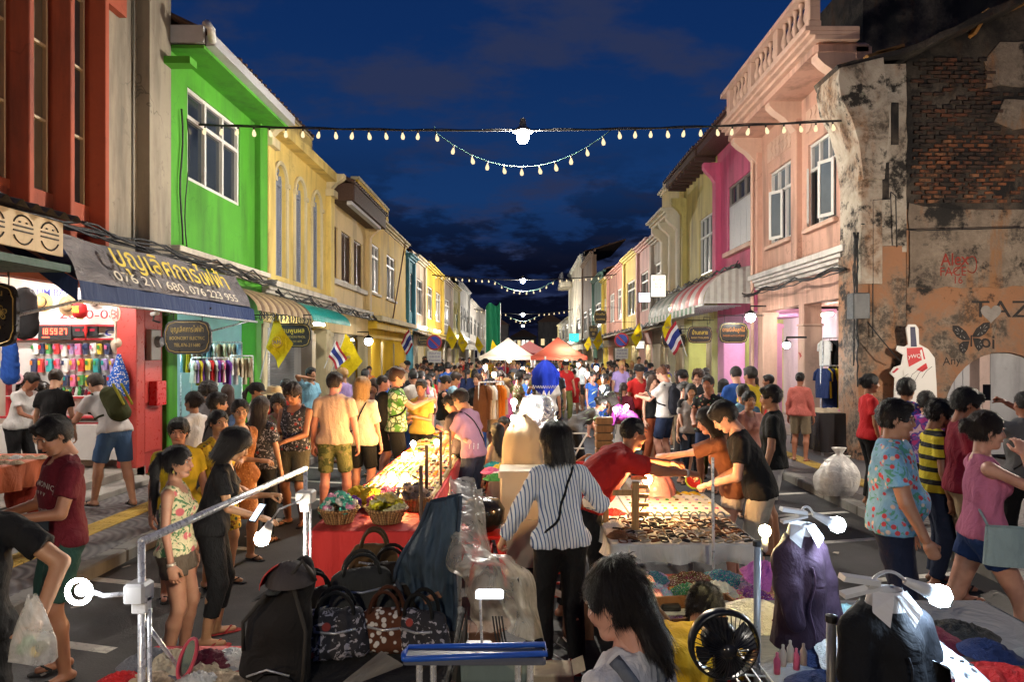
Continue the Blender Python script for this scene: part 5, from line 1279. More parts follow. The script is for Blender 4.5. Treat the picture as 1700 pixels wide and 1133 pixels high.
# ---------------------------------------------------------------- awnings on the near side
aw = thing('shop_banner_awning','blue canvas awning carrying a grey banner with yellow Thai lettering and phone numbers','awning',(-5.2,7.8,3.4))
BNR = N('banner_vinyl'); nn = BNR.noise(3,5,.6,BNR.map((1,1,2.5),src=BNR.pos()),1.5); BNR.base(BNR.mix(BNR.rng(nn,.3,.7),(.075,.068,.075),(.15,.135,.14))).rough(.55).bump(nn,.9,.06); BNR = BNR.m
def bnf(u,v,y0=7.75,y1=12.65,zt=3.50,zb=2.93,xt=-5.33,xb=-5.02):
 y = y0+(y1-y0)*u; w = .018*math.sin(u*31+v*5)+.02*math.sin(u*13-v*7)
 return (xt+(xb-xt)*v+w,y,zt+.04*u+(zb-zt)*v-.03*math.sin(u*math.pi*3)*(1-v))
b = MB(); b.grid(bnf,60,8); b.obj('banner',BNR,aw,True)
BLUE = sheet_mat((.007,.026,.10),'blue_canvas')
b = MB(); b.grid(lambda u,v: (-5.02+.03*v+.008*math.sin(u*40),7.72+5.0*u,2.935-.24*v),40,3); b.grid(lambda u,v: (-6.08+1.05*v,7.72,3.55-.62*v-.24*u*(.3+.7*v)),4,6); b.grid(lambda u,v: (-6.08+1.06*v,7.75+5*u,3.62-.70*v),12,4); b.obj('canopy',BLUE,aw,True)
b = MB(); b.tube([(-4.99,7.7,2.70),(-4.99,12.8,2.70)],.02,8); b.tube([(-5.0,7.8,2.72),(-6.0,7.6,2.45)],.02,6); b.tube([(-5.0,12.6,2.72),(-6.0,11.9,2.35)],.018,6); b.obj('frame_bar',steel(),aw,True)
yel = paint((.62,.47,.04),.5,wear=.3); crm = paint((.55,.50,.38),.5,wear=.2)
rgt = Vector((0,1,0)); upv = Vector((-.31,0,.57)).normalized()
# side faces +x: reading direction runs away from the camera (+y) seen from the road
add_text('lettering','บุญเลิศการไฟฟ้า',(-5.165,10.15,3.30),rgt,upv,.44,yel,aw,.055,.008,3.3)
add_text('lettering','076 211 680, 076 223 955',(-5.06,10.2,3.04),rgt,upv,.20,crm,aw,.05,.004,3.6)
pn = thing('pierced_tile_panel','cream pierced tile panel with long life roundels under a corrugated awning edge','screen',(-5.2,6,3.3))
TP = plaster((.58,.47,.30),.2); MB().box(-5.24,-5.20,4.5,7.72,3.20,3.58).obj('tile_panel',TP,pn)
for k in range(8):
 yc = 7.5-.40*k; b = MB(); b.tube([(-5.195,yc+.15*math.cos(t),3.39+.15*math.sin(t)) for t in np.linspace(.15*math.pi,.85*math.pi,8)],.010,4); b.tube([(-5.195,yc+.15*math.cos(t),3.39+.15*math.sin(t)) for t in np.linspace(1.15*math.pi,1.85*math.pi,8)],.010,4)
 for z in (-.02,.03): b.box(-5.20,-5.188,yc-.14,yc+.14,3.385+z,3.40+z)
 for a in (-.05,.05): b.box(-5.2,-5.188,yc+a-.012,yc+a+.012,3.46,3.475)
 b.obj('roundel',paint((.03,.025,.02),.7),pn)
b = MB(); b.grid(lambda u,v: (-6.1+1.05*v,4.5+3.4*u,3.85-.22*v+.035*math.sin(u*2*math.pi*16)),130,2); b.obj('corrugated_sheet',paint((.06,.05,.045),.7),pn,True)
b = MB(); b.box(-5.9,-5.1,4.5,7.7,3.02,3.10); b.obj('green_valance',paint((.01,.05,.03),.6),pn)
cr1,cr2 = paint((.30,.22,.12),.6,wear=.6),paint((.12,.07,.035),.6,wear=.6)
awning_curve('striped_awning','brown and cream striped corrugated awning with ragged hanging fringe','L',XL+.02,-4.95,2.92,3.45,12.75,16.0,[cr1,cr2],.20)
b = MB(); r5 = random.Random(5)
for i in range(48):
 y = 12.8+i*.067; b.tube([(-4.95,y,2.92),(-4.94+r5.uniform(-.03,.03),y+.02,2.86),(-4.95,y+r5.uniform(-.03,.03),2.80-r5.random()*.07)],.008,4)
o = b.obj('fringe',BLK,bpy.data.objects['striped_awning']); o['kind'] = 'stuff'
tl = [paint((.01,.20,.17),.45),paint((.012,.235,.20),.45)]
awning_curve('teal_awning','short teal ribbed awning over the roller shutter shop','L',XL+.02,-4.95,2.90,3.42,16.1,19.6,tl,.16)
aw_r = [paint((.55,.47,.42),.5),paint((.50,.06,.05),.5)]; aw_g = [paint((.13,.17,.12),.6),paint((.36,.35,.28),.6)]
awning_curve('red_striped_awning','big curved red and white striped metal awning on the hot pink house','R',XR-.02,5.06,3.52,4.58,19.2,23.6,aw_r,.55,endcap=(paint((.36,.34,.31),.6,wear=.5),7))
awning_curve('grey_striped_awning','grey green striped metal awning beyond the red striped one','R',XR-.02,5.06,3.50,4.55,23.7,27.6,aw_g,.55)
va = thing('green_valance_strip','green and white castellated valance under the curved striped awnings','valance',(5.1,23,3.4))
for i in range(26): MB().box(5.06,5.075,20.2+i*.28,20.47+i*.28,3.30+.02*(i % 2),3.515).obj('flap',paint((.03,.16,.06),.6) if i % 2 else paint((.55,.55,.5),.6),va)
b = MB()
for i in range(12): b.box(5.1,6.4,20+i*.6,20.04+i*.6,3.49,3.53)
b.box(5.08,5.12,19.3,27.5,3.48,3.53); b.obj('awning_frame',steel(),va)
for (y0_,y1_,z_,lab) in ((29,36,3.1,'dusty flat metal awning past the ornate house'),(37,44,3.2,'pale flat metal awning further along the far shops'),(46,54,3.1,'dark flat metal awning near the far end')):
 r = thing('flat_awning',lab,'awning',(5.8,y0_,z_)); me = MB().add([(0,0,.35),(-1.35,0,0),(-1.35,.38,0),(0,.38,.35),(0,0,.32),(-1.35,0,-.03),(-1.35,.38,-.03),(0,.38,.32)],[(0,1,2,3),(7,6,5,4),(0,4,5,1),(1,5,6,2),(2,6,7,3)]).mesh('sheet',paint((.30,.26,.20),.6,wear=.6));
 for i in range(int((y1_-y0_)/.4)): link(me,'sheet_panel',r,(XR,y0_+i*.4,z_))
for (y0_,y1_,z_,lab) in ((36,43,3.0,'sloping corrugated awning beside the teal house'),(44,56,3.0,'long rusty awning over the far shops'),(58,70,3.0,'grey awning in front of the white arched house')):
 r = thing('flat_awning',lab,'awning',(-5.8,y0_,z_)); me = MB().add([(0,0,.45),(1.2,0,0),(1.2,.38,0),(0,.38,.45),(0,0,.42),(1.2,0,-.03),(1.2,.38,-.03),(0,.38,.42)],[(3,2,1,0),(4,5,6,7),(0,1,5,4),(1,2,6,5),(2,3,7,6)]).mesh('sheet',paint((.20,.14,.09),.6,wear=.6))
 for i in range(int((y1_-y0_)/.4)): link(me,'sheet_panel',r,(XL,y0_+i*.4,z_))
# ---------------------------------------------------------------- overhead wires
def wires(side,label,y0,y1,z,n,seed,out=.25,sag=.12,r=.014):
 rs = random.Random(seed); X = XL if side == 'L' else XR; sg = 1 if side == 'L' else -1; root = thing('cable_bundle',label,'cables',(X,y0,z))
 for k in range(n):
  pts = []; st = rs.uniform(1.6,3.0); ph = rs.random(); m = int((y1-y0)/.35)
  for i in range(m+1):
   y = y0+(y1-y0)*i/m; q = ((y-y0)/st+ph) % 1
   pts.append((X+sg*(out+rs.uniform(-.03,.03)+.05*k/n),y,z-sag*4*q*(1-q)*(.4+rs.random()*.2+k*.15)+rs.uniform(-.02,.02)+.03*k))
  b = MB(); b.tube(pts,r*rs.uniform(.6,1.5),5); b.obj('cable',BLK,root,True)
 return root
wires('L','tangled black cables along the red and green house fronts',5,16,3.72,7,1,.30)
wires('L','thick black cables slung along the yellow house ledges',16,36,3.55,6,2,.32,.25)
wires('L','cable bundle on the far row past the teal house',36,75,3.3,3,3,.35,.3,.03)
wires('R','black cables drooping under the peach house cornice',13,19,3.75,5,4,.34,.15)
wires('R','cable tangle over the striped awnings',19,30,4.62,6,5,.45,.2,.02)
wires('R','cable bundle strung along the distant shop fronts',30,80,3.6,3,6,.4,.3,.03)
rb2 = random.Random(21); r_ = thing('cable_drop','thick black cables running down the ruined corner pier to a box','cables',(px(1425,12.6),12.6,2.5))
for k in range(8):
 b = MB(); x0_ = px(1421+rb2.uniform(-4,6),12.6); b.tube([(x0_+rb2.uniform(-.02,.02),12.62-.03*rb2.random(),4.35-i*.13) for i in range(9+rb2.randint(0,14))],.013,5); b.obj('cable',BLK,r_,True)
b = MB(); b.bbox(px(1406,12.6),px(1434,12.6),12.35,12.62,pz(530,12.6),pz(488,12.6),.02); b.obj('junction_box',paint((.05,.055,.06),.5),r_)
b = MB(); b.tube([(px(1430,12.6),12.6,pz(372,12.6)),(px(1520,13),12.95,pz(384,13)),(px(1700,13),13.0,pz(378,13))],.012,5); b.obj('span_wire',BLK,r_)
b = MB(); b.tube([(px(1450,12.6),12.62,pz(a,12.6)) for a in (560,500,440,400,350,332)]+[(px(1478,12.6),12.62,pz(330,12.6)),(px(1480,12.6),12.62,pz(318,12.6)),(px(1488,12.6),12.62,pz(325,12.6)),(px(1490,12.6),12.62,pz(410,12.6))],.012,6); b.obj('conduit',BLK,r_,True)
b = MB(); b.tube([(px(1440,12.4),12.4,pz(535,12.4)),(px(1460,12.3),12.3,pz(560,12.4)),(px(1485,12.3),12.3,pz(590,12.3)),(px(1500,12.3),12.4,pz(600,12.3))],.012,5); b.obj('loose_wire',BLK,r_,True)
r_ = thing('wall_cable','thin black cable hanging down the lime green wall','cable',(px(296,12),12,5)); b = MB(); b.tube([(XL+.05,12.1+.05*math.sin(i),6.45-i*.3) for i in range(9)],.018,6); b.tube([(XL+.05,12.3+.08*math.sin(i*.8),6.35-i*.3) for i in range(9)],.012,6); b.obj('cable',BLK,r_,True)
# ---------------------------------------------------------------- hanging cartouche signs
SGB = paint((.016,.015,.014),.35,wear=.1); GLD = paint((.50,.36,.10),.35,.3,wear=.1)
def cart(w,h,n=8,inset=0):
 w,h = w/2-inset,h/2-inset; c = min(w,h)*.42; P = []
 for sx,sz in ((1,1),(-1,1),(-1,-1),(1,-1)):
  seg = []
  for i in range(n+1):
   t = math.pi/2*i/n; seg.append((sx*(w-c*.95*math.cos(t)*.95+.0),sz*(h-c*.95*math.sin(t)*.95)))
  seg = [(sx*(w-c*1.5),sz*(h-c*.06))]+[(sx*(w-c+c*.75*math.sin(i/n*math.pi/2)),sz*(h-c*.25-c*.9*(1-math.cos(i/n*math.pi/2)))) for i in range(n+1)]+[(sx*(w-c*.02),sz*(h-c*1.6))]
  if sx*sz < 0: seg = seg[::-1]
  P += seg[::-1]
 return P
def hanging_sign(label,x,y,z,w,h,lines,wallx=None,col=GLD,tilt=0):
 root = thing('hanging_sign',label,'sign',(x,y,z)); fr = lambda a,b,d: (x+a,d,z+b+a*tilt)
 recalc(MB().prism(cart(w,h),fr,y,y+.05).obj('board',SGB,root))
 b = MB(); P = cart(w,h,inset=.035); b.tube([(x+a,y-.006,z+c+a*tilt) for a,c in P+[P[0]]],.006,5); b.obj('gilt_border',col,root)
 for t,dz,s,wd,mt in lines: add_text('lettering',t,(x,y,z+dz),(1,0,tilt),UZ,s,mt or col,root,.008,.003,wd)
 if wallx is not None:
  b = MB(); b.tube([(wallx,y+.02,z+h/2+.18),(x+(w/2 if wallx < x else -w/2),y+.02,z+h/2+.18)],.014,6)
  for q in (-.3,.3): b.tube([(x+w*q,y+.02,z+h/2+.18),(x+w*q,y+.02,z+h/2-.05)],.008,5)
  q = (x+wallx)/2; b.tube([(q-.1,y+.02,z+h/2+.18),(q-.1,y+.02,z+h/2+.28),(q+.1,y+.02,z+h/2+.28),(q+.1,y+.02,z+h/2+.08),(q,y+.02,z+h/2+.08)],.010,5); b.obj('bracket',BLK,root)
 return root
def S(x,y,d): return px(x,d),pz(y,d)
x,z = S(311,560,10.9); hanging_sign('black scalloped sign with gold Thai and Latin lettering beside the red door post',x,10.9,z,.76,.56,[('บุญเลิศการไฟฟ้า',.12,.13,.52,None),('BOONCERT ELECTRIC',-.02,.075,.56,None),('TEL.076-211680',-.13,.075,.42,None)],XL)
x,z = S(485,557,15.4); hanging_sign('black scalloped sign with gold lettering under the striped awning edge',x,15.4,z,.86,.56,[('บ้านพูนผล',.10,.15,.55,yel),('BAAN POON PHOL',-.04,.07,.60,None),('TEL. 089-511670',-.14,.06,.45,None)],XL)
x,z = S(8,523,7.6); hanging_sign('tall ornate black and gold sign cut off by the picture edge',x-.12,7.6,z,.50,.72,[('ร้าน',.24,.1,.2,None),('❀❀',.02,.2,.3,None),('❀',-.16,.2,.16,None)],XL+.3)
x,z = S(1218,553,18.4); hanging_sign('black scalloped sign with orange Thai lettering before the pink column',x,18.4,z,.80,.58,[('ดารณีเสื้อลูกไม้',.08,.15,.60,paint((.60,.22,.03),.4)),('DARNEE LACE CLOTHING',-.08,.07,.58,paint((.42,.14,.03),.4))],XR)
x,z = S(1162,556,21.8); hanging_sign('smaller black scalloped sign reading in gold before the pale yellow column',x,21.8,z,.80,.56,[('บ้านถลาง',.06,.18,.50,yel),('BAAN THALANG',-.10,.08,.55,GLD)],XR-.4)
x,z = S(1119,566,25); hanging_sign('wide low black sign partly behind the Thai flag',x,25,z,.95,.50,[('ร้านถลางเก่า',.06,.10,.5,None),('OLD TOWN',-.08,.07,.4,None)],XR-.3)
x,z = S(997,527,46); hanging_sign('square dark board with rows of dim gold text far away',x,46,z,.85,.95,[('ข้าวต้ม',.2,.2,.6,None),('COFFEE',-.15,.16,.6,None)],XR)
x,z = S(985,551,40); hanging_sign('dark sign below the square dark board with gold Chinese style text',x,40,z,.55,.75,[('茶店',.1,.2,.4,None),('茶',-.15,.2,.2,None)],XR)
x,z = S(703,567,30); hanging_sign('black scalloped sign beside the round no parking sign near the teal house',x,30,z,.60,.42,[('ร้านกาแฟ',.05,.11,.4,None),('CAFE',-.08,.08,.25,None)],XL+.4)
def lightbox(label,x,y,z,w,h,lines,s=1.0,frame=None,col=(1,.9,.72)):
 root = thing('lit_sign',label,'lit sign',(x,y,z)); MB().bbox(x-w/2,x+w/2,y,y+.1,z-h/2,z+h/2,.01).obj('case',frame or BLK,root)
 MB().box(x-w/2+.03,x+w/2-.03,y-.006,y-.001,z-h/2+.03,z+h/2-.03).obj('face',glow(col,s,'lit_sign_face',False),root)
 for t,dz,sz,wd,m in lines: add_text('lettering',t,(x,y-.007,z+dz),RX,UZ,sz,m,root,.004,.003,wd)
 return root
pr = paint((.35,.03,.22),.5); pb_ = paint((.05,.06,.25),.5)
x,z = S(1093,475,26.5); lightbox('tall cream lit board with faint lettering hung above the striped awnings',x,26.5,z,.62,.90,[('ผ้าไทย',.25,.16,.42,paint((.45,.30,.12),.5)),('BATIK',.08,.10,.3,paint((.45,.30,.12),.5)),('SILK',-.05,.10,.3,paint((.45,.30,.12),.5))],.85)
x,z = S(1070,494,30); lightbox('small white lit board with purple lettering next to the tall cream one',x,30,z,.56,.46,[('MASSAGE',.08,.11,.4,pr),('SPA',-.02,.10,.2,pr),('OPEN',-.12,.08,.3,pb_)],.9,col=(.95,.9,1))
x,z = S(953,561,75); lightbox('turquoise glowing sign at the far end beyond the coral tent',x,75,z,1.1,.95,[('7',0,.5,.3,WH)],1.2,col=(.05,.7,.5))
x,z = S(1063,573,33); lightbox('white lit board with dark lettering low on the far shops',x,33,z,.45,.40,[('SALE',.05,.12,.3,pb_)],.9)
# ---------------------------------------------------------------- flags
def flag(label,x,y,z,w,h,kind,pole_dir,seed=0,emblem=None):
 root = thing('flag',label,'flag',(x,y,z)); p0 = Vector((x,y,z)); dr_ = Vector(pole_dir); b = MB(); b.tube([p0,p0+dr_],.012,6); b.obj('pole',paint((.5,.5,.48),.4),root)
 rs = random.Random(seed); ph = rs.random()*6; top = p0+dr_; bands = {'thai': [((.30,.02,.03),1),((.55,.55,.55),1),((.02,.03,.16),2),((.55,.55,.55),1),((.30,.02,.03),1)],'yellow': [((.66,.50,.01),1)]}[kind]
 tot = sum(q for _,q in bands); a = 0; ux = -dr_.normalized(); sg = 1 if dr_.x > 0 else -1
 for c,q in bands:
  v0,v1 = a/tot,(a+q)/tot; a += q
  def fn(u,v):
   t = v0+(v1-v0)*v; base = top+ux*(h*t*.95); k = u*w
   return (base.x+sg*k*(.50-.15*t),base.y+.07*math.sin(u*7+ph+t*3),base.z-k*(.80-.25*t)+.02*math.sin(u*5))
  b = MB(); b.grid(fn,12,4); b.obj('cloth_band' if kind == 'thai' else 'cloth_field',cloth('solid','flag_cloth'),root,True,c)
 if kind == 'yellow':
  c = Vector(fn(.5,.5)); b = MB()
  for s in (-1,1): b.tube([(c.x+.09*math.cos(t),c.y+s*.05,c.z+.11*math.sin(t)) for t in np.linspace(0,6.3,14)],.006,4)
  b.obj('crest',paint((.35,.20,.02),.5),root); add_text('crest',emblem or 'วปร',(c.x,c.y-.05,c.z),RX,UZ,.11,pb_ if not emblem else paint((.03,.03,.04),.5),root,.004,.004)
 return root
x,z = S(432,630,14); flag('limp yellow royal flag on a pole before the lime green pier',x,14,z,.75,.75,'yellow',(.28,0,1.35),1)
x,z = S(547,625,19); flag('yellow crested flag slanting under the teal awning',x,19,z,.95,.8,'yellow',(.45,0,1.2),2)
x,z = S(538,612,18.5); flag('Thai tricolour drooping beside the slanting yellow crested flag',x,18.5,z,.6,.5,'thai',(.32,0,.75),3)
x,z = S(690,592,27); flag('Thai tricolour near the round no parking sign by the teal house',x,27,z,.7,.7,'thai',(-.25,0,1.1),4)
x,z = S(1140,592,21); flag('Thai tricolour hanging between the two black signs under striped awning',x,21,z,.7,.75,'thai',(-.35,0,1.1),5)
x,z = S(1118,575,23); flag('yellow royal flag tucked under the grey striped awning',x,23,z,.6,.6,'yellow',(-.1,0,1.1),6)
for i,(fx,fy,d,lab) in enumerate(((755,600,34,'yellow flag just past the round sign on the yellow side of the road'),(785,598,42,'middle one of three small yellow flags on the yellow side of the road'),(812,597,52,'smallest yellow flag near the white tent'),(735,596,30,'yellow flag hidden partly by the white plate of the parking sign'),
 (1005,595,36,'yellow flag above the crowd near the coral tent'),(1072,592,30,'yellow flag before the white lit board'),(985,593,48,'tiny yellow flag past the dark square board'))):
 x,z = S(fx,fy,d); flag(lab,x,d,z,.8,.7,'yellow',(.25 if fx < 868 else -.25,0,1.5),10+i)
# no parking signs
def noparking(label,fx,fy,d,r=.33):
 x,z = S(fx,fy,d); root = thing('parking_sign',label,'traffic sign',(x,d,0)); b = MB(); b.tube([(x,d+.05,.1),(x,d+.05,z+r)],.035,8); b.obj('post',paint((.4,.4,.4),.4),root)
 MB().lathe([(0,0),(r,0),(r,.02),(0,.02)],(x,d,z),28,ax='y').obj('disc',paint((.40,.02,.03),.4,wear=.05),root); MB().lathe([(0,0),(r*.80,0),(r*.8,.006),(0,.006)],(x,d-.008,z),28,ax='y').obj('blue_field',paint((.02,.06,.42),.4,wear=.05),root)
 a = R(-45); recalc(MB().prism([(-r*.78,-.035),(r*.78,-.035),(r*.78,.035),(-r*.78,.035)],lambda u,v,q: (x+u*math.cos(a)-v*math.sin(a),q,z+u*math.sin(a)+v*math.cos(a)),d-.014,d-.0085).obj('slash',paint((.40,.02,.03),.4,wear=.05),root))
 MB().box(x-r*.9,x+r*.9,d-.005,d+.015,z-r*2.6,z-r*1.12).obj('plate',paint((.6,.6,.58),.4,wear=.1),root)
 for i,t in enumerate(('วันเสาร์','15.00-22.00','ห้ามจอด')): add_text('lettering',t,(x,d-.006,z-r*(1.4+.45*i)),RX,UZ,.12,pb_,root,.004,.002,r*1.4)
noparking('round blue and red no parking sign on a pole near the teal house',721,569,29); noparking('round no parking sign on the other side, before the dusty pink house',1032,565,31)
# ---------------------------------------------------------------- tents
def tent(label,xc,y,w,ze,zp,c,c2):
 root = thing('market_tent',label,'market tent',(xc,y,0)); m = N('tent_canvas'); m.base(c).rough(.8); m.p.inputs['Transmission Weight'].default_value = 0; tl_ = m.n('ShaderNodeBsdfTranslucent'); tl_.inputs[0].default_value = (*c,1); mx_ = m.n('ShaderNodeMixShader'); mx_.inputs[0].default_value = .45; m.l(m.p.outputs[0],mx_.inputs[1]); m.l(tl_.outputs[0],mx_.inputs[2]); m.l(mx_.outputs[0],m.out.inputs[0]); m = m.m; h = w/2
 for i,(a,b_) in enumerate((((-h,-h),(h,-h)),((h,-h),(h,h)),((h,h),(-h,h)),((-h,h),(-h,-h)))):
  b = MB()
  def fn(u,v):
   p = (a[0]+(b_[0]-a[0])*u,a[1]+(b_[1]-a[1])*u); k = 1-v; return (xc+p[0]*k,y+p[1]*k,ze+(zp-ze)*(v**1.25))
  b.grid(fn,10,8); b.grid(lambda u,v: (xc+a[0]+(b_[0]-a[0])*u,y+a[1]+(b_[1]-a[1])*u,ze-.16*v),10,1); b.obj('roof_panel',m,root,True)
 me = MB().lathe([(.03,0),(.03,ze)],(0,0,0),8).mesh('pole',paint((.5,.5,.5),.4))
 for sx in (-1,1):
  for sy in (-1,1): link(me,'pole',root,(xc+sx*(h-.05),y+sy*(h-.05),0))
 return root
tent('cream white peaked market tent in the middle of the crowd',px(843,30),31,2.5,2.0,2.85,(.78,.70,.60),0)
tent('coral red peaked market tent next to the cream white tent',px(928,29),30,2.4,2.0,2.85,(.75,.17,.11),0)
tent('dark red tent whose edge shows behind the cream tent',px(880,40),42,3,2.15,2.9,(.45,.05,.05),0)
r_ = thing('scaffold_netting','green netting sheet over a scaffold beyond the white arched house','netting',(px(817,60),60,0)); b = MB()
b.grid(lambda u,v: (px(806,60)+1.3*u,60+.5*math.sin(u*9+v*2)*.4,1.9+(4.3+.5*u+.25*math.sin(u*6))*v),16,12); b.obj('netting',sheet_mat((.01,.26,.12),'green_net'),r_,True); b = MB(); b.tube([(px(806,60),60.1,0),(px(806,60),60.1,6)],.05,6); b.tube([(px(806,60)+1.3,60.1,0),(px(806,60)+1.3,60.1,6.6)],.05,6); b.obj('scaffold_pole',steel(),r_)
# ---------------------------------------------------------------- shop interior lamps (real tubes)
tube_lamp('tube lamp on the souvenir shop ceiling near the shelves',(-7.2,9.9,3.3),1.4,'x',150,(1,.95,.88))
tube_lamp('tube lamp deeper in the souvenir shop ceiling',(-7.4,7.6,3.3),1.4,'x',140,(1,.93,.85))
tube_lamp('tube lamp in the pale blue arcade behind the clothes racks',(-7.3,13.4,3.1),1.5,'y',170,(.75,.95,1))
tube_lamp('short tube lamp hanging under the teal awning',(-5.25,17.6,2.86),.8,'y',45,(1,.97,.92))
tube_lamp('tube lamp behind the round yellow columns',(-7.4,29,2.7),1.6,'y',130,(1,.95,.85)); tube_lamp('second tube lamp behind the round yellow columns',(-7.4,33,2.7),1.6,'y',130,(1,.95,.85))
tube_lamp('tube lamp in the room behind the peach arches',(9.9,15.6,3.1),1.5,'x',120,(.95,.97,1)); tube_lamp('tube lamp in the peach arcade',(7.7,17.6,3.1),1.2,'y',110,(1,.92,.84))
tube_lamp('tube lamp washing the pink arcade',(7.4,20.6,2.9),1.6,'y',150,(1,.92,.98)); tube_lamp('tube lamp washing the pale yellow arcade',(7.4,25.0,2.9),1.6,'y',130,(1,1,.85)); tube_lamp('floodlight tube along the ornate house ledge',(6.1,29.2,3.98),1.6,'y',190,(1,.8,.45))
tube_lamp('floodlight tube on the cream pink house ledge',(-5.75,40,3.65),2.0,'y',80,(1,.9,.7)); tube_lamp('floodlight tube on the orange yellow house ledge',(-5.75,46,3.65),3.0,'y',260,(1,.8,.4)); tube_lamp('floodlight tube on the white arched house ledge',(-5.7,70,3.65),4,'y',300,(1,.95,.9))
tube_lamp('floodlight tube on the far white corner building',(6.1,88,3.65),6,'y',600,(1,.9,.7)); tube_lamp('floodlight tube on the green shuttered house ledge',(-5.75,61,3.65),3,'y',160,(1,.95,.6))
def lantern(label,x,y,z,s=.12,P=14,c=(1,.95,.85)):
 root = thing('wall_lantern',label,'lantern',(x,y,z)); b = MB(); b.lathe([(0,-s),(s*.75,-s*.7),(s,0),(s*.7,s*.7),(.03,s*.8)],(x,y,z),12); b.obj('globe',glow(c,P/(4*math.pi*s*s*math.pi),'lantern_globe'),root,True)
 b = MB(); b.lathe([(s*1.1,s*.6),(s*1.25,s*.7),(s*.5,s*1.2),(.02,s*1.5)],(x,y,z),12); b.obj('hood',BLK,root,True); b = MB(); b.tube([(x,y,z+s*1.4),(x,y,z+s*2.2),(x+(.4 if x > 0 else -.4),y,z+s*2.2)],.02,6); b.obj('arm',BLK,root)
x,z = S(1246,527,17.6); lantern('round lantern beside the orange lettered sign',x,17.6,z,.13,25); x,z = S(612,567,24); lantern('white lantern with red ribbon beside the cream house pillar',x,24,z,.15,18); x,z = S(1309,573,13.6); lantern('blue white bare bulb before the peach arch',x,13.7,z,.07,22,(.7,.85,1))
x,z = S(748,563,40); lantern('small far lantern over the yellow flags',x,40,z,.14,20)
# ---------------------------------------------------------------- bulbs on the stalls
WARM,COOL,NEUT = (1,.56,.20),(.62,.80,1.0),(1,.90,.76)
def stall_bulb(label,p,P,col,base=None,r=.035,cord=None,group=None,down=False):
 """bare globe bulb in a socket on a short stand or wire"""
 p = Vector(p); root = thing('bulb_lamp',label,'light bulb',p,group); s = P*(2.1 if col == WARM else 1.3)/(4*math.pi*r*r*math.pi)
 b = MB(); b.lathe([(0,-r),(r*.72,-r*.7),(r,0),(r*.72,r*.7),(0,r)],tuple(p),12); b.obj('globe',glow(col,s,'bulb_glass'),root,True)
 b = MB(); z = r*1.0; sg = 1 if down else -1
 b.lathe([(r*.45,sg*z*.85),(r*.5,sg*(z+.03)),(r*.5,sg*(z+.06)),(r*.2,sg*(z+.07))],tuple(p),10); b.obj('socket',paint((.5,.5,.48),.4),root,True)
 if base is not None:
  b = MB(); q = p+Vector((0,0,sg*(z+.06))); e_ = Vector(base); m = (q+e_)/2; b.tube([q,q.lerp(e_,.25)+Vector((0,0,sg*.03)),m+Vector((.01,0,sg*.02)),e_],.006,6); b.obj('wire',BLK,root,True)
 return root
# ---------------------------------------------------------------- long warm stall on the near side
def table(label,x0,x1,y0,y1,z,c,drop=.75,skirt=True,mat=None,name='stall_table',th=.04):
 root = thing(name,label,'table',((x0+x1)/2,y0,0)); m = mat or sheet_mat(c,'table_cloth')
 MB().bbox(x0,x1,y0,y1,z-th,z,.012).obj('table_top',m,root)
 if skirt:
  def edge(pts):
   b = MB(); n = 60
   def fn(u,v):
    t = u*(len(pts)-1); i = min(int(t),len(pts)-2); f = t-i; a,c2 = Vector(pts[i]),Vector(pts[i+1]); p = a.lerp(c2,f); d = (c2-a).normalized(); nn = Vector((d.y,-d.x,0)); w = (.015+.03*v)*math.sin(u*70+math.sin(u*23))*v+.012
    return (p.x+nn.x*w,p.y+nn.y*w,z-.005-drop*v)
   b.grid(fn,n,5); return b.obj('cloth_skirt',m,root,True)
  edge([(x0,y1,0),(x0,y0,0),(x1,y0,0),(x1,y1,0)])
 me = MB().bbox(-.02,.02,-.02,.02,0,z-th,.004).mesh('leg',steel())
 for a in (x0+.08,x1-.08):
  for b_ in (y0+.08,y1-.08): link(me,'leg',root,(a,b_,0))
 return root
table('long stall table with red front cloth under the row of warm bulbs',-1.62,-.80,5.15,12.0,.76,(.45,.015,.012))
tc_ = thing('table_cover','mustard yellow cover cloth spread over the long warm stall','cloth',(-1.2,6,.765)); b = MB(); b.grid(lambda u,v: (-1.60+.78*u,5.9+6.05*v,.768+.008*math.sin(u*9+v*60)+.006*math.sin(u*20)),14,60); b.obj('cover',sheet_mat((.55,.40,.16),'yellow_cover'),tc_,True)
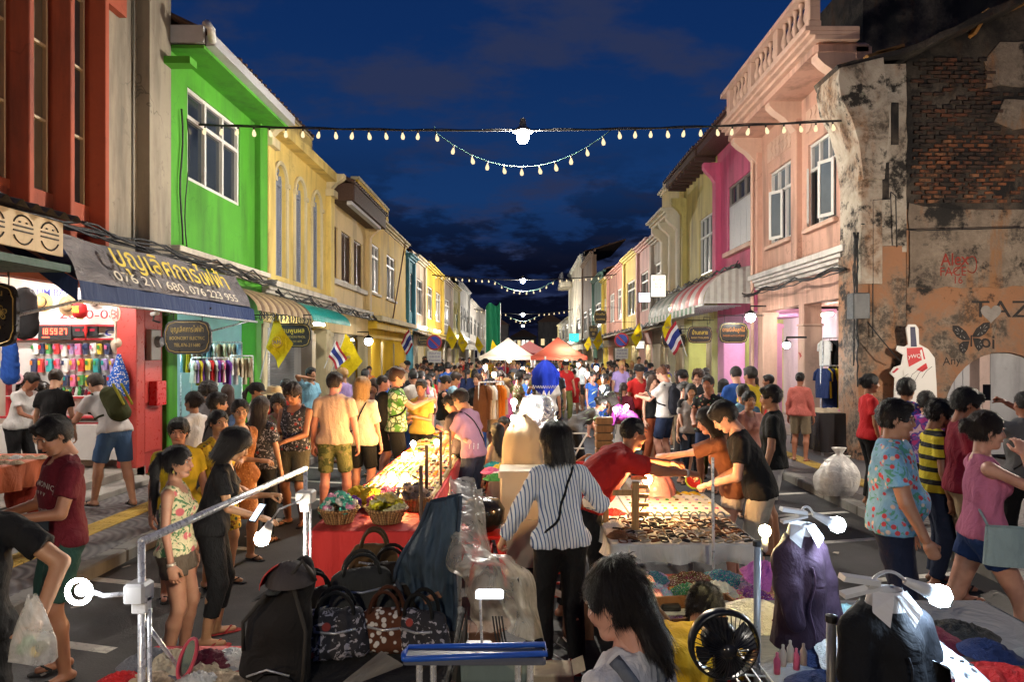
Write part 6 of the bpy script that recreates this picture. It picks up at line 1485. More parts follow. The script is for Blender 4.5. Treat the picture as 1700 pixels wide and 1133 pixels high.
# item meshes
def wick():
 m = N('wicker'); w = m.n('ShaderNodeTexWave',wave_type='BANDS',bands_direction='Z'); m.l(m.co,w.inputs[0]); w.inputs['Scale'].default_value = 22
 a = m.n('ShaderNodeMath',operation='ARCTAN2'); s = m.sepv(); m.l(s[0],a.inputs[0]); m.l(s[1],a.inputs[1]); st = m.math('SINE',m.math('MULTIPLY',a.outputs[0],36.0))
 h = m.math('ADD',w.outputs['Fac'],m.math('MULTIPLY',st,.5)); m.base(m.mix(m.rng(h,.2,1.2),(.16,.075,.025),(.52,.30,.11))).rough(.6).bump(h,.8,.01); return m.m
WK = wick()
def basket(label,x,y,z,r,h,group=None):
 root = thing('wicker_basket',label,'basket',(x,y,z),group)
 b = MB(); b.lathe([(r*.66,0),(r*.75,h*.3),(r*.95,h*.9),(r*1.02,h),(r*.96,h*1.02),(r*.88,h*.9),(r*.60,.02),(0,.02)],(x,y,z),28,cap=False); b.obj('basket_wall',WK,root,True)
 me = MB().tube([(r*.66,0,0),(r*.77,0,h*.35),(r*.97,0,h*.92)],.006,5).mesh('stave',WK)
 for i in range(26): link(me,'stave',root,(x,y,z),(0,0,i*2*math.pi/26))
 b = MB(); b.tube([(x+r*1.0*math.cos(t),y+r*1.0*math.sin(t),z+h+.004*math.sin(t*20)) for t in np.linspace(0,2*math.pi,41)],.012,6,False); b.obj('rim',WK,root,True); return root
# ruffled hair tie / fabric flower
def ruffle(seed,R0=.035,r=.020,n=26,k=9,amp=.35):
 b = MB(); rs = random.Random(seed); ph = rs.random()*6
 def fn(u,v):
  t = u*2*math.pi; q = v*2*math.pi; rr_ = r*(1+amp*math.sin(t*k+ph+2*math.sin(q))); return ((R0+rr_*math.cos(q))*math.cos(t),(R0+rr_*math.cos(q))*math.sin(t),rr_*math.sin(q)*1.2)
 b.grid(fn,n,7); return b.mesh('ruffle',cloth('solid'),True)
RUF = [ruffle(i) for i in range(3)]
def crumple(seed,flat=.45,n=22,k=3.0):
 b = MB(); o = Vector((seed*7.1,seed*3.3,0))
 def fn(u,v):
  t = u*2*math.pi; rr_ = v*(1+.28*mnoise.noise(Vector((math.cos(t)*1.3,math.sin(t)*1.3,seed)))); x,y = rr_*math.cos(t),rr_*math.sin(t); p = Vector((x*k,y*k,0))+o
  rid = 1-abs(mnoise.noise(p))*2.2; rid2 = 1-abs(mnoise.noise(p*2.3+Vector((5,5,5))))*2.2
  return (x,y,max(.0,(1-v**2.2))*flat*(.55+.45*rid+.2*rid2)+.015)
 b.grid(fn,n*2,n); me = b.mesh('crumple',cloth('solid'),True); return me
CR = [crumple(i,.45,18,2.4+.5*i) for i in range(5)]
def with_mat(me,m):
 m2 = me.copy(); m2.materials.clear(); m2.materials.append(m); return m2
PAL = {'yellow': (.62,.45,.03),'pink': (.60,.12,.25),'purple': (.16,.04,.30),'mint green': (.10,.42,.30),'orange': (.62,.18,.02),'red': (.50,.02,.02),'white': (.66,.64,.60),'blue': (.03,.10,.38),'teal': (.01,.25,.26),'cream': (.6,.5,.34),'brown': (.14,.06,.03),'black': (.015,.015,.017),'grey': (.18,.18,.19),'lilac': (.35,.25,.50),'olive': (.14,.14,.04),'navy': (.015,.025,.08),'maroon': (.13,.015,.03),'green': (.04,.22,.05),'sky blue': (.22,.45,.62),'beige': (.46,.34,.22)}
ri = random.Random(77)
spots = [(-1.46,5.42,.155,'basket of mint and pink hair ties at the red corner of the long stall',[(.10,.42,.30),(.6,.25,.35),(.6,.55,.5)]),(-1.08,5.42,.16,'basket of yellow ruffled hair ties beside the mint and pink one',[(.62,.55,.03),(.55,.50,.25),(.62,.45,.10)]),
  (-.95,5.86,.17,'basket holding dark purses behind the basket of yellow hair ties',[(.10,.09,.10),(.25,.2,.18),(.4,.3,.25)])]
for bi,(x,y,r,lab,cols) in enumerate(spots):
 basket(lab,x,y,.765,r,.11)
 pk = thing('accessory_heap',['clear packets of mint and pink ruffles heaped in the corner basket','packets of yellow ruffles heaped in the middle basket','small grey pouches heaped in the rear basket'][bi],'hair ties',(x,y,.87))
 for i in range(34):
  a = ri.random()*6.28; q = ri.random()**.5; link(RUF[i % 3],'ruffle',pk,(x+math.cos(a)*q*r*.8,y+math.sin(a)*q*r*.8,.86+.10*(1-q*q)+ri.random()*.02),(ri.uniform(-.8,.8),ri.uniform(-.8,.8),ri.random()*6),ri.uniform(.55,.85),ri.choice(cols))
for i,(x,y,cn) in enumerate(((-1.47,5.80,'purple'),(-1.36,6.02,'yellow'),(-1.22,5.78,'pink'),(-1.50,6.25,'yellow'),(-1.20,6.15,'pink'))):
 pk = thing('fabric_flower_heap','%s fabric flowers heaped on the long warm stall, %s' % (cn,['behind the corner basket','in the second row','between the two baskets','near the table edge, third row','in the third row by the bulb'][i]),'fabric flowers',(x,y,.78))
 for k in range(12): link(RUF[k % 3],'flower',pk,(x+ri.uniform(-.07,.07),y+ri.uniform(-.07,.07),.80+ri.random()*.07),(ri.uniform(-1,1),ri.uniform(-1,1),0),ri.uniform(.7,1.1),PAL[cn])
itm = [MB().lathe([(0,-.008),(.014,-.004),(.016,.004),(0,.009)],(0,0,0),7).mesh('trinket',cloth('solid')),MB().bbox(-.016,.016,-.012,.012,0,.012,.003).mesh('trinket_box',cloth('solid')),MB().lathe([(.011,0),(.017,.003),(.011,.006)],(0,0,0),9).mesh('trinket_ring',cloth('solid'))]
card = MB().bbox(-.17,.17,-.13,.13,0,.012,.006).mesh('tray',sheet_mat((.62,.52,.36),'tray_card'))
ordn = ['first','second','third','fourth','fifth','sixth','seventh','eighth','ninth','tenth','eleventh','twelfth']
def trays(xs,ys,z,what,dens=(5,4),cols=None,ordw='row',nm='display_tray'):
 k = 0
 for j,y in enumerate(ys):
  for i,x in enumerate(xs):
   hue = ri.choice(cols or list(PAL.values())); t = link(card,nm,None,(x+ri.uniform(-.01,.01),y+ri.uniform(-.02,.02),z),(0,0,ri.uniform(-.06,.06)))
   t['label'] = 'tray of small %s, %s %s from the baskets, %s' % (what,ordn[j],ordw,('kerb side','middle','seller side')[i] if len(xs) == 3 else ('kerb side','seller side')[i % 2]); t['category'] = 'tray'; t['group'] = 'trays of %s' % what
   for a in range(dens[0]):
    for c in range(dens[1]):
     o = link(itm[(k+j) % 3],'trinket',t,(-.17+.34*(a+.5)/dens[0],-.13+.26*(c+.5)/dens[1],.016),(0,0,ri.random()*3),ri.uniform(.9,1.5),tuple(min(1,max(0,q*ri.uniform(.6,1.3))) for q in (hue if ri.random() < .7 else ri.choice(list(PAL.values())))),world=False)
   k += 1
warmc = [PAL['yellow'],PAL['cream'],PAL['beige'],PAL['orange'],PAL['brown'],PAL['white'],PAL['green']]
trays([-1.40,-1.02],[6.55+.31*i for i in range(8)],.775,'earrings',(5,4),warmc)
crdm = [with_mat(card,sheet_mat(c,'far_tray')) for c in ((.55,.40,.2),(.6,.55,.45),(.4,.2,.1),(.5,.45,.1))]
for i in range(16):
 o = link(crdm[i % 4],'display_tray',None,(-1.40 if i % 2 else -1.02,9.1+.32*(i//2),.776)); tag(o,'flat tray on the far half of the long stall, %s row, %s side' % (ordn[i//2],'kerb' if i % 2 else 'seller'),'tray','trays on the far half of the long stall')
 for a in range(6): link(itm[i % 3],'trinket',o,(-.13+.05*a,ri.uniform(-.08,.08),.016),(0,0,0),1.8,ri.choice(warmc),world=False)
for i,(x,y,z,h_) in enumerate(((-.86,6.1,.76,.52),(-.83,6.9,.76,.55),(-.84,7.9,.76,.45),(-.82,5.5,0,1.2))):
 r_ = thing('display_post',['dark wooden post rising from the long stall near the rear basket','dark post on the seller side of the long stall, second from the baskets','dark post on the seller side, farthest from the baskets','thin dark post standing beside the denim bag'][i],'post',(x,y,z)); MB().bbox(x-.014,x+.014,y-.014,y+.014,z,z+h_,.004).obj('post',wood((.06,.03,.015)),r_); b = MB(); b.tube([(x,y,z+h_*.9),(x-.08,y+.02,z+h_*.93)],.007,5); b.obj('peg',BLK,r_)
hs_ = thing('hanger_rack','pale pink rail with hooked necklaces over the far half of the long stall','rack',(-1.0,9.3,.76)); b = MB(); b.tube([(-1.2,9.6,1.08),(-.62,7.9,1.08)],.03,8); b.obj('rail',sheet_mat((.5,.25,.22),'pink_rail'),hs_); b = MB()
for i in range(3): b.tube([(-.62+.05*i,7.95,1.06),(-.62+.05*i,7.9,1.0)],.005,4)
b.obj('hooks',steel(),hs_)
for (fx,fy,d,P,lab) in ((646,832,5.75,15,'warm bulb lowest on the long stall, just behind the baskets'),(650,790,6.9,13,'warm bulb on the kerb side of the close pair on the long stall'),(673,792,6.95,13,'warm bulb on the seller side of the close pair on the long stall'),(672,757,7.9,15,'warm bulb standing alone past the close pair'),(686,737,8.7,17,'large warm glowing bulb beside the pink rail'),(725,735,8.6,8,'small warm bulb by the pink rail hooks'),(762,694,9.6,18,'tall warm bulb beside the man in purple shirt'),(752,712,10.2,8,'small warm bulb at the far end of the long stall')):
 x,z = S(fx,fy,d); stall_bulb(lab,(x,d,z),P,WARM,(x+.02,d,.77),r=.036)
# ---------------------------------------------------------------- table of bracelets in the centre
table('white cloth topped table of rings and bracelets below the leaning man in red',.60,1.62,4.65,6.35,.80,(.50,.50,.50),.12)
wh = sheet_mat((.60,.58,.52),'display_board'); jb = thing('jewellery_board','white display board of small stud jewellery on the bracelet table','display board',(1.3,5.7,.80)); MB().bbox(.86,1.66,5.45,6.25,.80,.82,.006).obj('board',wh,jb)
for i in range(9):
 for j in range(7): link(itm[j % 3],'stud',jb,(.92+.085*i,5.52+.11*j,.822),(0,0,0),.9,ri.choice([PAL['lilac'],PAL['yellow'],PAL['brown'],PAL['green'],PAL['pink'],(.3,.3,.3)]))
rg_ = MB(); rg_.grid(lambda u,v: ((.030+.006*math.cos(v*6.283))*math.cos(u*6.283),(.030+.006*math.cos(v*6.283))*math.sin(u*6.283),.007*math.sin(v*6.283)),14,5); RGM = rg_.mesh('ring',cloth('solid'),True)
for i in range(13):
 for j in range(10):
  o = link(RGM,'bracelet',None,(.70+.072*i+ri.uniform(-.008,.008),4.72+.068*j+ri.uniform(-.01,.01),.807),(ri.uniform(-.4,.4),ri.uniform(-.3,.3),0),ri.uniform(.9,1.15),ri.choice([PAL['black'],PAL['black'],PAL['brown'],(.25,.18,.12),(.30,.28,.25)])); tag(o,'dark bangle in the dense rows covering the table edge nearest the scarf stall','bracelet','bangles laid out in rows')
for i in range(12):
 o = link(RGM,'bracelet',None,(.80+.07*i,5.41,.81),(R(75),0,0),1.1,(.2,.25,.28)); tag(o,'upright teal grey bangle in the row before the white stud board','bracelet','upright bangles before the board')
pw = thing('wooden_frame_post','pale wooden slatted frame and post standing on the bracelet table','display stand',(.86,5.0,.8)); wd = wood((.42,.23,.08),'pale_wood'); MB().bbox(.80,.85,4.98,5.03,.80,1.16,.005).obj('post',wd,pw)
for i in range(5): MB().bbox(.84+.001,.98,5.30+.001*i,5.32,.84+.07*i,.87+.07*i,.004).obj('slat',wd,pw)
MB().bbox(.62,.66,5.25,5.29,.80,1.12,.005).obj('side_post',wd,pw); MB().bbox(.66,.80,5.0,5.02,1.06,1.10,.004).obj('cross_bar',wd,pw)
stall_bulb('warm bulb glowing under the reaching arms over the bracelet table',(px(1075,5.5),5.5,pz(797,5.5)),17,WARM,(px(1060,5.5),5.5,.81),r=.038)
pb2 = thing('plastic_bag','translucent pink plastic bag of goods beside the warm bulb','plastic bag',(1.15,5.9,.82)); b = MB(); b.grid(lambda u,v: (1.20+(.17-.10*v*v)*math.cos(u*6.283)*(1+.15*math.sin(u*25)),6.15+(.12-.06*v)*math.sin(u*6.283),.82+.22*v+.02*math.sin(u*19)),26,8); b.obj('bag',film((.65,.25,.25),.8),pb2,True)
for i in range(6): o = link(CR[i % 5],'yellow_bundle',None,(1.42+.08*(i % 3),6.22+.10*(i//3),.80),(0,0,i),.055,(.6,.42,.02)); tag(o,'small yellow bundle heaped beyond the stud board','bundle','yellow bundles beyond the stud board')
pole_ = thing('lamp_pole','thin pale pole standing at the far edge of bracelet table','pole',(1.65,4.9,0)); b = MB(); b.tube([(px(1185,4.4),4.4,.5),(px(1183,4.4),4.4,pz(760,4.4))],.010,6); b.obj('pole',steel(),pole_)
for i,(x,y,c) in enumerate(((.70,5.15,'white'),(.68,4.85,'brown'),(.74,5.55,'red'))):
 o = link(CR[i],'folded_cloth',None,(x,y,.80),(0,0,i*2),.09,PAL[c]); tag(o,'%s folded cloth near the slatted frame on the bracelet table' % c,'cloth')
# ---------------------------------------------------------------- scarf stall lower centre
table('low stall of scarves and pouches with red side near the bracelet table',.66,1.62,3.05,4.35,.70,(.42,.02,.02),.6)
SCF = [with_mat(c,cloth('print')) for c in CR]; scn = ['purple','pink','teal','orange','blue','lilac','red','yellow','navy','maroon','sky blue','green','white']
scp = [(.80,4.15,.16,'lilac'),(1.02,4.10,.20,'maroon'),(1.22,4.18,.17,'teal'),(1.42,4.10,.17,'lilac'),(1.55,4.22,.12,'pink'),(.88,3.90,.15,'red'),(1.12,3.85,.20,'pink'),(1.38,3.82,.17,'purple'),(1.54,3.88,.13,'blue'),(.82,3.62,.12,'white'),(1.48,3.60,.13,'navy'),(1.30,3.55,.13,'sky blue'),(1.58,3.42,.11,'green')]
for i,(x,y,r,c) in enumerate(scp):
 o = link(SCF[i % 5],'scarf',None,(x,y,.70),(0,0,i*1.7),(r,r,r*.8),PAL[c]); tag(o,'crumpled %s patterned scarf on the low stall, %s' % (c,['far corner','far row under the clear bag','far row middle','far row by the purple cloth','far row edge','second row edge','second row centre','second row by the pole','second row end','before the red side','third row end','third row behind the pouch box','nearest the grey pole'][i]),'scarf','scarves heaped on the low stall')
o = link(CR[2],'purple_cloth',None,(px(1268,3.9),3.95,.78),(.3,.2,.5),(.12,.12,.25),(.45,.12,.45)); tag(o,'bright magenta cloth bunched at the low yellow bulb','cloth')
def open_box(name,label,x,y,z,w,d,h,c,rot=0,contents=()):
 root = thing(name,label,'box',(x,y,z)); root.rotation_euler = (0,0,rot); MB.local = True; m = sheet_mat(c,'box_board')
 for nm,a in (('bottom',(-w/2,w/2,-d/2,d/2,0,.012)),('side',(-w/2,-w/2+.012,-d/2,d/2,.0121,h)),('side',(w/2-.012,w/2,-d/2,d/2,.0121,h)),('front',(-w/2+.0121,w/2-.0121,-d/2,-d/2+.012,.0121,h)),('back',(-w/2+.0121,w/2-.0121,d/2-.012,d/2,.0121,h))): MB().bbox(*a,.003).obj(nm,m,root)
 MB.local = False; return root
open_box('pouch_box','brown open box with a white tag holding orange dotted pouches',px(1175,3.2),3.35,.705,.42,.30,.16,(.20,.085,.03),.15); open_box('pouch_box','shallow tan tray of orange fruit printed pouches beside the brown box',px(1235,3.05),3.12,.705,.34,.26,.09,(.32,.15,.05),-.2)
ORP = with_mat(CR[1],cloth('spots'))
for i,(x,y,z,c) in enumerate(((px(1160,3.3),3.30,.72,(.62,.17,.02)),(px(1190,3.2),3.38,.72,(.60,.30,.02)),(px(1215,3.05),3.10,.72,(.62,.20,.02)),(px(1245,3.05),3.14,.72,(.62,.40,.03)),(px(1150,3.1),3.12,.74,(.62,.12,.02)))):
 o = link(ORP,'pouch',None,(x,y,z),(0,0,i),(.11,.11,.13),c); tag(o,'orange spotted pouch %s' % ['in the brown box, near side','in the brown box, far side','in the tan tray, near the fan','in the tan tray, by the grey pole','lying before the brown box'][i],'pouch','orange printed pouches')
rbx = thing('red_box','red carton corner beside the heap of scarves','box',(.6,3.7,.7)); MB().bbox(.60,.76,3.62,4.02,.70,.80,.01).obj('carton',plastic((.50,.02,.02),.4),rbx)
pc = thing('card_reader','black flip wallet lying on white paper near the red carton','wallet',(.8,3.6,.7)); MB().bbox(.70,.80,3.44,3.52,.80,.83,.01).obj('wallet',plastic((.02,.02,.02),.3),pc); MB().bbox(.66,.84,3.40,3.56,.795,.799,.001).obj('paper',sheet_mat((.6,.6,.58),'paper'),pc)
# ---------------------------------------------------------------- lower right: wire rack, poles, dressed forms, clip lamps
wr_ = thing('wire_rack','white wire grid rack slanting beside the black fan','rack',(.85,2.4,.8)); st_ = paint((.55,.55,.53),.35)
for i in range(12): b = MB(); y = 2.0+.075*i; b.tube([(px(1232,2.5),y,.88),(px(1290,2.5)+.0,y+.02,.86)],.005,5); b.obj('wire',st_,wr_)
for i in range(4): b = MB(); x = px(1232,2.5)+.042*i; b.tube([(x,1.98,.885),(x,2.86,.875)],.004,5); b.obj('wire',st_,wr_)
def pole(label,fx,y0_,y1_,d,r=.016,c=(.34,.36,.38)):
 root = thing('grey_pole',label,'pole',(px(fx,d),d,0)); b = MB(); b.tube([(px(fx,d),d,pz(y1_,d)),(px(fx,d),d,pz(y0_,d))],r,10); b.obj('tube',paint(c,.35,.3),root,True); b = MB(); b.lathe([(r,0),(r*1.25,.0),(r*1.25,.02),(0,.024)],(px(fx,d),d,pz(y0_,d)-.01),10); b.obj('end_cap',BLK,root); return root
pole('grey rack pole beside the dark purple jacket',1257,903,1260,2.7,.014); pole('grey rack pole before the black blouse',1380,1028,1300,2.1,.014)
def dress_form(label,fx,ytop,ybot,d,wid,c,collar,seed,dep=.16,rot=0,pattern='solid'):
 """a garment hung on a torso form, with a flat white collar card clipped on top"""
 x = px(fx,d); zt,zb = pz(ytop,d),pz(ybot,d); root = thing('dress_form',label,'garment',(x,d,zb)); H_ = zt-zb; w = wid/2
 g = SDF((-w-.12,-.25,-.05),(w+.12,.25,H_+.15),.009); fy = w/dep
 g.cone((0,0,H_*.02),(0,0,H_*.45),w*1.0,w*.74,.04,(0,1,0),fy); g.cone((0,0,H_*.45),(0,.01,H_*.70),w*.72,w*.82,.04,(0,1,0),fy)
 for s in (-1,1):
  g.cone((s*.02,0,H_*.90),(s*w*.78,0,H_*.80),.050,.042,.04); g.cone((s*w*.80,-.01,H_*.79),(s*w*1.02,-.03,H_*.56),.050,.050,.03); g.cone((s*w*1.02,-.03,H_*.56),(s*w*.96,-.07,H_*.30),.050,.044,.02)
 g.cone((0,0,H_*.78),(0,0,H_*.95),w*.5,.050,.05,(0,1,0),1.3); g.plane((0,0,0),(0,0,-1)); g.plane((0,0,H_*.955),(0,0,1)); g.wave(.008,19,seed,.15)
 o = link(npmesh('garment',*g.poly(),m=cloth(pattern),smooth=True),'jacket',root,(x,d,zb),(0,0,rot),color=c)
 wc_ = sheet_mat((.66,.66,.68),'white_collar'); b = MB(); b.lathe([(.062,-.02),(.054,.015),(.048,.035),(.044,.034),(.050,.0)],(x,d-.01,zt-.01),20,cap=False,sy=.85); cl_ = b.obj('collar_band',wc_,root,True)
 for s in (-1,1): b = MB(); b.add([(x+s*.004,d-.062,zt+.020),(x+s*.050,d-.030,zt+.026),(x+s*.072,d-.070,zt-.018),(x+s*.036,d-.098,zt-.052),(x+s*.004,d-.064,zt+.016),(x+s*.050,d-.034,zt+.020),(x+s*.072,d-.074,zt-.023),(x+s*.036,d-.102,zt-.057)],[(0,1,2,3),(7,6,5,4),(0,3,7,4),(3,2,6,7),(2,1,5,6)]); b.obj('collar_flap',wc_,root)
 b = MB(); b.tube([(x+.012*math.sin(i),d-.13-.0*i,zt-.13-i*(H_-.15)/10) for i in range(10)],.004,4); b.obj('placket',cloth(),root,True,dk(c,1.8)); return root,x,zt
dress_form('dark purple jacket with white collar on a form under the first clip lamp',1328,878,1078,2.95,.23,(.050,.028,.048),True,5,.14,.5)
dress_form('black blouse with white collar on a form under the second clip lamp',1468,990,1240,2.05,.27,(.008,.009,.012),True,9,.15,.3)
def clip_lamp(label,fb,fc,d,P,col=COOL,r=.034):
 """clamp at fc, gooseneck arm, cone socket and bulb at fb"""
 p = Vector((px(fb[0],d),d,pz(fb[1],d))); c = Vector((px(fc[0],d),d-.05,pz(fc[1],d))); root = thing('clip_lamp',label,'clip lamp',c)
 b = MB(); b.lathe([(0,-r),(r*.72,-r*.7),(r,0),(r*.72,r*.7),(0,r)],tuple(p),14); b.obj('bulb',glow(col,P/(4*math.pi*r*r*math.pi),'bulb_glass'),root,True)
 d0 = (c-p); d0.z = abs(d0.x)*.45; d0.normalize(); q = p+d0*r*.8; q2 = q+d0*.10; b = MB(); b.tube([q,q+d0*.03,q2],[.025,.019,.011],12); b.obj('lamp_holder',paint((.55,.57,.6),.35),root,True)
 top = (q2+c)/2+Vector((0,0,.07)); b = MB(); pts = [q2.lerp(top,t)*(1-t)+top.lerp(c,t)*t for t in np.linspace(0,1,12)]; b.tube(pts,.005,6); b.obj('gooseneck',paint((.5,.5,.52),.3),root,True)
 b = MB(); b.add([c+Vector(v) for v in ((-.075,-.02,.02),(.03,-.02,.005),(.03,.02,.005),(-.075,.02,.02),(-.07,-.02,.035),(.03,-.02,.02),(.03,.02,.02),(-.07,.02,.035))],[(0,3,2,1),(4,5,6,7),(0,1,5,4),(1,2,6,5),(2,3,7,6),(3,0,4,7)]); b.add([c+Vector(v) for v in ((-.07,-.02,-.03),(.03,-.02,-.005),(.03,.02,-.005),(-.07,.02,-.03),(-.07,-.02,-.018),(.03,-.02,.004),(.03,.02,.004),(-.07,.02,-.018))],[(0,3,2,1),(4,5,6,7),(0,1,5,4),(1,2,6,5),(2,3,7,6),(3,0,4,7)]); b.obj('clamp',plastic((.6,.62,.65),.35),root); return root
clip_lamp('clip lamp with cool white bulb over the dark purple jacket',(1390,872),(1318,852),2.85,8); clip_lamp('clip lamp with cool white bulb beside the black blouse',(1560,990),(1425,965),2.0,6.5)
stall_bulb('yellowish bulb burning at the magenta cloth by the purple jacket',(px(1270,3.1),3.1,pz(882,3.1)),5,(1,.80,.35),(px(1262,3.1),3.1,pz(910,3.1)),r=.028)
table('clothes table at the near side under the dressed forms',.95,2.35,1.9,3.5,.84,(.12,.12,.14),.4)
gs = [(1.12,3.25,.17,'white'),(1.40,3.2,.17,'cream'),(1.72,3.0,.18,'maroon'),(1.30,2.85,.16,'navy'),(1.55,2.62,.18,'white'),(1.85,2.55,.17,'red'),(1.15,2.55,.14,'navy'),(2.05,2.25,.19,'sky blue'),(1.78,2.12,.17,'white'),(1.42,2.12,.17,'blue'),(1.12,2.16,.15,'pink'),(2.15,2.75,.15,'grey'),(1.95,3.05,.14,'black'),(1.48,2.36,.16,'teal'),(1.25,2.36,.13,'white'),(1.62,2.36,.14,'navy'),(1.98,2.48,.15,'white'),(1.62,2.85,.15,'black'),(2.2,2.5,.15,'maroon'),(1.92,2.15,.14,'cream')]
for i,(x,y,r,c) in enumerate(gs):
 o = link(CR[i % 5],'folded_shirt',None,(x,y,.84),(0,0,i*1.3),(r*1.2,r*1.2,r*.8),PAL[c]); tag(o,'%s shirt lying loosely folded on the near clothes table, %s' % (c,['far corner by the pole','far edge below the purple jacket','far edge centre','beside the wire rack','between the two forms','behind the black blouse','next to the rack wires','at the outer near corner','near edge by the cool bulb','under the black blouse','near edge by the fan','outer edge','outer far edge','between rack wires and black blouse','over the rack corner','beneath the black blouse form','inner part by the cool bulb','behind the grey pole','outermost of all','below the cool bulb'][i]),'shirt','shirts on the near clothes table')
ws = thing('white_cloth','bright white garment with three black buttons hanging over the table edge','cloth',(px(1580,2.0),2.0,1.2)); b = MB(); b.grid(lambda u,v: (px(1540,2.0)+.28*u+.03*math.sin(v*5),1.86+.34*v,pz(1118,2.0)+.10*v-.25*u*u+.02*math.sin(u*14+v*9)),20,16); b.obj('cloth',sheet_mat((.60,.66,.74),'white_cotton'),ws,True)
for i in range(3): link(MB().lathe([(0,0),(.007,.001),(.006,.004),(0,.004)],(0,0,0),8).mesh('button',BLK),'button',ws,(px(1570+i*16,2.0),1.97,pz(1118,2.0)+.055-.01*i))
# black fan
fn_ = thing('desk_fan','black round desk fan with wire guard between the girl and the wire rack','fan',(px(1203,2.15),2.15,.8)); fx_,fz_,fy_ = px(1203,2.15),pz(1072,2.15),2.15; gm_ = plastic((.012,.012,.014),.3)
b = MB(); b.lathe([(.10,.05),(.112,.02),(.112,.0),(.100,-.02),(.104,-.002),(.104,.03)],(fx_,fy_,fz_),32,cap=False,ax='y'); b.obj('guard_ring',gm_,fn_,True)
me = MB().tube([(.018,-.05,0),(.06,-.045,0),(.10,-.015,0),(.108,.0,0)],.0016,4).mesh('guard_wire',gm_)
for i in range(40): o = link(me,'guard_wire',fn_,(fx_,fy_,fz_),(0,i*2*math.pi/40,0))
b = MB(); b.lathe([(0,-.058),(.020,-.055),(.026,-.045)],(fx_,fy_,fz_),16,ax='y',cap=False); b.obj('badge',plastic((.02,.02,.022),.2),fn_,True)
for k in range(4):
 a = k*math.pi/2+.4; b = MB(); b.grid(lambda u,v: (fx_+(.02+.075*u)*math.cos(a+(v-.5)*.9),fy_-.02+.03*v,fz_+(.02+.075*u)*math.sin(a+(v-.5)*.9)),4,4); b.obj('blade',plastic((.03,.03,.035),.2),fn_,True)
b = MB(); b.lathe([(.045,0),(.06,.06),(.045,.11),(0,.13)],(fx_,fy_,fz_),16,ax='y'); b.obj('motor',gm_,fn_,True); MB().bbox(fx_-.02,fx_+.02,fy_+.03,fy_+.07,fz_-.26,fz_-.05,.006).obj('neck',gm_,fn_); MB().bbox(fx_-.08,fx_+.08,fy_-.03,fy_+.13,fz_-.28,fz_-.255,.008).obj('base',gm_,fn_)
b_ = thing('fan_stool','pale board carrying the black desk fan','board',(fx_,fy_,fz_-.3)); MB().bbox(fx_-.14,fx_+.16,fy_-.10,fy_+.2,fz_-.31,fz_-.281,.006).obj('board',wood((.4,.28,.15)),b_); MB().bbox(fx_-.12,fx_+.14,fy_-.08,fy_+.18,0,fz_-.311,.01).obj('box',plastic((.05,.06,.07),.5),b_)
# ---------------------------------------------------------------- lower left: steel garment rail, ring lamp, coats and bags
gr_ = thing('garment_rail','chrome garment rail running away from the ring lamp','clothes rail',(-1.42,2.54,0)); cs = steel('chrome',(.72,.73,.75),.25); zr = 1.40; XA,XB = px(235,2.54),px(507,4.17)
b = MB(); b.tube([(XA,2.54,zr),(XB,4.17,zr)],.016,12); b.obj('top_bar',cs,gr_,True)
for x,y in ((XA,2.54),(XB,4.17)):
 b = MB(); b.tube([(x,y,0),(x,y,zr)],.013,10); b.obj('upright',cs,gr_,True); MB().bbox(x-.03,x+.03,y-.02,y+.02,zr-.26,zr-.20,.006).obj('collar_joint',paint((.6,.6,.6),.3),gr_); b = MB(); b.tube([(x+.03,y,0),(x+.03,y,zr-.25)],.008,8); b.obj('inner_tube',cs,gr_,True)
b = MB(); b.tube([(XA,2.54,zr-.28),(px(290,2.6),2.75,.75)],.008,6); b.obj('brace',cs,gr_,True)
rl = thing('ring_lamp','round ring lamp glowing white on an arm from the chrome rail','ring lamp',(px(137,2.45),2.45,pz(980,2.45))); cx_,cz_ = px(137,2.45),pz(980,2.45); b = MB(); b.tube([(cx_+.041*math.cos(t),2.43,cz_+.041*math.sin(t)) for t in np.linspace(0,2*math.pi,25)],.0085,8,False); b.obj('ring_tube',glow((.95,.97,1),38,'ring_light'),rl,True)
b = MB(); b.lathe([(0,0),(.022,.0),(.024,.03),(.012,.05)],(cx_,2.44,cz_),12,ax='y'); b.obj('hub',plastic((.5,.5,.5),.4),rl); b = MB(); b.tube([(cx_,2.47,cz_-.005),(cx_+.05,2.49,cz_-.035),(XA,2.53,cz_-.04)],.009,8); b.obj('arm',cs,rl,True); MB().bbox(XA-.05,XA+.03,2.50,2.58,cz_-.07,cz_-.0,.01).obj('clamp',plastic((.5,.5,.5),.4),rl)
wl = (px(435,3.95),3.95,pz(895,3.95)); clp = thing('clip_lamp','bright white globe lamp on a curved arm from the far rail post','clip lamp',wl); b = MB(); r = .045; b.lathe([(0,-r),(r*.72,-r*.7),(r,0),(r*.72,r*.7),(0,r)],wl,14); b.obj('bulb',glow((1,.90,.74),20/(4*math.pi*r*r*math.pi),'bulb_glass'),clp,True)
b = MB(); b.tube([(wl[0]+.02,wl[1],wl[2]+.03),(wl[0]+.05,wl[1],wl[2]+.10)],[.035,.018],10); b.obj('shade',plastic((.6,.58,.55),.35),clp,True); b = MB(); b.tube([(wl[0]+.05,wl[1],wl[2]+.10),(wl[0]+.10,wl[1],wl[2]+.17),(wl[0]+.18,4.0,wl[2]+.20),(XB,4.15,wl[2]+.20)],.006,6); b.obj('gooseneck',cs,clp,True); MB().bbox(XB-.04,XB+.06,4.1,4.2,wl[2]+.17,wl[2]+.24,.01).obj('clamp',plastic((.6,.58,.55),.35),clp)
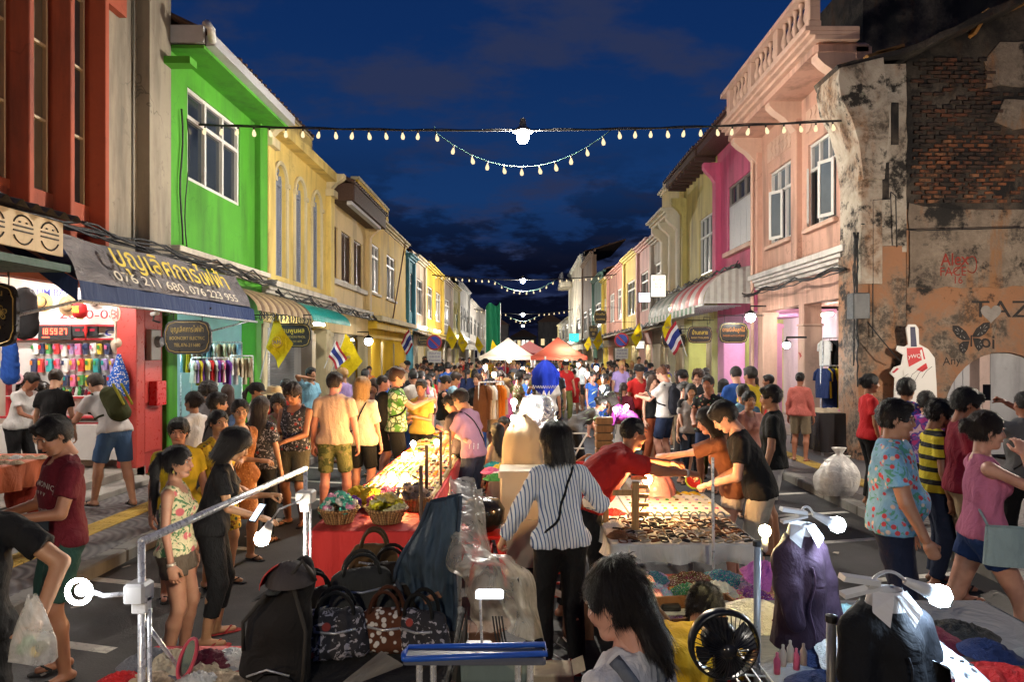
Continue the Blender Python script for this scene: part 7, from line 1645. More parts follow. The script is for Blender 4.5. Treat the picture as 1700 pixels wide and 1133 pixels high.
# dark coat on a stand with cap
g = SDF((-.25,-.25,-.6),(.25,.25,.32),.011); g.cone((-.03,0,-.55),(-.02,0,-.05),.125,.105,.04,(0,1,0),1.15); g.cone((-.02,0,-.05),(.04,0,.12),.100,.060,.05); g.cone((.055,0,.10),(.06,.02,.17),.042,.035,.04); g.cone((-.09,-.04,-.05),(-.13,-.06,-.22),.05,.04,.04); g.wave(.007,20,4,.3)
ct = thing('hanging_jacket','black jacket on a stand with a red and grey cap set on top','jacket',(px(478,2.75),2.75,pz(1130,2.75))); link(npmesh('coat',*g.poly(),m=cloth(),smooth=True),'coat',ct,(px(478,2.75),2.75,pz(1010,2.75)),color=(.020,.018,.018))
X0,Z0 = px(478,2.75),pz(1010,2.75)
MB().bbox(X0-.10,X0+.06,2.60,2.70,Z0-.42,Z0-.22,.04).obj('front_pocket',cloth(),ct,False,(.026,.024,.024))
for k_,pts in enumerate(([(-.10,-.165,-.20),(-.02,-.175,-.17),(.06,-.160,-.20)],[(-.13,-.12,-.12),(-.12,-.15,0),(-.04,-.13,.10)],[(.10,-.13,-.25),(.11,-.12,-.05),(.05,-.09,.12)],[(.03,-.12,.14),(.09,-.10,.22),(.13,-.06,.13)])): b = MB(); b.tube([(X0+a,2.75+c,Z0+d_) for a,c,d_ in pts],.008 if k_ else .004,6); b.obj('strap' if k_ else 'zip',cloth() if k_ else steel(),ct,True,(.05,.045,.04))
cpp = thing('baseball_cap','red and grey baseball cap resting on the black jacket','cap',(px(480,2.7),2.7,pz(962,2.7))); cz = Vector((px(482,2.7),2.7,pz(968,2.7)))
b = MB(); b.grid(lambda u,v: (cz.x+.095*math.cos(v*1.5)*math.cos(math.pi*u),cz.y-.095*math.cos(v*1.5)*math.sin(math.pi*u)*1.0,cz.z+.085*math.sin(v*1.5)),14,8); b.grid(lambda u,v: (cz.x+.095*math.cos(v*1.5)*math.cos(math.pi*u),cz.y+.095*math.cos(v*1.5)*math.sin(math.pi*u),cz.z+.085*math.sin(v*1.5)),14,8); b.obj('crown_cloth',cloth(),cpp,True,(.07,.06,.06))
b = MB(); b.grid(lambda u,v: (cz.x-.02-.085*math.sin(math.pi*u)*v-.05*v,cz.y-.09+.17*u,cz.z-.02-.055*v*math.sin(math.pi*u)),10,4); b.obj('visor',cloth(),cpp,True,(.03,.03,.03)); b = MB(); b.grid(lambda u,v: (cz.x-.099*math.cos(v*1.2)*math.cos((u-.5)*1.1),cz.y-.02-.099*math.cos(v*1.2)*math.sin((u-.3)*1.3),cz.z+.089*math.sin(v*1.2)),8,6); b.obj('red_panel',cloth(),cpp,True,(.55,.03,.02))
# handbags on a dark stand
bt = table('dark draped table carrying handbags beside the chrome rail',-1.02,-.30,2.65,3.55,.79,(.015,.015,.016),.6)
def bag(label,x,y,z,w,h,d,c,rot,pat='solid',hh=.10,seed=0):
 root = thing('handbag',label,'handbag',(x,y,z)); root.rotation_euler = (0,0,rot); MB.local = True
 g = SDF((-w*.75,-d*.9,-.03),(w*.75,d*.9,h+.08),.009); g.cone((-w*.36,0,h*.24),(w*.36,0,h*.24),h*.26,h*.26,.05,(0,1,0),h*.52/d); g.cone((-w*.28,0,h*.72),(w*.28,0,h*.72),h*.24,h*.24,.08,(0,1,0),h*.6/d); g.wave(.005,30,seed); g.plane((0,0,0),(0,0,-1))
 MB.local = True; link(npmesh('bag_body',*g.poly(),m=cloth(pat),smooth=True),'bag_body',root,color=c,world=False)
 for s in (-1,1): b = MB(); b.tube([(w*.30*math.cos(t),s*d*.28,h*.86+hh*math.sin(t)) for t in np.linspace(0,math.pi,12)],.009,6); b.obj('handle',cloth(),root,True,dk(c,.6))
 b = MB(); b.tube([(-w*.33,-d*.42,h*.62),(0,-d*.5,h*.58),(w*.33,-d*.42,h*.62)],.006,5); b.obj('zip',steel(),root,True); MB.local = False; return root
bag('black and silver flowered handbag lowest on the dark table',px(555,2.9),2.92,.80,.26,.22,.13,(.02,.02,.022),.2,'graphic',seed=1); bag('brown handbag with rust red spotted panel beside the flowered one',px(640,2.95),2.98,.80,.22,.20,.12,(.10,.035,.018),-.1,'spots',seed=2); bag('black handbag with grey marbled base under the denim jacket',px(700,2.95),2.95,.80,.22,.20,.12,(.02,.02,.02),-.3,'graphic',seed=3)
bag('grey canvas handbag set behind the flowered handbag',px(600,3.25),3.25,.83,.28,.26,.12,(.06,.058,.05),.3,seed=4); bag('dark brown handbag behind the rust red one with tall handles',px(650,3.35),3.35,.83,.25,.26,.12,(.03,.02,.014),0,seed=5); bag('small tan handbag at the back of the dark table',px(620,3.5),3.52,.89,.22,.24,.10,(.12,.07,.03),.1,seed=6); bag('black soft handbag slumped at the rail end',px(520,3.2),3.2,.79,.24,.22,.12,(.018,.017,.017),.5,seed=7)
dj = thing('denim_bag','large draped denim bag with a leather patch hanging over the handbags','denim bag',(px(705,3.3),3.3,.9))
def den(u,v):
 tl,tr,bl_,br = (px(712,3.25),pz(835,3.25)),(px(765,3.25),pz(822,3.25)),(px(652,3.25),pz(962,3.25)),(px(748,3.25),pz(1060,3.25)); q_ = v**1.1
 x = (tl[0]+(tr[0]-tl[0])*u)*(1-q_)+(bl_[0]+(br[0]-bl_[0])*u)*q_; z = (tl[1]+(tr[1]-tl[1])*u)*(1-v)+(bl_[1]+(br[1]-bl_[1])*u)*v
 f_ = .018*math.sin(u*11+v*6)+.012*math.sin(u*23-v*9)+.02*mnoise.noise(Vector((u*4,v*5,1)))+.01*mnoise.noise(Vector((u*11,v*13,4)))
 return (x+.02*math.sin(v*7+u*2)*v,3.25-.11*math.sin(math.pi*u)*(.4+.6*math.sin(math.pi*min(v*1.2,1)))+f_*(.4+v),z+.015*math.sin(u*9)*v)
b = MB(); b.grid(den,50,40); b.obj('denim_front',cloth('solid','denim'),dj,True,(.055,.085,.120)); b = MB(); b.grid(lambda u,v: (den(u,v)[0],den(u,v)[1]+.05+.05*math.sin(math.pi*u),den(u,v)[2]),20,16); b.obj('denim_back',cloth('solid','denim'),dj,True,(.03,.045,.07))
P_ = Vector(den(.62,.74)); b = MB(); b.add([P_+Vector(v) for v in ((-.045,-.03,-.02),(.03,-.03,.012),(.045,-.03,-.016),(-.03,-.03,-.05))],[(0,3,2,1)]); b.obj('leather_patch',plastic((.32,.15,.08),.6),dj); b = MB(); b.tube([Vector(den(0,t))+Vector((0,-.01,0)) for t in np.linspace(0,1,14)],.010,6); b.tube([Vector(den(1,t))+Vector((0,-.01,0)) for t in np.linspace(0,1,14)],.010,6); b.obj('seam',cloth(),dj,True,(.05,.07,.10)); b = MB(); b.tube([Vector(den(.02,.98)),Vector(den(.2,1))+Vector((0,0,-.12)),Vector(den(.6,1))+Vector((0,-.02,-.14)),Vector(den(.98,.98))],.012,6); b.obj('strap',cloth(),dj,True,(.04,.05,.07))
def fc0(x,y,d): return (px(x,d),d,pz(y,d))
# translucent plastic sheet
ps = thing('plastic_sheet','cloudy plastic sheet draped from a post down to a bin','plastic sheet',(px(790,3.4),3.4,.9))
PT = [[(745,800,3.7),(755,792,3.72),(785,797,3.75),(800,812,3.8)],[(728,905,3.35),(752,890,3.2),(800,900,3.3),(812,915,3.5)],[(772,975,3.1),(800,955,2.95),(850,945,3.15),(872,950,3.4)],[(790,1055,3.0),(830,1050,2.9),(885,1060,3.0),(912,1075,3.2)]]
PT = [[Vector(fc0(*p)) for p in r] for r in PT]
def shf(u,v):
 def cr(a,b_,c,d,t): return .5*((2*b_)+(c-a)*t+(2*a-5*b_+4*c-d)*t*t+(3*b_-a-3*c+d)*t**3)
 def spl(L,t):
  t *= 3; i = min(int(t),2); f = t-i; return cr(L[max(i-1,0)],L[i],L[i+1],L[min(i+2,3)],f)
 p = spl([spl(r,u) for r in PT],v); n_ = mnoise.noise(Vector((u*5,v*7,3)))*.06+mnoise.noise(Vector((u*12,v*9,7)))*.010+.018*math.sin(u*13+v*4)
 return (p.x+n_*.3+.02*mnoise.noise(Vector((v*9,u,2))),p.y+n_,p.z+.25*n_+.02*mnoise.noise(Vector((u*6,v*3,9))))
b = MB(); b.grid(shf,44,36); b.obj('sheet',film((.66,.60,.50),.42),ps,True); b = MB(); b.tube([(px(762,3.75),3.75,0),(px(762,3.75),3.75,pz(795,3.75))],.014,8); b.obj('post',steel(),ps); MB().bbox(px(848,3.2),px(862,3.2),3.12,3.15,pz(962,3.2),pz(953,3.2),.003).obj('binder_clip',BLK,ps)
bx_ = open_box('cardboard_box','pale green storage box under the cloudy plastic sheet',px(815,2.9),3.0,.42,.34,.3,.30,(.30,.36,.32))
def crate(name,label,x0,x1,y0,y1,z0,z1,c,lid=None):
 root = thing(name,label,'storage bin',((x0+x1)/2,y0,z0)); MB().bbox(x0,x1,y0,y1,z0,z1,.02).obj('bin_body',plastic(c,.4),root); MB().bbox(x0-.015,x1+.015,y0-.015,y1+.015,z1-.05,z1+.015,.01).obj('rim',plastic(lid or c,.35),root); return root
crate('storage_bin','upper translucent white bin of the stack behind the striped blouse woman',px(830,6.6),px(905,6.6),6.6,7.0,.50,.95,(.50,.44,.34)); crate('storage_bin','lower translucent white bin of the stack behind the striped blouse woman',px(835,6.6),px(900,6.6),6.6,7.0,.03,.48,(.48,.42,.33))
# small white stand lamp and blue board in the near centre
sl = thing('stand_lamp','small white tube lamp on a thin stem above the blue edged board','stand lamp',(px(812,2.45),2.45,1.05)); z0_ = pz(985,2.45); MB().bbox(px(790,2.45),px(836,2.45),2.42,2.46,z0_-.012,z0_+.012,.006).obj('head',glow((.9,.92,1),1.6,'dim_tube',True),sl); b = MB(); b.tube([(px(797,2.45),2.44,z0_),(px(800,2.45),2.46,z0_-.20)],.005,6); b.obj('stem',cs,sl); MB().bbox(px(770,2.4),px(815,2.4),2.40,2.50,z0_-.215,z0_-.19,.005).obj('socket_strip',plastic((.6,.6,.58),.4),sl); MB().bbox(px(743,2.4),px(792,2.4),2.36,2.41,z0_-.22,z0_-.195,.012).obj('second_tube',plastic((.62,.6,.58),.3),sl)
for i in range(4): b = MB(); x = px(818+i*5,2.45); b.tube([(x,2.44,z0_-.08),(x+.01,2.44,z0_-.15),(x+.02,2.44,z0_-.19)],.003,4); b.obj('hook_wire',BLK,sl)
bb = thing('ironing_board','flat board with bright blue edge on steel legs in the near centre','board',(px(790,2.3),2.3,1.07)); zt_ = pz(1078,2.3)
MB().bbox(px(675,2.3),px(905,2.3),2.22,2.31,zt_-.02,zt_,.01).obj('board',plastic((.10,.11,.14),.35),bb); b = MB(); b.tube([(px(678,2.3),2.22,zt_),(px(674,2.3),2.26,zt_),(px(678,2.3),2.31,zt_),(px(905,2.3),2.31,zt_+.01),(px(907,2.3),2.24,zt_+.01),(px(678,2.3),2.22,zt_)],.010,8); b.obj('blue_edge',plastic((.02,.10,.50),.3),bb,True)
me = MB().tube([(0,0,0),(0,0,zt_-.02)],.011,8).mesh('leg',cs)
for fx,y in ((700,2.25),(720,2.29),(880,2.25),(860,2.29)): link(me,'leg',bb,(px(fx,2.3),y,0))
wbx = thing('carton_flap','tilted pale carton flap at the bottom edge beside the blue edged board','carton',(px(610,2.2),2.2,.95)); b = MB(); b.add([(px(548,2.2),2.2,pz(1150,2.2)),(px(628,2.2),2.25,pz(1093,2.2)),(px(650,2.2),2.4,pz(1150,2.2)),(px(600,2.2),2.5,pz(1190,2.2)),(px(548,2.2),2.21,pz(1156,2.2)),(px(628,2.2),2.26,pz(1099,2.2)),(px(650,2.2),2.41,pz(1156,2.2))],[(0,1,2,3),(4,6,5),(0,4,5,1),(1,5,6,2)]); b.obj('flap',sheet_mat((.42,.38,.34),'carton'),wbx)
# cloth pile and hand mirror, lower left
table('near table with red cloth at the foot of the chrome rail',-1.62,-1.10,2.3,3.0,.82,(.50,.02,.025),.5)
for i,(x,y,r,c,rx) in enumerate(((-1.30,2.75,.15,'cream',0),(-1.18,2.62,.13,'beige',1),(-1.40,2.6,.12,'grey',2),(-1.22,2.85,.12,'white',3))):
 o = link(CR[i],'folded_shirt',None,(x,y,.82),(0,0,i*1.9),(r,r,r*.6),PAL[c]); tag(o,'%s shirt heaped on the red cloth table, %s' % (c,['largest','by the black jacket','by the hand mirror','farthest back'][i]),'shirt')
hm = thing('hand_mirror','oval pink rimmed hand mirror leaning on the red cloth table','mirror',(px(310,2.65),2.65,.95)); a0,z_ = px(311,2.65),pz(1095,2.65); b = MB(); b.tube([(a0+.028*math.cos(t)+.02*math.sin(t),2.65+.01*math.sin(t),z_+.075*math.sin(t)) for t in np.linspace(0,2*math.pi,25)],.008,6,False); b.obj('rim',plastic((.60,.08,.12),.3),hm,True); b = MB(); b.grid(lambda u,v: (a0+v*(.026*math.cos(u*6.283)+.02*math.sin(u*6.283)),2.652,z_+v*.072*math.sin(u*6.283)),20,2); b.obj('glass',paint((.4,.5,.45),.1,.8),hm)
# carrier bag held by the cropped figure
cb_ = thing('carrier_bag','clear plastic bag with green and yellow fruit hanging from a hand','plastic bag',(px(52,2.75),2.75,1.0)); bx0,bz0 = px(52,2.75),pz(1000,2.75); b = MB(); b.grid(lambda u,v: (bx0+(.012+.075*min(1,v*1.5)+.012*math.sin(u*20))*math.cos(u*6.283),2.75+(.01+.055*v)*math.sin(u*6.283),bz0+.02-.25*v+.012*math.sin(u*13+v*5)),30,14); b.obj('bag',film((.70,.68,.62),.38),cb_,True)
for i,(dx,dz,c) in enumerate(((-.03,-.19,'green'),(.02,-.20,'yellow'),(.045,-.18,'olive'),(-.01,-.16,'green'))):
 b = MB(); b.lathe([(0,-.026),(.022,-.014),(.026,0),(.02,.016),(0,.026)],(bx0+dx,2.75,bz0+dz),10); o = b.obj('fruit',plastic(PAL[c],.4),None,True); tag(o,'%s fruit inside the clear carrier bag, %s' % (c,['nearest the edge','in the middle','lowest by the seam','on top'][i]),'fruit')
# ---------------------------------------------------------------- things behind the centre stall
def stool(label,x,y,c,h_=.45):
 root = thing('plastic_stool',label,'stool',(x,y,0)); m = plastic(c,.35); MB().bbox(x-.14,x+.14,y-.14,y+.14,h_-.03,h_,.012).obj('seat',m,root)
 for sx in (-1,1):
  for sy in (-1,1):
   b = MB(); b.add([(x+sx*.13,y+sy*.13,h_-.03),(x+sx*.06,y+sy*.13,h_-.03),(x+sx*.15,y+sy*.17,0),(x+sx*.18,y+sy*.17,0),(x+sx*.13,y+sy*.06,h_-.03),(x+sx*.18,y+sy*.15,0)],[(0,1,2,3),(0,3,5,4)]); b.obj('leg',m,root)
 b = MB(); b.tube([(x-.15,y-.15,.2),(x+.15,y-.15,.2),(x+.15,y+.15,.2),(x-.15,y+.15,.2),(x-.15,y-.15,.2)],.012,6); b.obj('brace',m,root); return root
stool('red plastic stool by the white bins',px(812,6.3),6.3,(.52,.02,.012)); stool('red plastic stool under the reaching striped blouse sleeve',px(925,5.5),5.5,(.50,.02,.012),.4); stool('second red stool partly behind the red stool by the bins',px(790,6.7),6.7,(.5,.025,.015),.42)
hb_ = thing('black_basin','shiny black round tub on the red stool','tub',(px(802,6.3),6.3,.5)); b = MB(); b.lathe([(.10,0),(.19,.08),(.20,.20),(.15,.28),(.0,.30)],(px(802,6.3),6.35,.46),18); b.obj('tub',plastic((.012,.011,.01),.2),hb_,True)
fc = lambda x,y,d: (px(x,d),d,pz(y,d))
cv = thing('covered_rack','beige cloth covered clothes rack with silver foil sheet over its top','covered rack',(px(868,7.2),7.2,0))
b = MB(); b.grid(lambda u,v: (px(868,7.2)+(.03+.17*min(1,v*5)**.6+.05*v)*math.copysign(abs(math.cos(u*6.283))**.7,math.cos(u*6.283))*(1+.07*math.sin(u*6.283*9+2*v)*v)+.03*mnoise.noise(Vector((u*4,v*4,2))),7.3+(.03+.12*min(1,v*5)**.6)*math.sin(u*6.283)*(1+.1*math.sin(u*6.283*9)*v),pz(700,7.2)+.05-1.0*v+.03*math.sin(u*6.283*2)*(v < .3)),72,22); b.obj('beige_cover',sheet_mat((.50,.40,.27),'beige_cover'),cv,True)
fo = N('silver_foil'); fo.base((.7,.72,.76)).rough(.22).bump(fo.noise(9,4,.6,None,1.5),1.0,.06); fo.p.inputs['Metallic'].default_value = .9; b = MB(); b.grid(lambda u,v: (px(890,7.6)+(.22*math.sin(v*1.5)+.02)*math.cos(u*6.283)*(1+.08*math.sin(u*23)),7.7+.22*math.sin(v*1.5)*math.sin(u*6.283),pz(660,7.6)+.02-.12*(1-math.cos(v*1.6))-.45*max(0,v-.45)),36,16); b.obj('foil_sheet',fo.m,cv,True)
stall_bulb('warm white bulb high beside the beige covered rack',fc(853,668,7.4),12,NEUT,fc(862,700,7.4),r=.034); stall_bulb('second warm white bulb just below the high one',fc(853,695,7.2),10,NEUT,fc(862,715,7.2),r=.034)
ch = thing('folding_stand','white folding stand legs beside the covered rack','folding stand',(px(930,7.6),7.6,0)); b = MB(); wp = paint((.6,.6,.58),.35)
for a,c in (((905,690),(950,790)),((950,720),(905,800)),((930,720),(975,720)),((925,745),(970,745)),((975,720),(930,800)),((905,725),(925,725))): b = MB(); b.tube([fc(*a,7.6),fc(*c,7.6)],.010,6); b.obj('tube',wp,ch)
ub = thing('folded_parasol','blue half folded parasol hanging upright on a stand in the crowd','parasol',(px(905,13),13,0)); b = MB(); ux,uz = px(905,13),pz(596,13)
b.grid(lambda u,v: (ux+(.04+.20*math.sin(min(1,v*2.0)*1.57))*(1-.5*max(0,v-.8)/.2)*(1+.13*math.cos(u*6.283*7)+.06*math.sin(v*14+u*20))*math.cos(u*6.283),13+.20*(.04+math.sin(min(1,v*2.0)*1.57))*(1+.13*math.cos(u*6.283*7))*math.sin(u*6.283),uz-.02-.62*v+.05*math.cos(u*6.283*7)*v),84,18); b.obj('canopy_cloth',cloth('solid','parasol_cloth'),ub,True,(.01,.035,.42)); b = MB(); b.tube([(ux,13,0),(ux,13,uz+.05)],.02,8); b.obj('pole',steel(),ub)
b = MB(); b.tube([(ux-.25+.5*i/22,13-.31+.10*abs(i-11)/11,uz-.55+.05*(i % 2)) for i in range(23)],.008,4); b.obj('zigzag_print',WH,ub)
pl = thing('planter_box','wooden slatted planter tower with trailing green leaves','planter',(px(1005,9.5),9.5,0)); wm_ = wood((.34,.19,.08),'planter_wood')
for i in range(8): MB().bbox(px(990,9.5),px(1018,9.5),9.5,9.7,.35+.11*i,.44+.11*i,.006).obj('plank',wm_,pl)
MB().box(px(992,9.5),px(1016,9.5),9.52,9.68,0,1.2).obj('core',wood((.1,.06,.03)),pl); r8 = random.Random(8)
lf_ = MB()
for i in range(70):
 p = Vector((px(r8.uniform(978,1030),9.5),9.45+r8.uniform(-.1,.15),r8.uniform(1.15,1.75))); a = r8.random()*6; d = Vector((math.cos(a),math.sin(a)*.6-.3,r8.uniform(-.6,.3)))*r8.uniform(.06,.13); s = Vector((-d.y,d.x,.2*d.z)).normalized()*.018; lf_.add([p,p+d*.5+s,p+d,p+d*.5-s],[(0,1,2,3)])
lf_.obj('leaves',plastic((.09,.22,.04),.5),pl)
# clothes heap with teal and blue garments, blue crates
table('low table with colourful folded clothes near the seated girl',px(815,7.8),px(866,7.8),7.4,8.6,.72,(.42,.36,.3),.2)
for i,(fx,fy,c) in enumerate(((818,735,'teal'),(832,748,'yellow'),(842,752,'blue'),(815,765,'pink'),(850,768,'navy'),(830,772,'white'),(825,725,'green'))):
 o = link(CR[i % 5],'folded_clothes',None,(px(fx,7.9),7.5+.14*(6-i),.72),(0,0,i),(.13,.13,.13),PAL[c]); tag(o,'%s garment in the heap beside the beige covered rack' % c,'garment','garments heaped beside the covered rack')
crate('blue_crate','blue plastic crate seat behind the boy in red',px(925,11),px(955,11),11,11.3,0,.5,(.02,.10,.30))
o = link(CR[3],'white_bag_bundle',None,(px(1085,7),7,.74),(0,0,1),(.26,.16,.22),PAL['white']); tag(o,'white spotted cloth bundle beyond the leaning man','bundle')
table('small table behind the leaning man with bundles',px(1040,7.2),px(1110,7.2),6.7,7.5,.74,(.3,.25,.2),.4)
MB.local = True; pf = thing('woven_fan','round red woven tray with green edge at the reaching hands','tray',(px(1150,6.4),6.4,.9)); b = MB(); b.lathe([(0,.02),(.05,.01),(.065,.03),(.07,.02)],(0,0,0),20,cap=False); o = b.obj('tray',plastic((.5,.03,.03),.5),pf,True); o.location = (0,0,0); o.rotation_euler = (R(60),.2,0); b = MB(); b.tube([(.07*math.cos(t),.07*math.sin(t),.02) for t in np.linspace(0,6.283,25)],.010,6,False); o = b.obj('edge',plastic((.30,.42,.03),.5),pf,True); o.rotation_euler = (R(60),.2,0)
MB.local = False
# bright bulbs further back
for (fx,fy,d,P,col,lab) in ((806,610,17,40,(1,.95,.88),'dazzling white bulb under the corner of the cream tent'),(820,622,16,40,(1,.95,.9),'dazzling bulb over the clothes rack in the crowd'),(812,640,15.5,30,(1,.92,.8),'lower dazzling bulb over the clothes rack in the crowd'),(975,622,16,40,(.85,.94,1),'blue white dazzling bulb under the coral tent edge'),(990,612,18,45,(.9,.96,1),'dazzling bulb beside the coral tent pole'),(1000,645,12,28,(1,.96,.9),'bright bulb above the wooden planter tower'),(1040,676,11.5,14,(1,.9,.8),'bulb glowing beside the purple clad stooping figure'),(1022,680,11,12,(1,.93,.85),'bulb glowing near the planter, lower one'),
 (940,598,29.5,70,(1,.9,.75),'warm bulb added inside the coral tent to make it glow'),(845,600,30.5,90,(1,.9,.75),'warm bulb added inside the cream tent to make it glow'),(868,612,26,25,(1,.85,.6),'small warm bulb in the crowd between the two tents'),(960,606,24,35,(.9,.95,1),'white bulb deep in the crowd past the blue parasol')):  # the bulbs inside the tents are added so the canvas glows
 x,y,z = fc(fx,fy,d); stall_bulb(lab,(x,y,z),P,col,(x,y,z-.4),r=.05 if d > 14 else .04)
# racks of clothes
def garment_mesh(w,h,seed,sleeves=True):
 b = MB(); r = random.Random(seed)
 def fn(u,v):
  t = u*2*math.pi; ww = w/2*(.62+.38*min(1,v*3)); return (ww*math.cos(t)+.01*math.sin(t*5+v*4),(.035+.03*v)*math.sin(t)+.012*math.sin(t*4+v*3)*v,-h*v)
 b.grid(fn,16,6)
 if sleeves:
  for s in (-1,1): b.tube([(s*w*.30,0,-.02),(s*w*.50,0,-h*.16),(s*w*.56,.01,-h*.42)],[.03,.045,.04],7)
 b.tube([(0,0,.06),(0,0,0)],.006,4); return b.mesh('garment',cloth('solid'),True)
GM = [garment_mesh(.42,.62,1),garment_mesh(.36,.85,2,False),garment_mesh(.44,.55,3)]
def clothes_rack(label,x0,y0,x1,y1,z,n,cols,what,seed=1,sc=1):
 root = thing('clothes_rack',label,'clothes rack',(x0,y0,0)); b = MB(); b.tube([(x0,y0,z),(x1,y1,z)],.014,8); b.obj('bar',cs,root,True)
 for x,y in ((x0,y0),(x1,y1)): b = MB(); b.tube([(x,y,0),(x,y,z)],.014,8); b.obj('upright',cs,root,True)
 r = random.Random(seed); ang = math.atan2(y1-y0,x1-x0)
 for i in range(n):
  t = (i+.5)/n; cn = r.choice(cols); o = link(GM[r.randrange(3)],'hanging_garment',None,(x0+(x1-x0)*t,y0+(y1-y0)*t,z-.06*sc),(0,0,ang+math.pi/2+r.uniform(-.25,.25)),sc,PAL[cn]); tag(o,'%s garment hanging on %s, %s from its near end' % (cn,what,ordn[i] if i < 12 else 'last'),'garment','garments on %s' % what)
clothes_rack('chrome rack of kids clothes in the pale blue arcade',px(318,13.4),13.4,px(372,13.6),13.8,2.02,12,['pink','white','lilac','red','yellow','teal','purple'],'the arcade kids clothes rack',3,.8)
clothes_rack('upper chrome rack of light clothes behind the kids clothes',px(300,14.2),14.2,px(395,14.4),14.6,2.35,12,['white','sky blue','cream','yellow','grey','pink'],'the upper arcade rack',4,.7)
clothes_rack('rack of white skirts at the lime green pier',px(383,14),14.0,px(420,14.2),14.2,2.06,7,['white','cream','white','beige'],'the white skirt rack',5,.65)
clothes_rack('rack of black and yellow dresses behind the peach pillar',px(1366,14.3),14.4,px(1420,14.3),14.6,1.85,8,['black','black','yellow','purple','navy'],'the black dress rack',6,1.0); clothes_rack('upper rack of checked tops behind the peach pillar',px(1366,15),15.0,px(1418,15),15.2,2.45,6,['black','grey','white','black'],'the upper rack in the peach arcade',7,.9)
clothes_rack('rack of tan clothes in the crowd under dazzling bulbs',px(795,12),12.0,px(835,12),12.3,1.6,8,['beige','brown','cream','orange','white'],'the tan clothes rack in the crowd',8,.95)
# stall under the peach arcade with shiny black cover
tb = table('stall draped in shiny black plastic before the peach arcade',5.75,6.9,13.2,14.6,.95,(.03,.025,.03),.75,mat=plastic((.03,.026,.028),.25))
for i,(x,c) in enumerate(((5.9,'beige'),(6.15,'beige'),(6.4,'pink'),(6.65,'lilac'),(6.3,'yellow'))): o = link(CR[i],'folded_clothes',None,(x,13.6,.95),(0,0,i),(.18,.3,.16),PAL[c]); tag(o,'%s folded garments on the shiny black stall, %s' % (c,['street end','second','middle','wall end','back'][i]),'garments','garments on the shiny black stall')
for i,(fx,fy,s,lab) in enumerate(((1393,770,1.0,'big translucent white sack by the ruined pier'),(1376,765,.75,'smaller clear bag of bottles beside the big white sack'),(1405,742,.6,'knotted white bag on top behind the big sack'))):
 x = px(fx,9.6); r_ = thing('plastic_sack',lab,'sack',(x,9.6,.12)); b = MB(); pf_ = [.10,.045,.15,.22,.26,.275,.27,.25,.19]; fr_ = lambda v: pf_[int(v*7.99)]*(1-(v*7.99) % 1)+pf_[int(v*7.99)+1]*((v*7.99) % 1); b.grid(lambda u,v: (x+s*fr_(v)*math.cos(u*6.283)*(1+.10*math.sin(u*44)*(1-v)+.05*math.sin(u*13+v*5)),9.6+.8*s*fr_(v)*math.sin(u*6.283)*(1+.08*math.sin(u*38)*(1-v)),.12+.66*s*(1-v)+(.15 if i == 2 else 0)),64,24); b.obj('sack',film((.80,.78,.74),.9 if i != 1 else .5),r_,True)
# cartons, bottles, cables and extra cloth around the near stalls
for i,(x,y,w,d_,h_,c,lab) in enumerate(((.30,5.0,.22,.16,.30,'brown','brown carton on the ground by the striped blouse woman'),(.42,5.35,.26,.2,.22,'beige','tan carton under the bracelet table corner'),(.05,3.9,.24,.2,.26,'cream','pale carton standing behind the plastic sheet'),(.95,4.5,.3,.2,.4,'black','black crate tucked under the bracelet table front'),(-.35,4.4,.2,.2,.3,'brown','open brown carton between the red front and plastic sheet'),(1.35,4.52,.25,.18,.3,'brown','carton beneath the bracelet table near the pale pole'))):
 r_ = thing('carton',lab,'carton',(x,y,0)); m_ = sheet_mat(PAL[c],'carton'); MB().bbox(x,x+w,y,y+d_,0,h_,.006).obj('box',m_,r_)
 for s in (-1,1): b = MB(); q_ = x+w/2+s*w/2; b.add([(q_,y,h_),(q_,y+d_,h_),(q_+s*.07,y+d_,h_+.03),(q_+s*.07,y,h_+.03)],[(0,1,2,3)]); b.obj('flap',m_,r_)
for i in range(5):
 r_ = thing('floor_cable','loose %s cable snaking over the ground behind the plastic sheet, %s' % (('black','grey','white','black','grey')[i],ordn[i]),'cable',(.1,3.6,0)); b = MB(); b.tube([(.0+.06*i+.22*math.sin(t*1.3+i),2.9+t*.42,.012+.004*i) for t in np.linspace(0,5,26)],.007,6); b.obj('cable',(BLK,paint((.3,.3,.3),.5),WH,BLK,paint((.3,.3,.3),.5))[i],r_,True)
for i,(fx,fy,c) in enumerate(((1300,1092,'white'),(1312,1085,'white'),(1322,1098,'pink'),(1334,1090,'white'),(1290,1105,'pink'))):
 X_,Y_,Z_ = fc(fx,fy,2.35); r_ = thing('small_bottle','%s small bottle near the wire rack end, %s' % (c,ordn[i]),'bottle',(X_,Y_,.88)); b = MB(); b.lathe([(.011,.87),(.012,.915),(.005,.93),(.005,.942),(.0,.945)],(X_,Y_,Z_-.90),10); b.obj('bottle',plastic(PAL[c],.3),r_,True)
for i in range(16):
 x,y,r,c = .76+.17*(i % 5)+ri.uniform(-.03,.03),3.28+.27*(i//5)+ri.uniform(-.04,.04),ri.uniform(.08,.12),scn[i % 13]
 o = link(SCF[(i+2) % 5],'scarf',None,(x,y,.74),(ri.uniform(-.2,.2),0,i*2.3),(r,r,r*1.3),PAL[c]); tag(o,'small %s scarf piled over the others, %s from the red carton' % (c,ordn[i] if i < 12 else 'far side '+ordn[i-12]),'scarf','scarves heaped on the low stall')
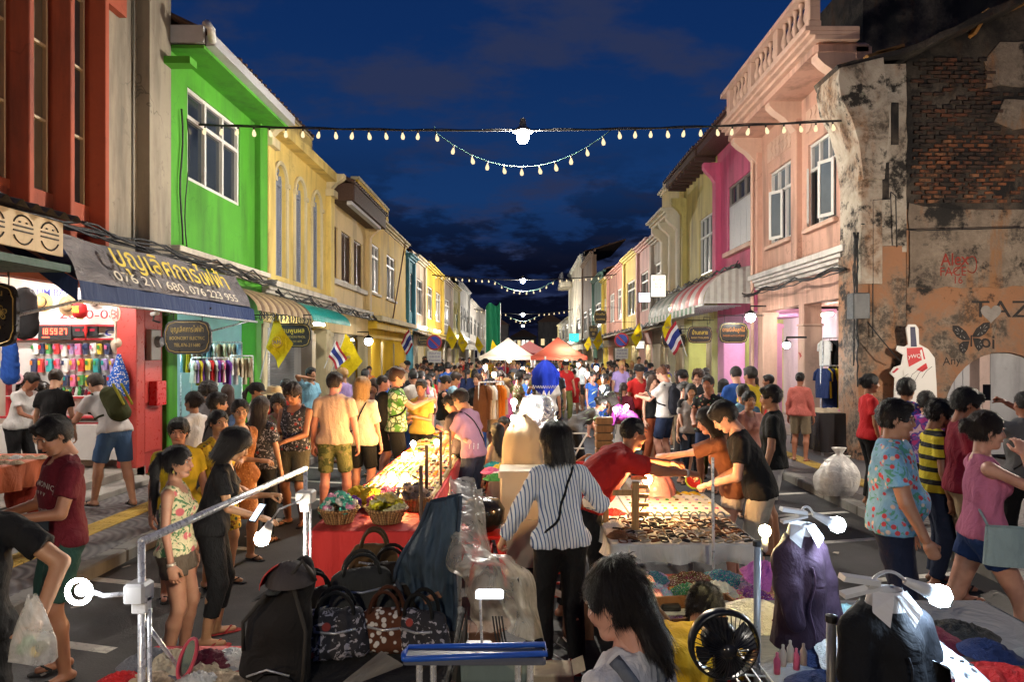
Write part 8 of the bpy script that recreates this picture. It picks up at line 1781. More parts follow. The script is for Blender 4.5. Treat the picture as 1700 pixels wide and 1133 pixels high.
for i in range(14):
 x,y,r,c = 1.25+.30*(i % 4)+ri.uniform(-.06,.06),2.0+.38*(i//4)+ri.uniform(-.05,.05),ri.uniform(.12,.17),('black','white','teal','navy','cream','maroon','sky blue')[i % 7]
 o = link(CR[(i+1) % 5],'folded_shirt',None,(x,y,.87),(ri.uniform(-.15,.15),ri.uniform(-.1,.1),i*2.1),(r,r*.8,r*.9),PAL[c]); tag(o,'%s shirt tossed on top of the near clothes table, %s over' % (c,ordn[i] if i < 12 else 'outer '+ordn[i-12]),'shirt','shirts on the near clothes table')
for i in range(9):
 x,y,c = -1.55+.14*(i % 3)+ri.uniform(-.03,.03),2.4+.2*(i//3),('white','cream','pink','red','beige','white','grey','cream','maroon')[i]
 o = link(CR[(i+3) % 5],'folded_shirt',None,(x,y,.83),(0,0,i*1.1),(.11,.10,.10),PAL[c]); tag(o,'%s garment crowded on the red cloth table, %s' % (c,ordn[i]),'shirt')
# ---------------------------------------------------------------- souvenir shop wares (on the party wall facing the camera)
DW = 10.9
def q(x,y,o=0): return (px(x,DW),DW-o,pz(y,DW))
def wallbox(name,m,xa,xb,ya,yb,o0,o1,parent,bev=.004): return MB().bbox(px(xa,DW),px(xb,DW),DW-o1,DW-o0,pz(yb,DW),pz(ya,DW),bev).obj(name,m,parent)
shf_ = thing('display_shelf','white slat wall shelf with red edges full of souvenirs','shelf',(px(120,DW),DW,.3)); RE = paint((.45,.03,.04),.4); WL = paint((.62,.60,.58),.4)
wallbox('back_board',WL,12,226,484,700,0,.02,shf_)
for y in (540,562,658,700): wallbox('shelf_edge',RE,20,226,y,y+3,.021,.14,shf_); wallbox('shelf_board',WL,20,226,y-1.5,y-.1,.021,.14,shf_)
wallbox('side_trim',RE,19,22,540,700,.022,.13,shf_); wallbox('red_plinth',WL,12,226,703,760,.021,.25,shf_); wallbox('lower_edge',RE,12,226,690,693,.021,.2,shf_)
MB.local = False; dkb = paint((.04,.05,.30),.4); add_text('lettering','OLUM BAN',q(82,487,.021),RX,UZ,.17,dkb,shf_,.004,.01,.75); add_text('lettering','ออมทีวี',q(48,552,.021),RX,UZ,.17,dkb,shf_,.004,.004,.45); add_text('lettering','ดี',q(186,552,.021),RX,UZ,.17,dkb,shf_,.004,.004,.18); add_text('lettering','2660-08-0',q(160,523,.021),RX,UZ,.20,paint((.5,.05,.06),.4),shf_,.004,.008,1.15)
ck = thing('digital_clock','wide digital clock with glowing red digits 18 59 27','clock',q(103,553)); wallbox('case',BLK,77,131,542,565,.15,.19,ck); REDG = glow((1,.06,.03),5.0,'led_digit',False)
def seg(txt,fx,fy,w,h):
 SG = {'0': 'abcdef','1': 'bc','2': 'abged','3': 'abgcd','5': 'afgcd','7': 'abc','8': 'abcdefg','9': 'abcdfg'}
 for i,ch in enumerate(txt):
  if ch == ' ': continue
  x0,x1 = fx+i*w,fx+i*w+w*.72; ym = fy+h/2; t = h*.09
  B = {'a': (x0,x1,fy,fy+2*t),'g': (x0,x1,ym-t,ym+t),'d': (x0,x1,fy+h-2*t,fy+h),'f': (x0,x0+w*.2,fy,ym),'b': (x1-w*.2,x1,fy,ym),'e': (x0,x0+w*.2,ym,fy+h),'c': (x1-w*.2,x1,ym,fy+h)}
  b = MB()
  for k in SG[ch]: xa,xb,ya,yb = B[k]; o = {'a': 0,'g': .0005,'d': .001,'f': .0015,'b': .002,'e': .0025,'c': .003}[k]; b.box(px(xa,DW),px(xb,DW),DW-.1945-o,DW-.191,pz(yb,DW),pz(ya,DW))
  b.obj('digit',REDG,ck)
seg('18',82.5,546,6.5,10); seg('59',97,546,6.8,10); seg('27',112.5,546,6.8,10); wallbox('date_line',REDG,84,96,560,561.5,.191,.1935,ck)
ck2 = thing('digital_clock','second dark digital clock behind a red tassel','clock',q(152,553)); wallbox('case',BLK,132,174,543,559,.15,.18,ck2); DM = glow((.4,.03,.05),.8,'dim_digit',False)
for a in (137,149,161): wallbox('digit',DM,a,a+8,547,551,.181,.184,ck2)
tas = thing('red_tassel','red knotted tassel hanging over the second clock','tassel',q(157,555,.2)); b = MB(); b.tube([q(157,y,.22) for y in (540,550,556,566)],[.012,.03,.015,.012],8); b.obj('cord',paint((.6,.02,.02),.6),tas,True)
pkn = ['yellow','pink','blue','red','white','orange','lilac','green','navy','teal']; pc_ = 0
for row,(ya,yb,xs) in enumerate(((569,590,range(60,192,12)),(594,618,range(58,196,13)),(621,640,range(100,196,12)))):
 for j,xa in enumerate(xs):
  c = ri.choice(pkn); r_ = thing('souvenir_pack','%s hanging packet on the souvenir wall, %s row, %s from the dark end' % (c,('upper','middle','lower')[row],ordn[j]),'packet',q(xa,ya),'packets on the souvenir wall'); hgt = ri.uniform(.75,1)
  wallbox('packet',plastic(tuple(min(.8,v*1.15+.03) for v in PAL[c]),.3),xa,xa+ri.uniform(7,10),ya+2,ya+2+(yb-ya)*hgt,.05,.09+ri.random()*.04,r_,.012); wallbox('print',plastic(PAL[ri.choice(pkn)],.4),xa+1.5,xa+5.5,ya+5,ya+5+(yb-ya)*.3,.135,.140,r_,.001)
  b = MB(); b.tube([q(xa+4,ya+3,.07),q(xa+4,ya,.02)],.006,5); b.obj('hook',cs,r_)
for i,(fx,fy,s,c) in enumerate(((60,640,1.3,'black'),(76,645,1.0,'black'),(90,648,.8,'black'),(103,650,.6,'black'))):
 r_ = thing('carved_elephant','black carved elephant on the shelf, %s' % ['largest','second largest','third largest','smallest'][i],'figurine',q(fx,658,.1)); k = .011*s*1.0; g = SDF((-.25*s,-.12*s,-.02),(.25*s,.12*s,.32*s),.010); g.ell((0,0,.17*s),(.12*s,.06*s,.075*s),.02); g.ell((-.12*s,0,.20*s),(.055*s,.05*s,.06*s),.02); g.cone((-.16*s,0,.19*s),(-.19*s,0,.04*s),.028*s,.014*s,.02)
 for a in (-.07,.08):
  for b2 in (-.035,.035): g.cone((a*s,b2*s,.14*s),(a*s,b2*s,.02*s),.026*s,.024*s,.01)
 link(npmesh('elephant',*g.poly(),m=plastic((.012,.010,.009),.25),smooth=True),'elephant',r_,q(fx,658,.09))
for i in range(16):
 c = ri.choice(['red','yellow','black','green','maroon','white']); fx = 112+i*5.2; r_ = thing('small_figurine','%s small figurine in the crowded shelf row, %s' % (c,ordn[i] if i < 12 else ordn[i-12]+' from the red post'),'figurine',q(fx,658,.1),'figurines crowded on the shelf'); h_ = ri.uniform(.07,.17); b = MB(); X_,Y_,Z_ = q(fx,658,.08); b.lathe([(.03,0),(.035,h_*.3),(.018,h_*.6),(.026,h_*.8),(0,h_)],(X_,Y_,Z_),8); b.obj('figurine',plastic(PAL[c],.3),r_,True)
for i,(fx,fy,r,c,lab) in enumerate(((73,502,.13,'orange','straw hat with black band hung topmost near the awning arm'),(116,508,.14,'brown','brown straw hat hung between the banded one and the lantern'),(160,500,.13,'white','white hat hung behind the red lantern'))):
 r_ = thing('straw_hat',lab,'hat',q(fx,fy,.1)); b = MB(); b.lathe([(r*1.25,0),(r*.75,-.02),(r*.68,-.05),(r*.6,-.13),(0,-.15)],q(fx,fy,.02),20,cap=False,ax='y'); b.obj('straw',sheet_mat({'orange': (.62,.36,.14),'brown': (.40,.26,.13),'white': (.66,.64,.6)}[c],'hat_straw'),r_,True); b = MB(); b.lathe([(r*.70,-.04),(r*.66,-.07)],q(fx,fy,.02),20,cap=False,ax='y'); b.obj('band',BLK,r_,True)
ch_ = thing('conical_hat','pale conical palm hat hung beside the red post','hat',q(204,568,.1)); b = MB(); b.lathe([(.20,0),(.0,-.16)],q(204,570,.05),24,cap=False,ax='y'); b.obj('cone',sheet_mat((.62,.50,.38),'palm_leaf'),ch_,True)
lt = thing('paper_lantern','red round paper lantern with a gold character','lantern',q(156,516,.3)); b = MB(); b.lathe([(.03,-.12),(.09,-.09),(.105,0),(.09,.09),(.03,.12)],q(156,518,.35),18); b.obj('paper',sheet_mat((.60,.015,.02),'red_paper'),lt,True); b = MB(); b.lathe([(.05,.115),(.05,.135)],q(156,518,.35),12); b.lathe([(.05,-.135),(.05,-.115)],q(156,518,.35),12); b.obj('gilt_rim',GLD,lt); add_text('character','福',q(156,518,.455),RX,UZ,.12,yel,lt,.004,.006)
sw = thing('fly_swatter','cream electric mosquito racket hanging by the red post','racket',q(201,525,.15)); b = MB(); b.tube([(q(201,528)[0]+.075*math.cos(t),DW-.15,q(201,522)[2]+.12*math.sin(t)) for t in np.linspace(0,6.283,21)],.012,6,False); b.tube([q(201,534,.15),q(201,565,.15)],.018,6)
for i in range(-2,3): b.tube([(q(201,528)[0]+.025*i,DW-.15,q(201,522)[2]-.10),(q(201,528)[0]+.025*i,DW-.15,q(201,522)[2]+.10)],.003,4)
b.obj('racket',plastic((.62,.55,.45),.4),sw)
bgb = thing('patterned_bag','blue cloth bag with white circles hanging on the red post','bag',q(213,620,.25)); b = MB(); b.grid(lambda u,v: (q(213,620)[0]+(.02+.13*min(1,v*1.6))*math.cos(u*6.283)+.01*math.sin(u*19),DW-.25+.07*math.sin(u*6.283)*min(1,v*2),pz(590,DW)-.62*v+.02*math.sin(u*12)),26,14); b.obj('bag',cloth('spots','blue_dotted_cloth'),bgb,True,(.02,.10,.45))
bk = thing('black_backpack_wares','black backpack hanging by the ornate sign in the souvenir shop','backpack',fc(42,520,9.6)); g = SDF((-.3,-.2,-.4),(.3,.2,.4),.014); g.cone((0,0,-.18),(0,0,.2),.20,.17,.03,(0,1,0),1.8); g.wave(.01,16,3); link(npmesh('pack',*g.poly(),m=cloth(),smooth=True),'pack',bk,fc(40,520,9.6),color=(.02,.02,.022))
MB.local = True; b = MB(); b.tube([(-.1,-.12,.2),(-.13,-.18,0),(-.1,-.1,-.2)],.02,6); b.obj('strap',cloth(),bk,True,(.01,.01,.01)); MB.local = False
bkb = thing('blue_school_bag','blue bag hanging under the black backpack by the ornate sign','bag',fc(17,600,9.4)); g = SDF((-.3,-.2,-.4),(.3,.2,.4),.014); g.cone((0,0,-.2),(0,0,.2),.13,.10,.03,(0,1,0),1.5); g.wave(.01,16,6); link(npmesh('pack',*g.poly(),m=cloth(),smooth=True),'pack',bkb,fc(17,600,9.4),color=(.02,.08,.35))
for i,(fx,fy,r) in enumerate(((30,625,.09),(44,628,.08))):
 r_ = thing('desk_mirror',['white framed round mirror on the shelf by the blue bag','pink framed round mirror beside the white framed one'][i],'mirror',q(fx,fy,.1)); b = MB(); X_,Y_,Z_ = q(fx,fy,.2); b.tube([(X_+r*math.cos(t),Y_,Z_+r*math.sin(t)) for t in np.linspace(0,6.283,19)],.018,6,False); b.obj('frame',plastic((.65,.62,.62) if i == 0 else (.6,.35,.4),.3),r_,True); b = MB(); b.lathe([(0,0),(r,0)],(X_,Y_,Z_),18,ax='y',cap=False); b.obj('glass',paint((.3,.3,.3),.1,.7),r_)
dt = table('orange counter with hanging red trinkets at the picture edge',-5.9,-4.95,6.4,7.4,1.02,(.45,.10,.03),.25,th=.1)
for i in range(14): o = link(CR[i % 5],'shell_trinket',None,(-5.75+.13*(i % 7),6.7+.35*(i//7),1.02),(0,0,i),.07,ri.choice([PAL['white'],PAL['brown'],PAL['cream'],PAL['beige']])); tag(o,'knick knack crowded on the orange counter by the picture edge','trinket','knick knacks on the orange counter')
for i in range(3):
 b = MB(); b.lathe([(.02,0),(.10,-.05),(.12,-.16),(.10,-.26),(.03,-.3)],(px(30+i*14,7.0),7.0,.80-.02*i),12); o = b.obj('red_lantern',sheet_mat((.40,.04,.02),'red_fabric'),None,True); tag(o,'dull red cloth lantern hanging below the orange counter, %s' % ordn[i],'lantern')
cc = thing('security_camera','white security camera under the blue awning corner','camera',fc(256,524,10.7)); b = MB(); X_,Y_,Z_ = fc(256,522,10.7); b.tube([(X_-.04,Y_,Z_),(X_+.08,Y_-.03,Z_+.02)],.035,10); b.obj('housing',plastic((.62,.62,.6),.3),cc,True); b = MB(); b.tube([(X_,Y_,Z_),(X_-.02,Y_,Z_-.1),(X_-.02,Y_+.2,Z_-.12)],.015,6); b.obj('arm',BLK,cc)
# ---------------------------------------------------------------- named people, nearest first
def X_(fx,d): return px(fx,d)
def who(label,fx,d,yaw,H,sex,**k): return person(label,X_(fx,d),d,yaw,H,sex,**k)
K = (.012,.012,.013)
who('figure in black T-shirt cropped at the picture edge with hand on hip and clear bag',-62,2.95,-150,1.66,'m',top=('tee','solid',K),bot=('long','solid',K),hair=('short','black'),L=(-.30,.22,1.00),Rr=(.32,.05,.98),elbow={-1: (-1,-.2,.2)},hands=('grip','relax'))
r,i_ = who('man in maroon T-shirt lettered SANTA MONICA holding a phone at his waist',104,4.45,140,1.69,'m',skin='tan',top=('tee','solid',(.12,.010,.018)),bot=('shorts','solid',(.025,.07,.055)),hair=('short','black'),L=(-.12,.30,1.10),Rr=(.16,.30,1.08),hands=('grip','pinch'),nod=28,look=8)
MB.local = True
def chest_text(inf,root,lines,col,size,zoff=0,arc=0.0):
 for t,dz,s,a in lines:
  V,Fc = text_geo(t,s,.003,2); c = inf['chest']; P = []
  for u,v in V:
   zz = v+dz+a*math.cos(u/.12) - a
   P.append(c+inf['R1']@V3(-u,.30,zz))
  bv = BVHTree.FromPolygons([tuple(v.co) for v in inf['shirt'].data.vertices],[tuple(p.vertices) for p in inf['shirt'].data.polygons]); Q = []
  dr_ = Vector(-inf['R1'][:,1])
  for p in P:
   l,n,_,_ = bv.ray_cast(Vector(p),dr_); Q.append((l-dr_*.004) if l is not None else Vector(p)+dr_*.15)
  b = MB(); b.add(Q,[f_[::-1] for f_ in Fc]); b.obj('chest_print',paint(col,.7),root)
chest_text(i_,r,[('SANTA MONICA',.075,.048,.05),('v v v v v',.02,.05,.04),('CALIFORNIA',-.10,.03,-.02)],(.40,.36,.32),.05)
MB.local = False
who('girl with long ponytail in sleeveless hibiscus print top and drop earring',292,4.6,-82,1.46,'f',skin='asian',hair=('pony','black'),top=('tank','hibiscus',(.5,.5,.5)),bot=('sshorts','solid',(.13,.10,.07)),acc=(('earring',1),('earring',-1),('watch',1,(.5,.4,.3))),nod=4,z0=0)
who('woman all in black bending over her phone beside the ponytail girl',352,5.0,-72,1.55,'f',hair=('bob','black'),top=('tee','solid',K),bot=('capri','solid',K),L=(-.10,.42,1.12),Rr=(.16,.36,1.0),hands=('pinch','flat'),lean=14,nod=28,shoec=(.3,.03,.03))
who('boy in yellow T-shirt looking across from beside the red door',296,5.9,-140,1.52,'m',hair=('shortf','black'),top=('tee','solid',(.62,.42,.02)),bot=('shorts','solid',(.1,.1,.12)),look=-20)
who('woman in yellow leafy print shirt with arms folded before her',362,6.2,-118,1.57,'f',hair=('bun','black'),top=('tee','yellowprint',(.5,.5,.5)),bot=('shorts','yellowprint',(.5,.5,.5)),L=(.06,.22,1.06),Rr=(-.04,.26,.98),look=-12,nod=0)
who('woman in brown sleeveless dress with crossed arms and green pouch',398,6.9,-128,1.62,'f',hair=('bun','black'),top=('dress','brownprint',(.5,.5,.5)),bot=('none','',K),L=(.10,.20,1.10),Rr=(-.10,.20,1.08),look=-25,nod=4)
who('woman in white T-shirt with tied hair turned to the clothes rack',322,8.0,72,1.64,'f',hair=('bun','dbrown'),top=('tee','solid',(.66,.64,.62)),bot=('long','solid',(.05,.06,.09)),nod=2)
who('man in grey T-shirt seen from behind next to the yellow shirt boy',358,7.4,-55,1.66,'m',hair=('short','black'),top=('tee','solid',(.16,.14,.13)),bot=('long','solid',(.04,.04,.05)),acc=(('crossbody',K,1),))
who('shopper with big round black hair in front of the kids clothes',345,9.4,-20,1.68,'m',hair=('curly','black'),top=('tee','solid',(.28,.27,.28)),bot=('long','solid',(.04,.04,.05)))
who('woman with blonde streaked hair beside the kids clothes rack',378,10.6,30,1.6,'f',hair=('long','brown'),top=('tee','solid',(.1,.16,.3)),bot=('long','solid',(.04,.04,.05)))
who('woman with long hair in black polo with green collar, back turned',432,7.6,-8,1.60,'f',hair=('long','dbrown'),top=('polo','graphic',(.03,.2,.06)),bot=('long','solid',K),look=-10)
who('man in dark graphic tank top looking down at his hands',490,8.4,168,1.73,'m',skin='tan',hair=('messy','dbrown'),top=('tank','graphic',(.1,.1,.1)),bot=('shorts','solid',(.10,.09,.06)),L=(-.06,.28,1.05),Rr=(.08,.28,1.05),nod=30)
who('woman in pink print top standing between the tank top man and the polo woman',462,8.7,190,1.58,'f',hair=('long','black'),top=('tee','print',(.45,.25,.22)),bot=('shorts','solid',(.2,.18,.16)),nod=24)
who('person in straw sun hat and red shirt behind the polo woman',455,9.6,205,1.62,'f',hair=('bob','black'),top=('tee','solid',(.45,.03,.03)),bot=('long','solid',(.05,.05,.07)),cap=('hat',(.6,.45,.25)))
who('woman in black cap and white tee walking toward the yellow houses',424,10.0,-80,1.66,'f',hair=('pony','black'),top=('tee','solid',(.64,.63,.6)),bot=('long','solid',K),cap=('cap',(.02,.02,.022)),acc=(('crossbody',K,1),))
who('person in red top half hidden behind the straw sun hat',475,11.2,200,1.66,'f',hair=('shortf','black'),top=('tee','solid',(.5,.04,.03)),bot=('long','solid',K),acc=(('glasses',),))
who('man in light blue T-shirt talking on a phone at the shutter',515,13.2,-120,1.70,'m',skin='tan',hair=('short','black'),top=('tee','solid',(.20,.42,.55)),bot=('shorts','solid',(.2,.2,.2)),Rr=(.14,.14,1.52),z0=.12,hands=('relax','grip'))
who('tall man in peach T-shirt and olive camouflage shorts, back turned',555,8.8,4,1.84,'m',skin='pink',hair=('short','dbrown'),top=('tee','solid',(.62,.42,.30)),bot=('shorts','camo',(.5,.5,.5)),shoe='shoe',wide=1.06,look=-15,feet=((-.13,-.02),(.15,.06)))
who('blonde woman in loose white blouse with black crossbody strap',601,9.3,-8,1.76,'f',skin='pink',hair=('bob','blonde'),top=('blouse','solid',(.62,.55,.42)),bot=('shorts','solid',K),shoe='shoe',shoec=(.5,.5,.5),acc=(('crossbody',K,1),),wide=1.15)
who('bearded man in green leaf print shirt with big black backpack eating',657,10.1,-78,1.87,'m',skin='pink',hair=('messy','brown'),top=('tee','leaf',(.5,.5,.5)),bot=('shorts','solid',K),shoe='shoe',L=(-.12,.42,1.26),Rr=(.10,.42,1.28),acc=(('backpack',K,1.15),),hands=('pinch','pinch'),wide=1.1)
who('woman in yellow top and red skirt with folded hands beside the bearded man',700,10.6,160,1.68,'f',hair=('shortf','black'),top=('tee','solid',(.60,.40,.08)),bot=('long','solid',K),L=(-.05,.24,1.15),Rr=(.08,.26,1.10),look=10)
who('woman in black singlet and white shorts checking her purse',736,12.4,-68,1.70,'f',skin='pale',hair=('bun','black'),top=('tank','solid',K),bot=('sshorts','solid',(.62,.6,.58)),shoe='shoe',L=(-.1,.34,1.05),Rr=(.1,.34,1.05),nod=26)
who('man in pale blue tee with dark strap beside the white shorts woman',752,13.0,-75,1.74,'m',hair=('short','dbrown'),top=('tee','solid',(.25,.42,.55)),bot=('shorts','solid',(.6,.58,.55)),nod=24,L=(-.1,.34,1.05))
who('man in orange tinted tee peering between the backpack and blonde woman',634,11.0,-60,1.74,'m',skin='pink',hair=('buzz','dbrown'),top=('tank','solid',K),bot=('shorts','solid',K),look=-20)
who('woman with brown bob looking down behind the blonde woman',622,11.8,175,1.66,'f',hair=('bob','brown'),top=('tee','solid',(.3,.12,.1)),bot=('long','solid',K),nod=26)
who('seller in mauve shirt and jeans leaning over the long warm stall',786,8.2,62,1.68,'m',skin='tan',hair=('short','dbrown'),top=('polo','solid',(.30,.16,.24)),bot=('long','solid',(.03,.035,.06)),L=(-.1,.42,.98),Rr=(.22,.10,.85),lean=16,nod=20,acc=(('crossbody',K,-1),))
who('seller beside the mauve shirt seller bending to the trinkets',768,8.9,60,1.58,'m',skin='tan',hair=('short','black'),top=('tee','solid',(.05,.04,.05)),bot=('long','solid',K),lean=18,nod=25)
who('woman in blue striped white blouse and black trousers reaching down, back turned',931,4.5,14,1.62,'f',hair=('bob','black'),top=('long','pinstripe',(.5,.5,.5)),bot=('legg','solid',K),shoe='shoe',shoec=(.25,.02,.02),L=(-.36,.22,.88),Rr=(.30,.30,1.10),lean=9,nod=14,look=14,acc=(('crossbody',K,1),),hands=('pinch','relax'))
who('burly man in red polo leaning far across the bracelet table',968,5.35,-76,1.74,'m',skin='tan',hair=('buzz','black'),top=('polo','solid',(.40,.018,.016)),bot=('long','solid',K),wide=1.18,lean=50,nod=-8,L=(-.10,.98,1.13),Rr=(.16,.92,1.10),hands=('pinch','pinch'),feet=((-.13,-.12),(.13,.10)),acc=(('watch',1,(.5,.45,.4)),))
who('customer in loose brown shirt and white shorts passing something over the table',1218,6.3,78,1.62,'f',skin='pale',hair=('bob','black'),top=('blouse','solid',(.26,.10,.05)),bot=('sshorts','solid',(.62,.52,.44)),L=(-.05,.66,1.20),Rr=(.15,.62,1.15),lean=24,nod=12,hands=('pinch','pinch'))
who('young man in black T-shirt stooping to look at the bracelets',1262,5.75,74,1.74,'m',skin='pale',hair=('shortf','black'),top=('tee','solid',K),bot=('shorts','solid',(.4,.36,.3)),L=(-.14,.40,.98),Rr=(.20,.34,.96),lean=26,nod=30,hands=('grip','grip'))
who('man in black T-shirt and white shorts in profile beside the stooping young man',1284,7.2,66,1.75,'m',skin='asian',hair=('short','black'),top=('tee','solid',(.014,.016,.016)),bot=('shorts','solid',(.62,.6,.58)),nod=10)
who('tourist in white tee and navy shorts with black backpack, head bowed',1104,12.3,52,1.87,'m',skin='pink',hair=('buzz','ginger'),top=('tee','solid',(.60,.58,.56)),bot=('shorts','solid',(.015,.025,.06)),shoe='shoe',L=(-.12,.40,1.20),Rr=(.1,.4,1.22),nod=30,acc=(('backpack',(.012,.014,.022),1.1),),hands=('pinch','pinch'))
who('woman in rust trousers mostly behind the backpack tourist',1082,12.9,-150,1.68,'f',skin='pale',hair=('long','brown'),top=('tank','solid',K),bot=('long','solid',(.40,.10,.04)))
who('man in black shirt with pale blossoms holding a drink',1176,10.4,150,1.75,'m',skin='tan',hair=('short','black'),top=('tee','darkflower',(.5,.5,.5)),bot=('shorts','solid',(.03,.05,.12)),L=(-.1,.32,1.08),Rr=(.12,.34,1.05),hands=('pinch','grip'))
who('woman in grey top with dark hair behind the drink holding man',1147,11.0,172,1.60,'f',hair=('long','black'),top=('tee','solid',(.22,.2,.19)),bot=('long','solid',(.02,.03,.05)),nod=8)
who('man with brown curls in black shirt near the pale yellow column',1160,13.4,120,1.76,'m',skin='pink',hair=('curly','brown'),top=('tee','solid',K),bot=('long','solid',K),look=20)
who('woman in salmon T-shirt facing over the stooping young man',1243,8.8,185,1.60,'f',skin='asian',hair=('bun','black'),top=('tee','solid',(.50,.25,.20)),bot=('shorts','solid',(.2,.15,.12)))
who('woman with long fair hair and grey top by the lit pink column',1251,13.6,10,1.66,'f',skin='pale',hair=('long','brown'),top=('tee','solid',(.32,.30,.27)),bot=('long','solid',(.05,.05,.07)))
who('person in red T-shirt turned to the peach arcade',1277,13.2,70,1.68,'m',skin='tan',hair=('short','black'),top=('tee','solid',(.48,.03,.03)),bot=('long','solid',K))
who('teen in teal tee behind the drink holding man',1230,12.0,100,1.55,'m',hair=('short','black'),top=('tee','solid',(.05,.28,.34)),bot=('long','solid',K))
who('woman in coral long sleeved shirt and khaki capris by the peach arcade stall',1328,12.6,-35,1.62,'f',skin='tan',hair=('bun','black'),top=('long','solid',(.60,.16,.13)),bot=('shorts','solid',(.26,.20,.13)),z0=.12,acc=())
who('woman in red shirt with tied hair before the ruined pier',1443,8.9,-95,1.70,'f',skin='tan',hair=('bun','black'),top=('tee','solid',(.50,.02,.025)),bot=('long','solid',K),z0=.12)
who('man in glasses and blue tropical shirt carrying a white bag, in profile',1482,4.62,-116,1.77,'m',skin='asian',hair=('short','black'),top=('tee','tropic',(.5,.5,.5)),bot=('long','solid',(.015,.02,.045)),wide=1.18,Rr=(.26,.20,.80),L=(-.24,.1,.85),nod=6,acc=(('glasses',),),hands=('relax','grip'))
who('man in royal blue jersey behind the red shirt woman',1504,8.2,-40,1.78,'m',skin='tan',hair=('shortf','black'),top=('tee','print',(.02,.05,.30)),bot=('long','solid',K),look=-10)
who('person in pink and violet tie dye top near the hand board',1538,7.9,-20,1.64,'m',hair=('shortf','black'),top=('tee','tie',(.5,.5,.5)),bot=('long','solid',K))
who('boy in yellow and black banded football shirt looking down',1552,6.2,-104,1.66,'m',skin='tan',hair=('messy','black'),top=('tee','bands',(.5,.5,.5)),bot=('long','solid',(.02,.03,.06)),nod=18)
who('man in dark red T-shirt and khaki shorts between the boy and the pink vest woman',1597,5.9,-104,1.78,'m',skin='tan',hair=('shortf','black'),top=('tee','solid',(.20,.012,.03)),bot=('shorts','solid',(.30,.22,.13)),nod=16,Rr=(.22,.12,.84))
who('woman in pink vest and denim shorts walking with hand at her chin',1632,4.5,-104,1.70,'f',skin='pale',hair=('bun','dbrown'),top=('tank','solid',(.55,.16,.26)),bot=('sshorts','solid',(.020,.045,.14)),Rr=(.05,.22,1.44),L=(-.24,.05,.85),nod=6,feet=((-.12,-.34),(.10,.30)),hands=('relax','relax'),acc=(('bag',(.30,.38,.38),(.24,.06,1.02),(.30,.24,.10),-1),))
who('man in grey tee with black strap raising a phone to photograph',1702,6.6,-12,1.72,'m',skin='tan',hair=('buzz','black'),top=('tee','solid',(.14,.14,.145)),bot=('long','solid',K),L=(-.24,.36,1.60),Rr=(.0,.36,1.58),acc=(('crossbody',K,1),),hands=('grip','grip'))
who('young vendor with black bobbed hair and grey apron straps, nearest the camera',1040,1.98,44,1.47,'f',skin='pale',hair=('tied','black'),top=('tee','solid',(.62,.62,.66)),bot=('long','solid',K),nod=22,look=14,acc=(('apron',(.13,.15,.19),0),),h=.009)
who('person in mustard yellow shirt crouched over the pouches',1117,2.75,-30,1.58,'f',hair=('bun','black'),top=('tee','solid',(.60,.36,.01)),bot=('long','solid',(.1,.06,.03)),lean=88,nod=20,py=-.10,L=(-.2,.65,.8),Rr=(.2,.65,.8),pz=.80)
who('boy in red shirt seated on the kerb side crate, in profile',940,8.3,-60,1.42,'m',skin='tan',hair=('messy','black'),top=('tee','solid',(.48,.02,.02)),bot=('shorts','solid',(.05,.05,.07)),pz=.48,feet=((-.15,.40),(.15,.42)),L=(-.1,.36,.95),Rr=(.3,.45,1.0))
who('person in black seated with back turned below the boy in red',940,6.9,-40,1.5,'f',skin='asian',hair=('bun','black'),top=('tee','solid',K),bot=('long','solid',K),pz=.50,feet=((-.15,.40),(.15,.42)))
who('child with coiled bun seated beside the person in black',990,6.9,10,1.36,'f',skin='asian',hair=('bun','dbrown'),top=('tee','stripes3',(.5,.5,.5)),bot=('long','solid',(.1,.1,.12)),pz=.50,feet=((-.15,.40),(.15,.42)))
who('stooping seller in grey top bent over the leafy goods',962,11.2,-75,1.62,'f',skin='tan',hair=('bun','black'),top=('tee','solid',(.10,.10,.105)),bot=('long','solid',K),lean=62,L=(-.2,.5,.6),Rr=(.2,.5,.6),py=-.1)
who('stooping seller in bright purple top beside the leafy goods',1045,11.8,75,1.60,'f',skin='tan',hair=('bob','black'),top=('long','solid',(.42,.06,.38)),bot=('long','solid',K),lean=55,L=(-.2,.5,.7),Rr=(.2,.5,.7),py=-.1)
who('girl with long dark hair seated in a sleeveless cream top by the clothes heap',826,9.4,40,1.50,'f',skin='pale',hair=('long','black'),top=('tank','solid',(.5,.38,.24)),bot=('long','solid',(.3,.05,.05)),pz=.50,feet=((-.15,.40),(.15,.42)))
who('boy in dark shirt seated behind the long haired girl',838,10.8,150,1.45,'m',skin='tan',hair=('short','black'),top=('tee','solid',(.03,.03,.04)),bot=('long','solid',K),pz=.52,feet=((-.15,.40),(.15,.42)),nod=25)
who('boy in tan shirt seated next to the boy in dark shirt',856,10.4,130,1.42,'m',skin='tan',hair=('short','dbrown'),top=('tee','solid',(.35,.24,.16)),bot=('long','solid',K),pz=.52,feet=((-.15,.40),(.15,.42)),nod=15)
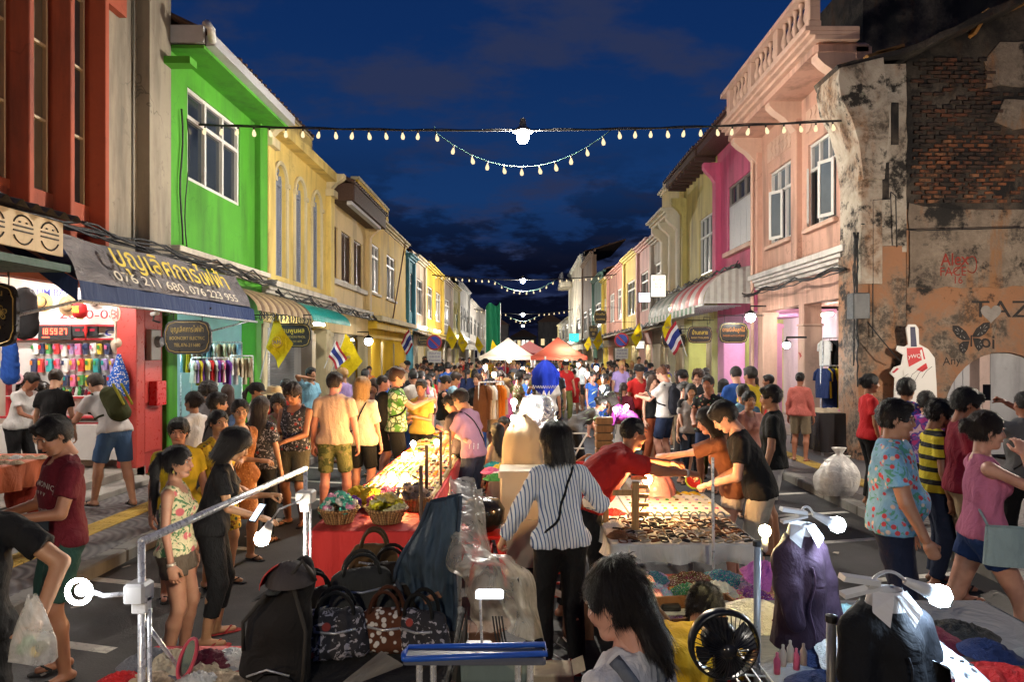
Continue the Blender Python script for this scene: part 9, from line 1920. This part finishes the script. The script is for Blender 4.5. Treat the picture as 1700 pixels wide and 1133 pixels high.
# in the souvenir shop
who('backpacker in white T-shirt and denim shorts bending to the souvenir counter',186,8.7,62,1.80,'m',skin='pink',hair=('short','dbrown'),top=('tee','solid',(.64,.60,.58)),bot=('shorts','solid',(.06,.12,.24)),lean=42,nod=12,L=(-.2,.52,1.0),Rr=(.18,.46,.82),z0=.16,acc=(('backpack',(.045,.05,.015),1.15,(.28,.25,.02)),),py=-.05,feet=((-.14,.12),(.12,-.22)))
who('woman in black top with low bun, back turned at the souvenir counter',88,8.6,20,1.62,'f',skin='pale',hair=('bun','dbrown'),top=('tee','solid',K),bot=('long','solid',K),nod=25,lean=8,z0=.28)
who('shop woman in white T-shirt reaching over the souvenir counter',30,9.2,-100,1.60,'f',skin='tan',hair=('bun','black'),top=('tee','solid',(.64,.62,.6)),bot=('long','solid',K),nod=30,lean=20,L=(-.2,.4,1.0),Rr=(.1,.44,1.0),z0=.28)
# held things
def phone(label,fx,fy,d,rot=(R(60),0,0),lit=False):
 root = thing('mobile_phone',label,'phone',(px(fx,d),d,pz(fy,d))); root.rotation_euler = rot; MB.local = True; MB().bbox(-.036,.036,-.074,.074,-.004,.004,.003).obj('body',plastic((.02,.02,.022),.2),root); MB().box(-.032,.032,-.066,.066,.0045,.006).obj('screen',glow((.6,.8,1),1.4,'phone_screen',False) if lit else glass_dark(),root); MB.local = False
phone('phone held up to photograph beside the arched gate',1638,652,6.3,(R(90),0,R(180)),True); phone('phone in the hands of the maroon shirt man',70,868,4.25,(R(40),0,.6)); phone('phone in the hand of the woman all in black',428,852,4.85,(R(50),0,-.6),True); phone('white phone held by the bowed backpack tourist',1078,655,12.0,(R(60),0,1))
wb_ = thing('white_carrier_bag','white plastic bag hanging from the tropical shirt man hand','plastic bag',fc(1478,985,4.3)); bx0,by0,bz0 = fc(1478,985,4.3); b = MB(); b.grid(lambda u,v: (bx0+(.015+.10*min(1,v*1.4)+.012*math.sin(u*20))*math.cos(u*6.283),by0+(.01+.06*v)*math.sin(u*6.283),bz0+.04-.28*v+.012*math.sin(u*13+v*5)),30,14); b.obj('bag',film((.70,.70,.68),.8),wb_,True)
dk_ = thing('drink_cup','white cup with yellow straw held by the blossom shirt man','cup',fc(1168,700,10)); b = MB(); b.lathe([(.035,-.07),(.048,.07),(.04,.09)],fc(1168,700,10.0),12); b.obj('cup',plastic((.6,.6,.5),.3),dk_,True); b = MB(); a_ = fc(1168,690,10); b.tube([a_,(a_[0]+.02,a_[1],a_[2]+.12)],.006,5); b.obj('straw',plastic((.6,.6,.03),.3),dk_)
# ---------------------------------------------------------------- the crowd
rc = random.Random(42)
TP_ = []
def mk(**k):
 r,_ = person('x',0,-60-len(TP_),0,1.7,k.pop('sex'),h=.026,eyes=False,**k); TP_.append(r); return r
mk(sex='m',top=('tee','solid',K),bot=('shorts','solid',K)); mk(sex='m',top=('tee','solid',K),bot=('long','solid',K),L=(-.1,.32,1.1),nod=20); mk(sex='f',hair=('long','black'),top=('tee','solid',K),bot=('long','solid',K)); mk(sex='f',hair=('bob','black'),top=('tank','solid',K),bot=('sshorts','solid',K)); mk(sex='f',hair=('bun','black'),top=('dress','solid',K),bot=('none','',K)); mk(sex='m',hair=('messy','black'),top=('tee','print',K),bot=('shorts','solid',K),look=30,Rr=(.1,.3,1.2)); mk(sex='f',hair=('pony','black'),top=('blouse','solid',K),bot=('long','solid',K),look=-25); mk(sex='m',hair=('short','black'),top=('polo','solid',K),bot=('long','solid',K),cap=('cap',K))
topn = {'T-shirt': ('shirt',),'dress': ('dress',),'tank top': ('tank_top',)}
shirts = ['white','black','red','navy','grey','sky blue','pink','yellow','maroon','teal','beige','olive','orange','lilac','green','cream','brown','blue']
wtop = [5,8,3,4,4,2,2,2,2,1,3,1,1,1,1,2,1,2]; bots = ['black','navy','beige','white','grey','olive','brown','blue']
placed = []; used = set(); zones = [(13,17,'behind the nearest stalls'),(17,22,'before the tents'),(22,28,'by the grey awning'),(28,36,'around the tents'),(36,48,'beyond the tents'),(48,75,'far down the street'),(8.8,12.5,'near the bowed tourist')]
kindn = ['man in %s T-shirt and %s shorts','head bowed man in %s T-shirt, %s trousers','long haired woman in %s T-shirt, %s trousers','bob haired woman in %s vest, %s shorts','woman with hair bun in %s dress','tousled man in %s printed T-shirt, %s shorts','ponytailed woman in %s blouse and %s trousers','capped man in %s polo shirt and %s trousers']
def crowd(n,zi,xl,xr,sidetxt):
 y0_,y1_,zt = zones[zi]; c = 0; tries = 0
 while c < n and tries < n*40:
  tries += 1; y = rc.uniform(y0_,y1_); x = rc.uniform(xl,xr)
  if any(abs(x-a) < .42 and abs(y-b_) < .6 for a,b_ in placed): continue
  if abs(x-px(905,13)) < .5 and y < 14: continue
  k = rc.randrange(8); tcn = rc.choices(shirts,wtop)[0]; bcn = rc.choice(bots)
  lab = kindn[k] % ((tcn,) if k == 4 else (tcn,bcn)); lab = lab+' '+zt+', '+sidetxt
  if lab in used: continue
  used.add(lab); placed.append((x,y)); r = copy_tree(TP_[k]); r.location = (x,y,0.12 if abs(x) > 4.4 else 0); r.rotation_euler = (0,0,R(rc.choice((0,0,180,180,90,-90))+rc.uniform(-40,40))); s = (rc.uniform(.93,1.13) if k in (0,1,5,7) else rc.uniform(.84,1.0)); r.scale = (s,s,s)
  tag(r,lab,'person','people in the market crowd'); sk = SKIN[rc.choice(['asian','asian','tan','tan','pale','pink'])]
  hc = HAIRC[rc.choice(['black']*6+['dbrown','brown','blonde'])]
  for ch in r.children:
   nm = ch.name.split('.')[0]
   if nm == 'body': ch.color = (*sk,1)
   elif nm == 'hair': ch.color = (*hc,1)
   elif nm in ('shirt','tank_top','dress','blouse','polo_shirt','collar'): ch.color = (*tuple(min(.66,v*.9) for v in PAL[tcn]),1)
   elif nm in ('shorts','trousers'): ch.color = (*dk(PAL[bcn],.8),1)
  c += 1
crowd(5,6,2.6,4.1,'peach house side'); crowd(7,0,2.2,4.3,'pale column side'); crowd(9,0,-3.6,-1.9,'yellow house side'); crowd(10,0,-.9,1.0,'mid road'); crowd(8,0,1.6,4.0,'peach house side')
crowd(14,1,-4.6,-1.3,'yellow house side'); crowd(10,1,-1.2,1.4,'mid road'); crowd(14,1,1.5,5.0,'peach house side')
crowd(15,2,-4.8,-1.2,'yellow house side'); crowd(10,2,-1.2,1.2,'mid road'); crowd(15,2,1.2,5.2,'pink house side')
crowd(17,3,-5,-1.9,'yellow house side'); crowd(16,3,1.9,5.2,'pink house side'); crowd(14,4,-5,0,'yellow house side'); crowd(16,4,0,5.2,'pink house side'); crowd(14,5,-5,0,'yellow house side'); crowd(18,5,0,5.2,'pink house side')
for r in TP_:
 for ch in list(r.children_recursive): bpy.data.objects.remove(ch)
 bpy.data.objects.remove(r)
# lamps added out of view, standing in for the rest of the market lighting
lamp_spot(-9,6.6,'street lamp added behind the viewpoint, standing in for unseen market lighting',1300,6.2)
stall_bulb('bulb added outside the view to light the ruined gable',(8.2,8.4,3.0),300,(1,.86,.70),(8.2,8.4,3.6),r=.05,down=True)
stall_bulb('bulb added behind the viewpoint, shop side, standing in for unseen stall light',(-2.4,-1.0,2.0),60,(1,.72,.42),(-2.4,-1.0,2.6),r=.05,down=True)
rl_ = random.Random(99); lb = MB()
for i in range(70):
 x,y = rl_.uniform(-3.9,4.2),rl_.uniform(2.5,16); a = rl_.random()*6; w,h_ = rl_.uniform(.01,.05),rl_.uniform(.01,.03); ca,sa = math.cos(a),math.sin(a); lb.add([(x+p*ca-q_*sa,y+p*sa+q_*ca,.008+.012*rl_.random()) for p,q_ in ((-w,-h_),(w,-h_),(w*.8,h_),(-w,h_*.7))],[(0,1,2,3)])
tag(lb.obj('litter',sheet_mat((.38,.34,.28),'paper_scrap')),'scraps of paper and leaves littering the asphalt','litter',kind='stuff')
